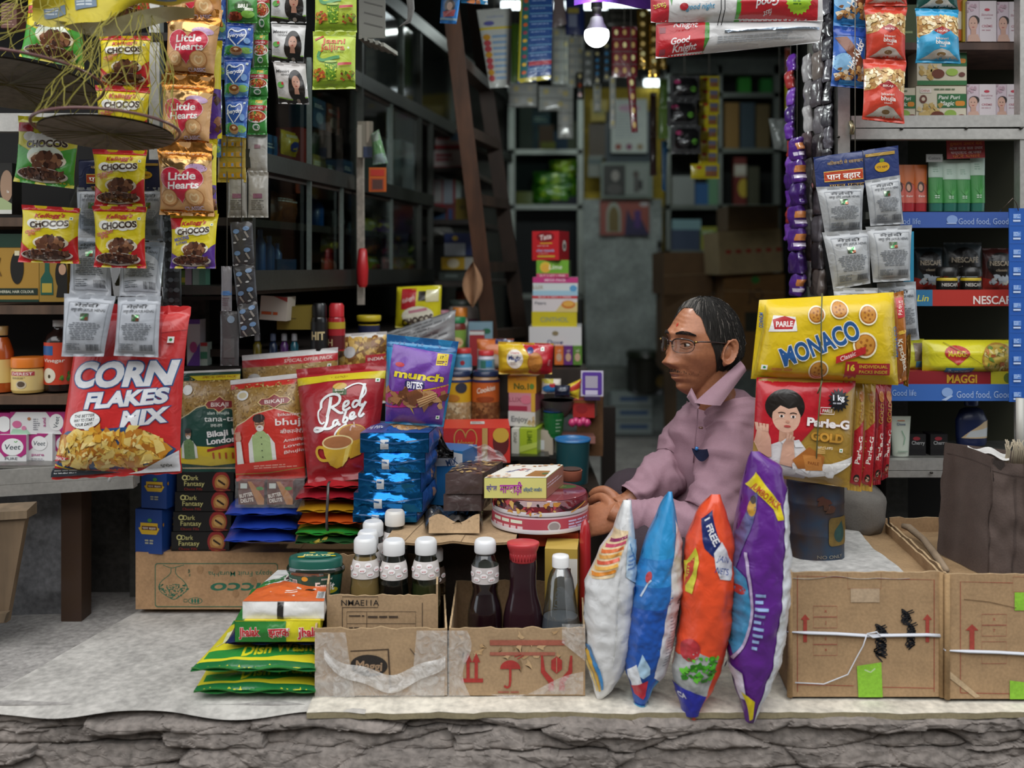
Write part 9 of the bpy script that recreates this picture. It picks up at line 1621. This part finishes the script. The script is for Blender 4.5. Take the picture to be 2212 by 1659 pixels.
def a_b4(a):
    H=a.H;a.poly([(2,H*.12),(20,H*.07),(44,H*.12),(74,H*.18),(78,H*.24),(66,H*.24),(58,H*.2),(40,H*.17)],'dcc71f');a.text('JUMBO PACK',44,H*.155,14,'b8402a',w=74,rot=38,bold=.03)
    a.poly([(80,H*.19),(100,H*.13),(100,H*.93),(70,H),(66,H*.97),(72,H*.75),(74,H*.5),(78,H*.3)],'d6d9de');a.poly([(0,H*.3),(14,H*.16),(24,H*.14),(24,H*.2),(10,H*.34),(2,H*.45),(0,H*.55)],'5a5a8a');a.ell(16,H*.2,7,18,'c99a3a');a.ell(17,H*.17,5,9,'3a2a22');a.poly([(0,H*.42),(16,H*.45),(26,H*.58),(20,H*.68),(6,H*.74),(0,H*.7)],'3a86b0');a.ell(8,H*.5,8,10,'a83a3a')
    a.stroke([(14,H*.36),(24,H*.5),(27,H*.6),(18,H*.7),(4,H*.76)],4,'b9a8c8',smooth=2)
    for i in range(9):a.lines(30,H*(.5+.024*i),52-abs(i-3)*2,H*(.512+.024*i),1,'9ab4e0',i,.9)
    a.poly([(0,H*.78),(18,H*.8),(24,H*.9),(8,H*.9)],'cfc8d4');a.poly([(14,H*.87),(46,H*.9),(46,H*.97),(30,H*.98)],'dcc71f')
bag('tall purple detergent bag with a yellow offer band, rightmost of the four',[(975,1622,1640),(1010,1616,1692),(1060,1608,1702),(1120,1600,1708),(1200,1588,1714),(1290,1584,1712),(1370,1580,1702),(1430,1576,1694),(1480,1588,1670),(1530,1606,1642),(1563,1612,1632)],2.03,'5f2586',a_b4,depth=.12)
# ================================================================ the shopkeeper
SKN=M('a2694a','skin');SHIRT=M('9a7884','shirt');TRS=M('3d3138','cloth')
per=thing('person','man in a mauve shirt and glasses sitting at the counter, looking towards the left','person',P(1500,1290,2.55))
HC=P(1512,748,2.52) # centre of the head
yaw=math.radians(-58);RZm=Matrix.Rotation(yaw,3,'Z')@Matrix.Rotation(math.radians(-3),3,'X')
def hd(x,y,z):return HC+RZm@Vector((x,y,z)) # head space: face to -y, the man's left to +x
def G(x,c,s):return math.exp(-((x-c)/s)**2)
def head_pt(x,y,z):
    """x,y,z on a unit sphere -> head surface (metres)"""
    az=math.atan2(x,-y);front=max(0,math.cos(az));s=abs(x)
    Z=z*.118;t=Z/.118
    wx=.073*(1-.10*G(t,-.75,.35)-.06*max(0,-t));
    X=x*wx;Y=y*(.088 if y<0 else .100)
    if t<-.15:
        k=(-.15-t)/.85;X*=1-.36*k*(.4+.6*front);
        if y>0:Y*=1-.62*k;Z+=.05*k*min(1,y*1.2)
        else:Y*=1+.14*k
        Z-=.012*k*front
    if t>.4 and y<0:Y-=-.008*(t-.4)/.6
    mid=G(X,0,.016)
    if y<0:
        d=0;ax=abs(X)
        d+=.012*G(Z,.033,.011)*G(ax,.026,.026) # brow
        d-=.014*G(Z,.005,.014)*G(ax,.032,.015) # eye sockets
        d+=.0065*G(Z,.003,.008)*G(ax,.032,.012) # eyelids
        d-=.004*G(Z,-.014,.004)*G(ax,.034,.014) # bags under the eyes
        nl=max(0,min(1,(.026-Z)/.068)) # nose
        if-.056<Z<.034:d+=(.007+.015*nl**1.1+.006*G(Z,-.038,.010))*math.exp(-abs(X/(.0100+.0105*nl))**2.6)*(1 if Z>-.043 else max(0,(Z+.056)/.013))
        d+=.013*G(Z,-.044,.009)*G(ax,.018,.008) # nostril wings
        d+=.008*G(Z,-.022,.018)*G(ax,.045,.018) # cheekbones
        d-=.006*G(Z,-.062,.022)*G(ax,.050,.014) # hollow cheeks
        d-=.0055*math.exp(-((ax-.024-(-.045-Z)*.33)/.0045)**2)*G(Z,-.062,.020) # folds beside the mouth
        d+=.010*G(Z,-.068,.020)*G(X,0,.026) # mouth mound
        d+=.004*G(Z,-.0665,.004)*G(X,0,.020)+.0065*G(Z,-.080,.005)*G(X,0,.017) # lips
        d-=.006*G(Z,-.0735,.0024)*G(X,0,.025)
        d-=.005*G(Z,-.091,.005)*G(X,0,.02)
        d+=.013*G(Z,-.106,.013)*G(X,0,.022) # chin
        for zz in(.050,.060,.071,.082):d-=.0015*G(Z+.004*math.sin(X*60),zz,.0020)*G(X,0,.045)
        d+=.0014*noise.noise(Vector((X*60,Z*60,3)))+.0007*noise.noise(Vector((X*190,Z*190,3)))
        Y-=d*min(1,-y*3)
    return Vector((X,Y,Z))
m=MB();NU,NV=120,100
def sph(u,v):
    th=2*math.pi*u;ph=math.pi*v;p=head_pt(math.sin(th)*math.sin(ph),-math.cos(th)*math.sin(ph),math.cos(ph));return hd(p.x,p.y,p.z)
m.grid(sph,NU,NV,SKN,True,True)
# neck and forearm skin belong to the same body mesh
def loft(mb,rings,mat,n=28,wr=0,seed=0,cap=True):
    """rings: (centre, half width vector, half depth vector)"""
    vs=[];k=len(rings)
    for i,(c,a,b)in enumerate(rings):
        for j in range(n):
            t=2*math.pi*j/n;p=Vector(c)+Vector(a)*math.cos(t)+Vector(b)*math.sin(t)
            if wr:
                nn=(p-Vector(c)).normalized();rd=(1-abs(noise.noise(Vector((p.x*9+p.z*7+seed,p.y*6,p.z*9-p.x*8)))))**4;r2=(1-abs(noise.noise(Vector((p.x*21-p.z*12+seed,p.y*12,p.z*17+p.x*11)))))**3
                p=p+nn*wr*(rd*.9+.5*r2-.7+.6*noise.noise(Vector((p.x*7+seed,p.y*7,p.z*6))))
            vs.append(p)
    fs=[(i*n+j,i*n+(j+1)%n,(i+1)*n+(j+1)%n,(i+1)*n+j)for i in range(k-1)for j in range(n)]
    if cap:fs+=[tuple(range(n))[::-1],tuple((k-1)*n+j for j in range(n))]
    mb.add(vs,fs,mat,True)
def smooth_path(pts,n): # Catmull-Rom through (position, radius) keys
    out=[];P_=[pts[0]]+list(pts)+[pts[-1]]
    for i in range(1,len(P_)-2):
        for k in range(n):
            t=k/n;r=[]
            for a,b,c,d in zip(*[tuple(q[0])+tuple(q[1:])for q in P_[i-1:i+3]]):
                r.append(.5*(2*b+(c-a)*t+(2*a-5*b+4*c-d)*t*t+(3*b-a-3*c+d)*t**3))
            out.append((Vector(r[:3]),)+tuple(r[3:]))
    out.append((Vector(pts[-1][0]),)+tuple(pts[-1][1:]));return out
def limb(mb,keys,mat,n=20,sub=6,wr=0,seed=0,flat=1.0,cap=True,fold=0):
    pts=smooth_path(keys,sub);rings=[];prev=None
    for i,q in enumerate(pts):
        c,r=q[0],q[1];t=(pts[min(i+1,len(pts)-1)][0]-pts[max(i-1,0)][0]).normalized()
        x=t.cross(Vector((0,0,1)))if prev is None else prev-t*prev.dot(t)
        if x.length<1e-4:x=Vector((1,0,0))
        x.normalize();prev=x;y=t.cross(x);rr=r*(1+fold*math.sin(i*1.9+seed)*(.5+.5*math.sin(i*.7)))
        rings.append((c,x*rr,y*rr*flat))
    loft(mb,rings,mat,n,wr,seed,cap)
nk=[(hd(0,.030,-.05),.058),(hd(0,.035,-.10),.056),(P(1545,870,2.54),.058),(P(1560,930,2.57),.06)]
limb(m,nk,SKN,24,5)
wristL,wristR=P(1338,1112,2.40),P(1352,1088,2.50)
limb(m,[(P(1372,1118,2.405),.029),(wristL,.029),(P(1322,1104,2.405),.031)],SKN,20,6,flat=.8)
limb(m,[(P(1366,1080,2.502),.029),(wristR,.029),(P(1330,1096,2.49),.03)],SKN,20,6,flat=.8)
def hand(c,fwd,side,up,s=1.0):
    """palm lofted from wrist to knuckles, five bent fingers rooted in it"""
    f,sd,u=fwd.normalized(),side.normalized(),up.normalized();rings=[]
    for t,w,h in((-.02,.028,.022),(0,.031,.021),(.025,.038,.019),(.05,.041,.017),(.075,.040,.015),(.088,.036,.011)):rings.append((c+f*t*s,sd*w*s,u*h*s))
    loft(m,rings,SKN,18)
    for k,(o,L,r)in enumerate(((-.030,.066,.0092),(-.010,.076,.0096),(.011,.072,.0094),(.030,.056,.0082))):
        b=c+f*.078*s+sd*o*s;d1=(f-u*.35+sd*o*2).normalized();p1=b+d1*L*.46*s;d2=(f*.55-u*.85).normalized();p2=p1+d2*L*.32*s;d3=(f*.1-u).normalized();p3=p2+d3*L*.26*s
        limb(m,[(b-f*.012,r*1.1),(b,r*1.08),(p1,r*1.04),(p2,r*.92),(p3,r*.7)],SKN,12,4)
    b=c+f*.022*s-sd*.030*s;p1=b+(f*.6-sd*.75-u*.2).normalized()*.034*s;p2=p1+(f*.9-sd*.15-u*.35).normalized()*.03*s;p3=p2+(f*.8-u*.5+sd*.2).normalized()*.022*s
    limb(m,[(b+sd*.008,.015),(b,.0145),(p1,.0115),(p2,.0105),(p3,.0075)],SKN,12,5)
def hand2(c,f,sd0,s):
    f=f.normalized();sd=(sd0-f*sd0.dot(f)).normalized();u=f.cross(sd)
    hand(c,f,sd,u if u.y<0 else-u,s)
hand2(P(1340,1110,2.402),Vector((-.80,.28,-.28)),Vector((.1,-.55,-.8)),.98)
hand2(P(1346,1090,2.50),Vector((-.75,.05,-.2)),Vector((.0,-.4,-.9)),.85)
# ears
for sx in(1,-1):
    def ear(u,v,sx=sx):
        a=math.pi*2*u;r=v;ex=.020*math.cos(a)*r;ez=.035*math.sin(a)*r;rim=.006*math.exp(-((r-.86)/.14)**2)-.004*math.exp(-((r-.55)/.2)**2)
        return hd(sx*(.085+.004*r+rim*1.3+.006*(ex/.02)),.016+ex+.012*r*(ez/.035),-.010+ez*(1.05 if ez>0 else .9))
    m.grid(ear,26,9,SKN,True,True);m.grid(lambda u,v:ear(u,v)if v>.99 else ear(u,v)*1.0-RZm@Vector((sx*.016*(1-v*v),0,0)),26,6,SKN,True,True)
    limb(m,[(hd(sx*.085,.012,.018),.004),(hd(sx*.088,.024,.014),.0042),(hd(sx*.090,.031,-.004),.004),(hd(sx*.086,.022,-.03),.005),(hd(sx*.078,.006,-.040),.006)],SKN,8,4)
limb(m,[(P(1560,915,2.59),.05),(P(1568,960,2.60),.10),(P(1566,1070,2.61),.11),(P(1578,1200,2.61),.10)],SKN,20,4)
limb(m,[(P(1572,930,2.58),.05),(P(1594,935,2.48),.05),(P(1560,1070,2.405),.045),(P(1538,1126,2.39),.045),(P(1450,1130,2.395),.034),(P(1372,1118,2.405),.028),(wristL,.027)],SKN,16,5)
limb(m,[(P(1560,930,2.60),.05),(P(1488,965,2.60),.045),(P(1464,1010,2.58),.042),(P(1400,1050,2.52),.032),(P(1366,1080,2.503),.028),(wristR,.027)],SKN,16,5)
body=m.build('body',per)
rm=body.modifiers.new('one_skin','REMESH');rm.mode='VOXEL';rm.voxel_size=.0022;rm.use_smooth_shade=True
sm_=body.modifiers.new('smooth','SMOOTH');sm_.iterations=3;sm_.factor=.5
bpy.context.view_layer.update();dg=bpy.context.evaluated_depsgraph_get();nm=bpy.data.meshes.new_from_object(body.evaluated_get(dg));body.modifiers.clear();body.data=nm
for pl in nm.polygons:pl.use_smooth=True
if not nm.materials:nm.materials.append(SKN)
def onface(x,z,lift=0):
    """point on the front of the face at head-space x, z"""
    best=None
    for i in range(200):
        pass
    z0=min(.99,max(-.99,z/.118))
    lo=head_pt
    # march the sphere angle until the mapped point has the wanted x
    a0,a1=0.0,1.35
    zz=z0
    for it in range(26):
        a=(a0+a1)/2;ph=math.acos(max(-1,min(1,zz)));q=lo(math.sin(a)*math.sin(ph)*(1 if x>=0 else-1),-math.cos(a)*math.sin(ph),zz)
        if abs(q.x)<abs(x):a0=a
        else:a1=a
    return hd(q.x,q.y-lift,q.z+(z-q.z))
# eyes, brows, moustache stubble, mark on the brow
for sx in(1,-1):
    m=MB();c=onface(sx*.031,.004,-.0015);m.grid(lambda u,v:c+RZm@Vector((.0095*math.cos(2*math.pi*u)*math.sin(math.pi*v*.5),-.004*math.cos(math.pi*v*.5),.0042*math.sin(2*math.pi*u)*math.sin(math.pi*v*.5))),18,6,M('d8cfc8','gloss'),True,True)
    c2=c+RZm@Vector((-.003,-.0042,0));m.grid(lambda u,v:c2+RZm@Vector((.0055*v*math.cos(2*math.pi*u),-.0006,.0040*v*math.sin(2*math.pi*u))),14,2,M('1d120e','gloss'),True,True)
    m.build('eye',per)
    m=MB();m.tube([onface(sx*(.031+.013*math.cos(a)),.0045+.0075*math.sin(a),.0012)for a in[math.pi*k/8 for k in range(9)]],[.0012,.002,.0026,.003,.003,.003,.0026,.002,.0012],SKN,8);m.tube([onface(sx*(.031+.013*math.cos(a)),.002+.006*math.sin(a),.0006)for a in[-math.pi*k/8 for k in range(9)]],.0014,SKN,8);m.build('eyelid',per)
    m=MB();rb=random.Random(4)
    for k in range(420):
        t=rb.random();w=.0032*(.35+math.sin(.3+2.6*t));z=.031+.006*math.sin(t*2.6)-.004*t+rb.uniform(-w,w);p=onface(sx*(.012+.038*t),z,.0003);m.tube([p,p+RZm@Vector((sx*.006,.0004,.0014-.003*t))],.0003,M('231a16','matte'),3,False)
    m.build('eyebrow',per)
m=MB();r_=random.Random(2)
for i in range(260):
    x=r_.gauss(0,.017);z=-.059+r_.gauss(0,.003)-abs(x)*.15;p=onface(x,z,.0004);m.tube([p,p+RZm@Vector((x*.05,-.0008,-.0022))],.0004,M('2c211c','matte'),3,False)
for i in range(260):
    x=r_.uniform(-.052,.052);z=r_.uniform(-.115,-.075);p=onface(x,z,.0002);m.tube([p,p+RZm@Vector((0,-.0008,-.0014))],.00038,M('8a7468','matte'),3,False)
m.build('moustache',per)
m=MB();c=onface(0,.052,.0012);m.grid(lambda u,v:onface(.0032*v*math.cos(2*math.pi*u),.053+.005*v*math.sin(2*math.pi*u),.0012),10,2,M('b5331c','matte'),True,True);m.build('forehead_mark',per)
# lips tint
m=MB();m.grid(lambda u,v:onface(-.026+.052*u,-.0735+(.0065-.014*v)*max(0,math.sin(math.pi*u))**.6-.005*abs(2*u-1)**2,.0007),20,6,M('7a4a40','skin'));m.build('lips',per)
# hair: scalp shell with strands swept back, grey at the front
def hairline(az): # lowest polar angle of hair by azimuth (0 = face front)
    a=abs(az)
    return .62 if a<.35 else(.62+(a-.35)*.55 if a<.9 else(.93+(a-.9)*1.55 if a<1.5 else min(2.45,1.86+(a-1.5)*1.35)))
m=MB();HBK=M('17130f','hair');HGR=M('77706a','hair')
def hair(u,v,lift=.006):
    az=2*math.pi*u-math.pi;ph=max(.02,v)*hairline(az);q=head_pt(math.sin(az)*math.sin(ph),-math.cos(az)*math.sin(ph),math.cos(ph));n=Vector((q.x/.073,q.y/.1,q.z/.118)).normalized()
    k=lift*(1-.75*max(0,(v-.8)/.2))+.0016*noise.noise(Vector((az*26,v*2.4,1)))+.016*max(0,min(1,(abs(az)-1.75)/.5))*math.sin(min(1,v)*math.pi*.8)
    q=q+n*k;return hd(q.x,q.y,q.z)
m.grid(hair,150,40,HBK,True,True)
r_=random.Random(7)
for i in range(2200):
    az=r_.uniform(-math.pi,math.pi);v0=r_.uniform(.35,1.0);top=abs(az)<.75
    def q(v,s=0):return hair((az+s+math.pi)/(2*math.pi),v,.0085+r_.uniform(-.001,.0015))
    if top:pts=[q(1.02-.0*v0),q(.72,.03),q(.45,.06)];g=r_.random()<(.55 if az<.1 else .3)
    else:pts=[q(max(.1,v0-.4)),q(v0-.2,.05*(1 if az>0 else-1)),q(min(1.02,v0+.02),.09*(1 if az>0 else-1))];g=r_.random()<.05
    m.tube(pts,[.0004,.0007,.0002],HGR if g else HBK,3,False)
m.build('hair',per)
# glasses
m=MB();FRM=M('2a1a16','gloss');GLD=M('a88a52','steel')
gz=.005;gy=-.100
def gp(x,z):return hd(x,gy+.034*(abs(x)/.07)**2,gz+z)
for sx in(1,-1):
    ring=[]
    for i in range(33):
        a=2*math.pi*i/32;x=sx*(.034+.027*math.copysign(abs(math.cos(a))**.75,math.cos(a)));z=.020*math.copysign(abs(math.sin(a))**.8,math.sin(a))*(1 if math.sin(a)<0 else .72);ring.append(gp(x,z))
    m.tube(ring[:17],.0019,FRM,7);m.tube(ring[16:],.0008,FRM,6)
    m.tube([gp(sx*.061,.006),hd(sx*.073,gy+.032,gz+.010),hd(sx*.079,-.03,gz+.010),hd(sx*.081,.012,gz+.008),hd(sx*.078,.03,gz-.008)],.0019,FRM,7)
    m.tube([gp(sx*.061,.008),hd(sx*.069,gy+.026,gz+.009)],.0028,GLD,7)
    m.tube([gp(sx*.009,-.004),hd(sx*.009,gy+.012,gz-.006)],.0012,GLD,6)
m.tube([gp(-.008,.006),hd(0,gy-.002,gz+.008),gp(.008,.006)],.0018,FRM,7);fr=m.build('glasses',per)
for sx in(1,-1):
    m=MB();m.grid(lambda u,v:gp(sx*(.034+.0265*(v)*math.copysign(abs(math.cos(2*math.pi*u))**.75,math.cos(2*math.pi*u))),.0195*v*math.copysign(abs(math.sin(2*math.pi*u))**.8,math.sin(2*math.pi*u))*(1 if math.sin(2*math.pi*u)<0 else .72)),28,3,glass('f0f0f0',.05,'lens'),True,True);o=m.build('lens',fr,ORG[per.name]);
# shirt: torso, sleeves, collar, pocket
m=MB()
def ring(px,py,d,w,dep,ang=0):
    c=P(px,py,d);a=math.radians(ang);return(c,Vector((w*math.cos(a),w*math.sin(a),0)),Vector((-dep*math.sin(a),dep*math.cos(a),0)))
R1=[ring(1570,843,2.565,.05,.045),ring(1572,866,2.565,.092,.075),ring(1572,896,2.57,.135,.10),ring(1574,930,2.58,.150,.12),ring(1570,1000,2.59,.150,.135),ring(1566,1070,2.60,.150,.14),ring(1574,1140,2.61,.152,.145),ring(1580,1220,2.61,.155,.15)]
sm=[]
for i in range(len(R1)-1):
    for k in range(5):t=k/5;sm.append(tuple(R1[i][q]*(1-t)+R1[i+1][q]*t for q in range(3)))
loft(m,sm+[R1[-1]],SHIRT,60,.014,3)
# near sleeve: shoulder, elbow, rolled down to the wrist
limb(m,[(P(1588,882,2.50),.074),(P(1598,935,2.47),.082),(P(1582,1005,2.43),.080),(P(1560,1075,2.40),.078),(P(1538,1128,2.385),.076),(P(1500,1142,2.385),.064),(P(1450,1132,2.39),.054),(P(1400,1122,2.395),.047),(P(1362,1116,2.40),.041),(P(1348,1113,2.40),.039)],SHIRT,40,10,.017,1,cap=False,fold=.03)
limb(m,[(P(1532,905,2.60),.075),(P(1488,960,2.60),.068),(P(1464,1010,2.58),.062),(P(1430,1030,2.55),.056),(P(1396,1052,2.52),.048),(P(1366,1078,2.505),.042)],SHIRT,40,10,.017,9,cap=False,fold=.035)
shirt=m.build('shirt',per)
m=MB()
def collar(a,b,c,d,th=.004):
    m.grid(lambda u,v:(a*(1-u)+b*u)*(1-v)+(d*(1-u)+c*u)*v+Vector((0,-.012*math.sin(math.pi*v)-.002,0)),10,8,M('9a7a86','shirt'));m.grid(lambda u,v:(a*(1-u)+b*u)*(1-v)+(d*(1-u)+c*u)*v+Vector((0,.004,0)),10,8,M('9a7a86','shirt'))
collar(P(1500,870,2.40),P(1600,780,2.48),P(1612,800,2.47),P(1556,876,2.395));collar(P(1494,838,2.44),P(1512,874,2.41),P(1502,884,2.41),P(1484,858,2.44))
m.build('collar',per)
m=MB();m.tube([P(1508,876,2.45),P(1506,905,2.437),P(1502,950,2.432),P(1498,1000,2.437)],.0016,M('8a6a76','shirt'),6,flat=.5);m.build('button_placket',per)
m=MB();m.lathe(P(1514,924,2.425),[(.0005,-.002),(.0055,-.002),(.0055,.002),(.0005,.002)],M('6a4a3a','gloss'),12);m.build('button',per)
m=MB();m.grid(lambda u,v:P(1494+(42-6*v)*u+4*v,968+3*math.sin(u*3)+26*v*math.sin(math.pi*(.15+.7*u)),2.395-.006*math.sin(math.pi*u)),10,6,M('141c3a','cloth'));m.tube([P(1504,972,2.39),P(1506,966,2.388)],.004,M('2a7ac0','gloss'),8);m.build('shirt_pocket',per)
# trousers: lap, folded legs
m=MB()
limb(m,[(P(1600,1215,2.56),.13),(P(1530,1205,2.46),.098),(P(1450,1190,2.40),.088),(P(1400,1178,2.40),.080),(P(1362,1200,2.45),.07),(P(1380,1260,2.52),.06)],TRS,26,7,.005,4)
limb(m,[(P(1590,1190,2.66),.12),(P(1480,1120,2.68),.095),(P(1400,1085,2.68),.085),(P(1352,1078,2.70),.074),(P(1345,1140,2.72),.062),(P(1350,1230,2.74),.05)],TRS,26,7,.005,14)
m.build('trousers',per)
st_=thing('wooden_stool','low dark wooden seat under the man, hidden behind the detergent bags','stool',P(1575,1290,2.6))
mb=MB();a=P(1575,1290,2.6);mb.box((a.x-.16,2.44,.70),(a.x+.16,2.76,.725),M('3a2a1e','wood'));mb.build('seat',st_)
for sx in(-.14,.14):
    for sy in(2.46,2.74):mb=MB();mb.box((a.x+sx-.015,sy-.015,Z0),(a.x+sx+.015,sy+.015,.70),M('3a2a1e','wood'));mb.build('leg',st_)
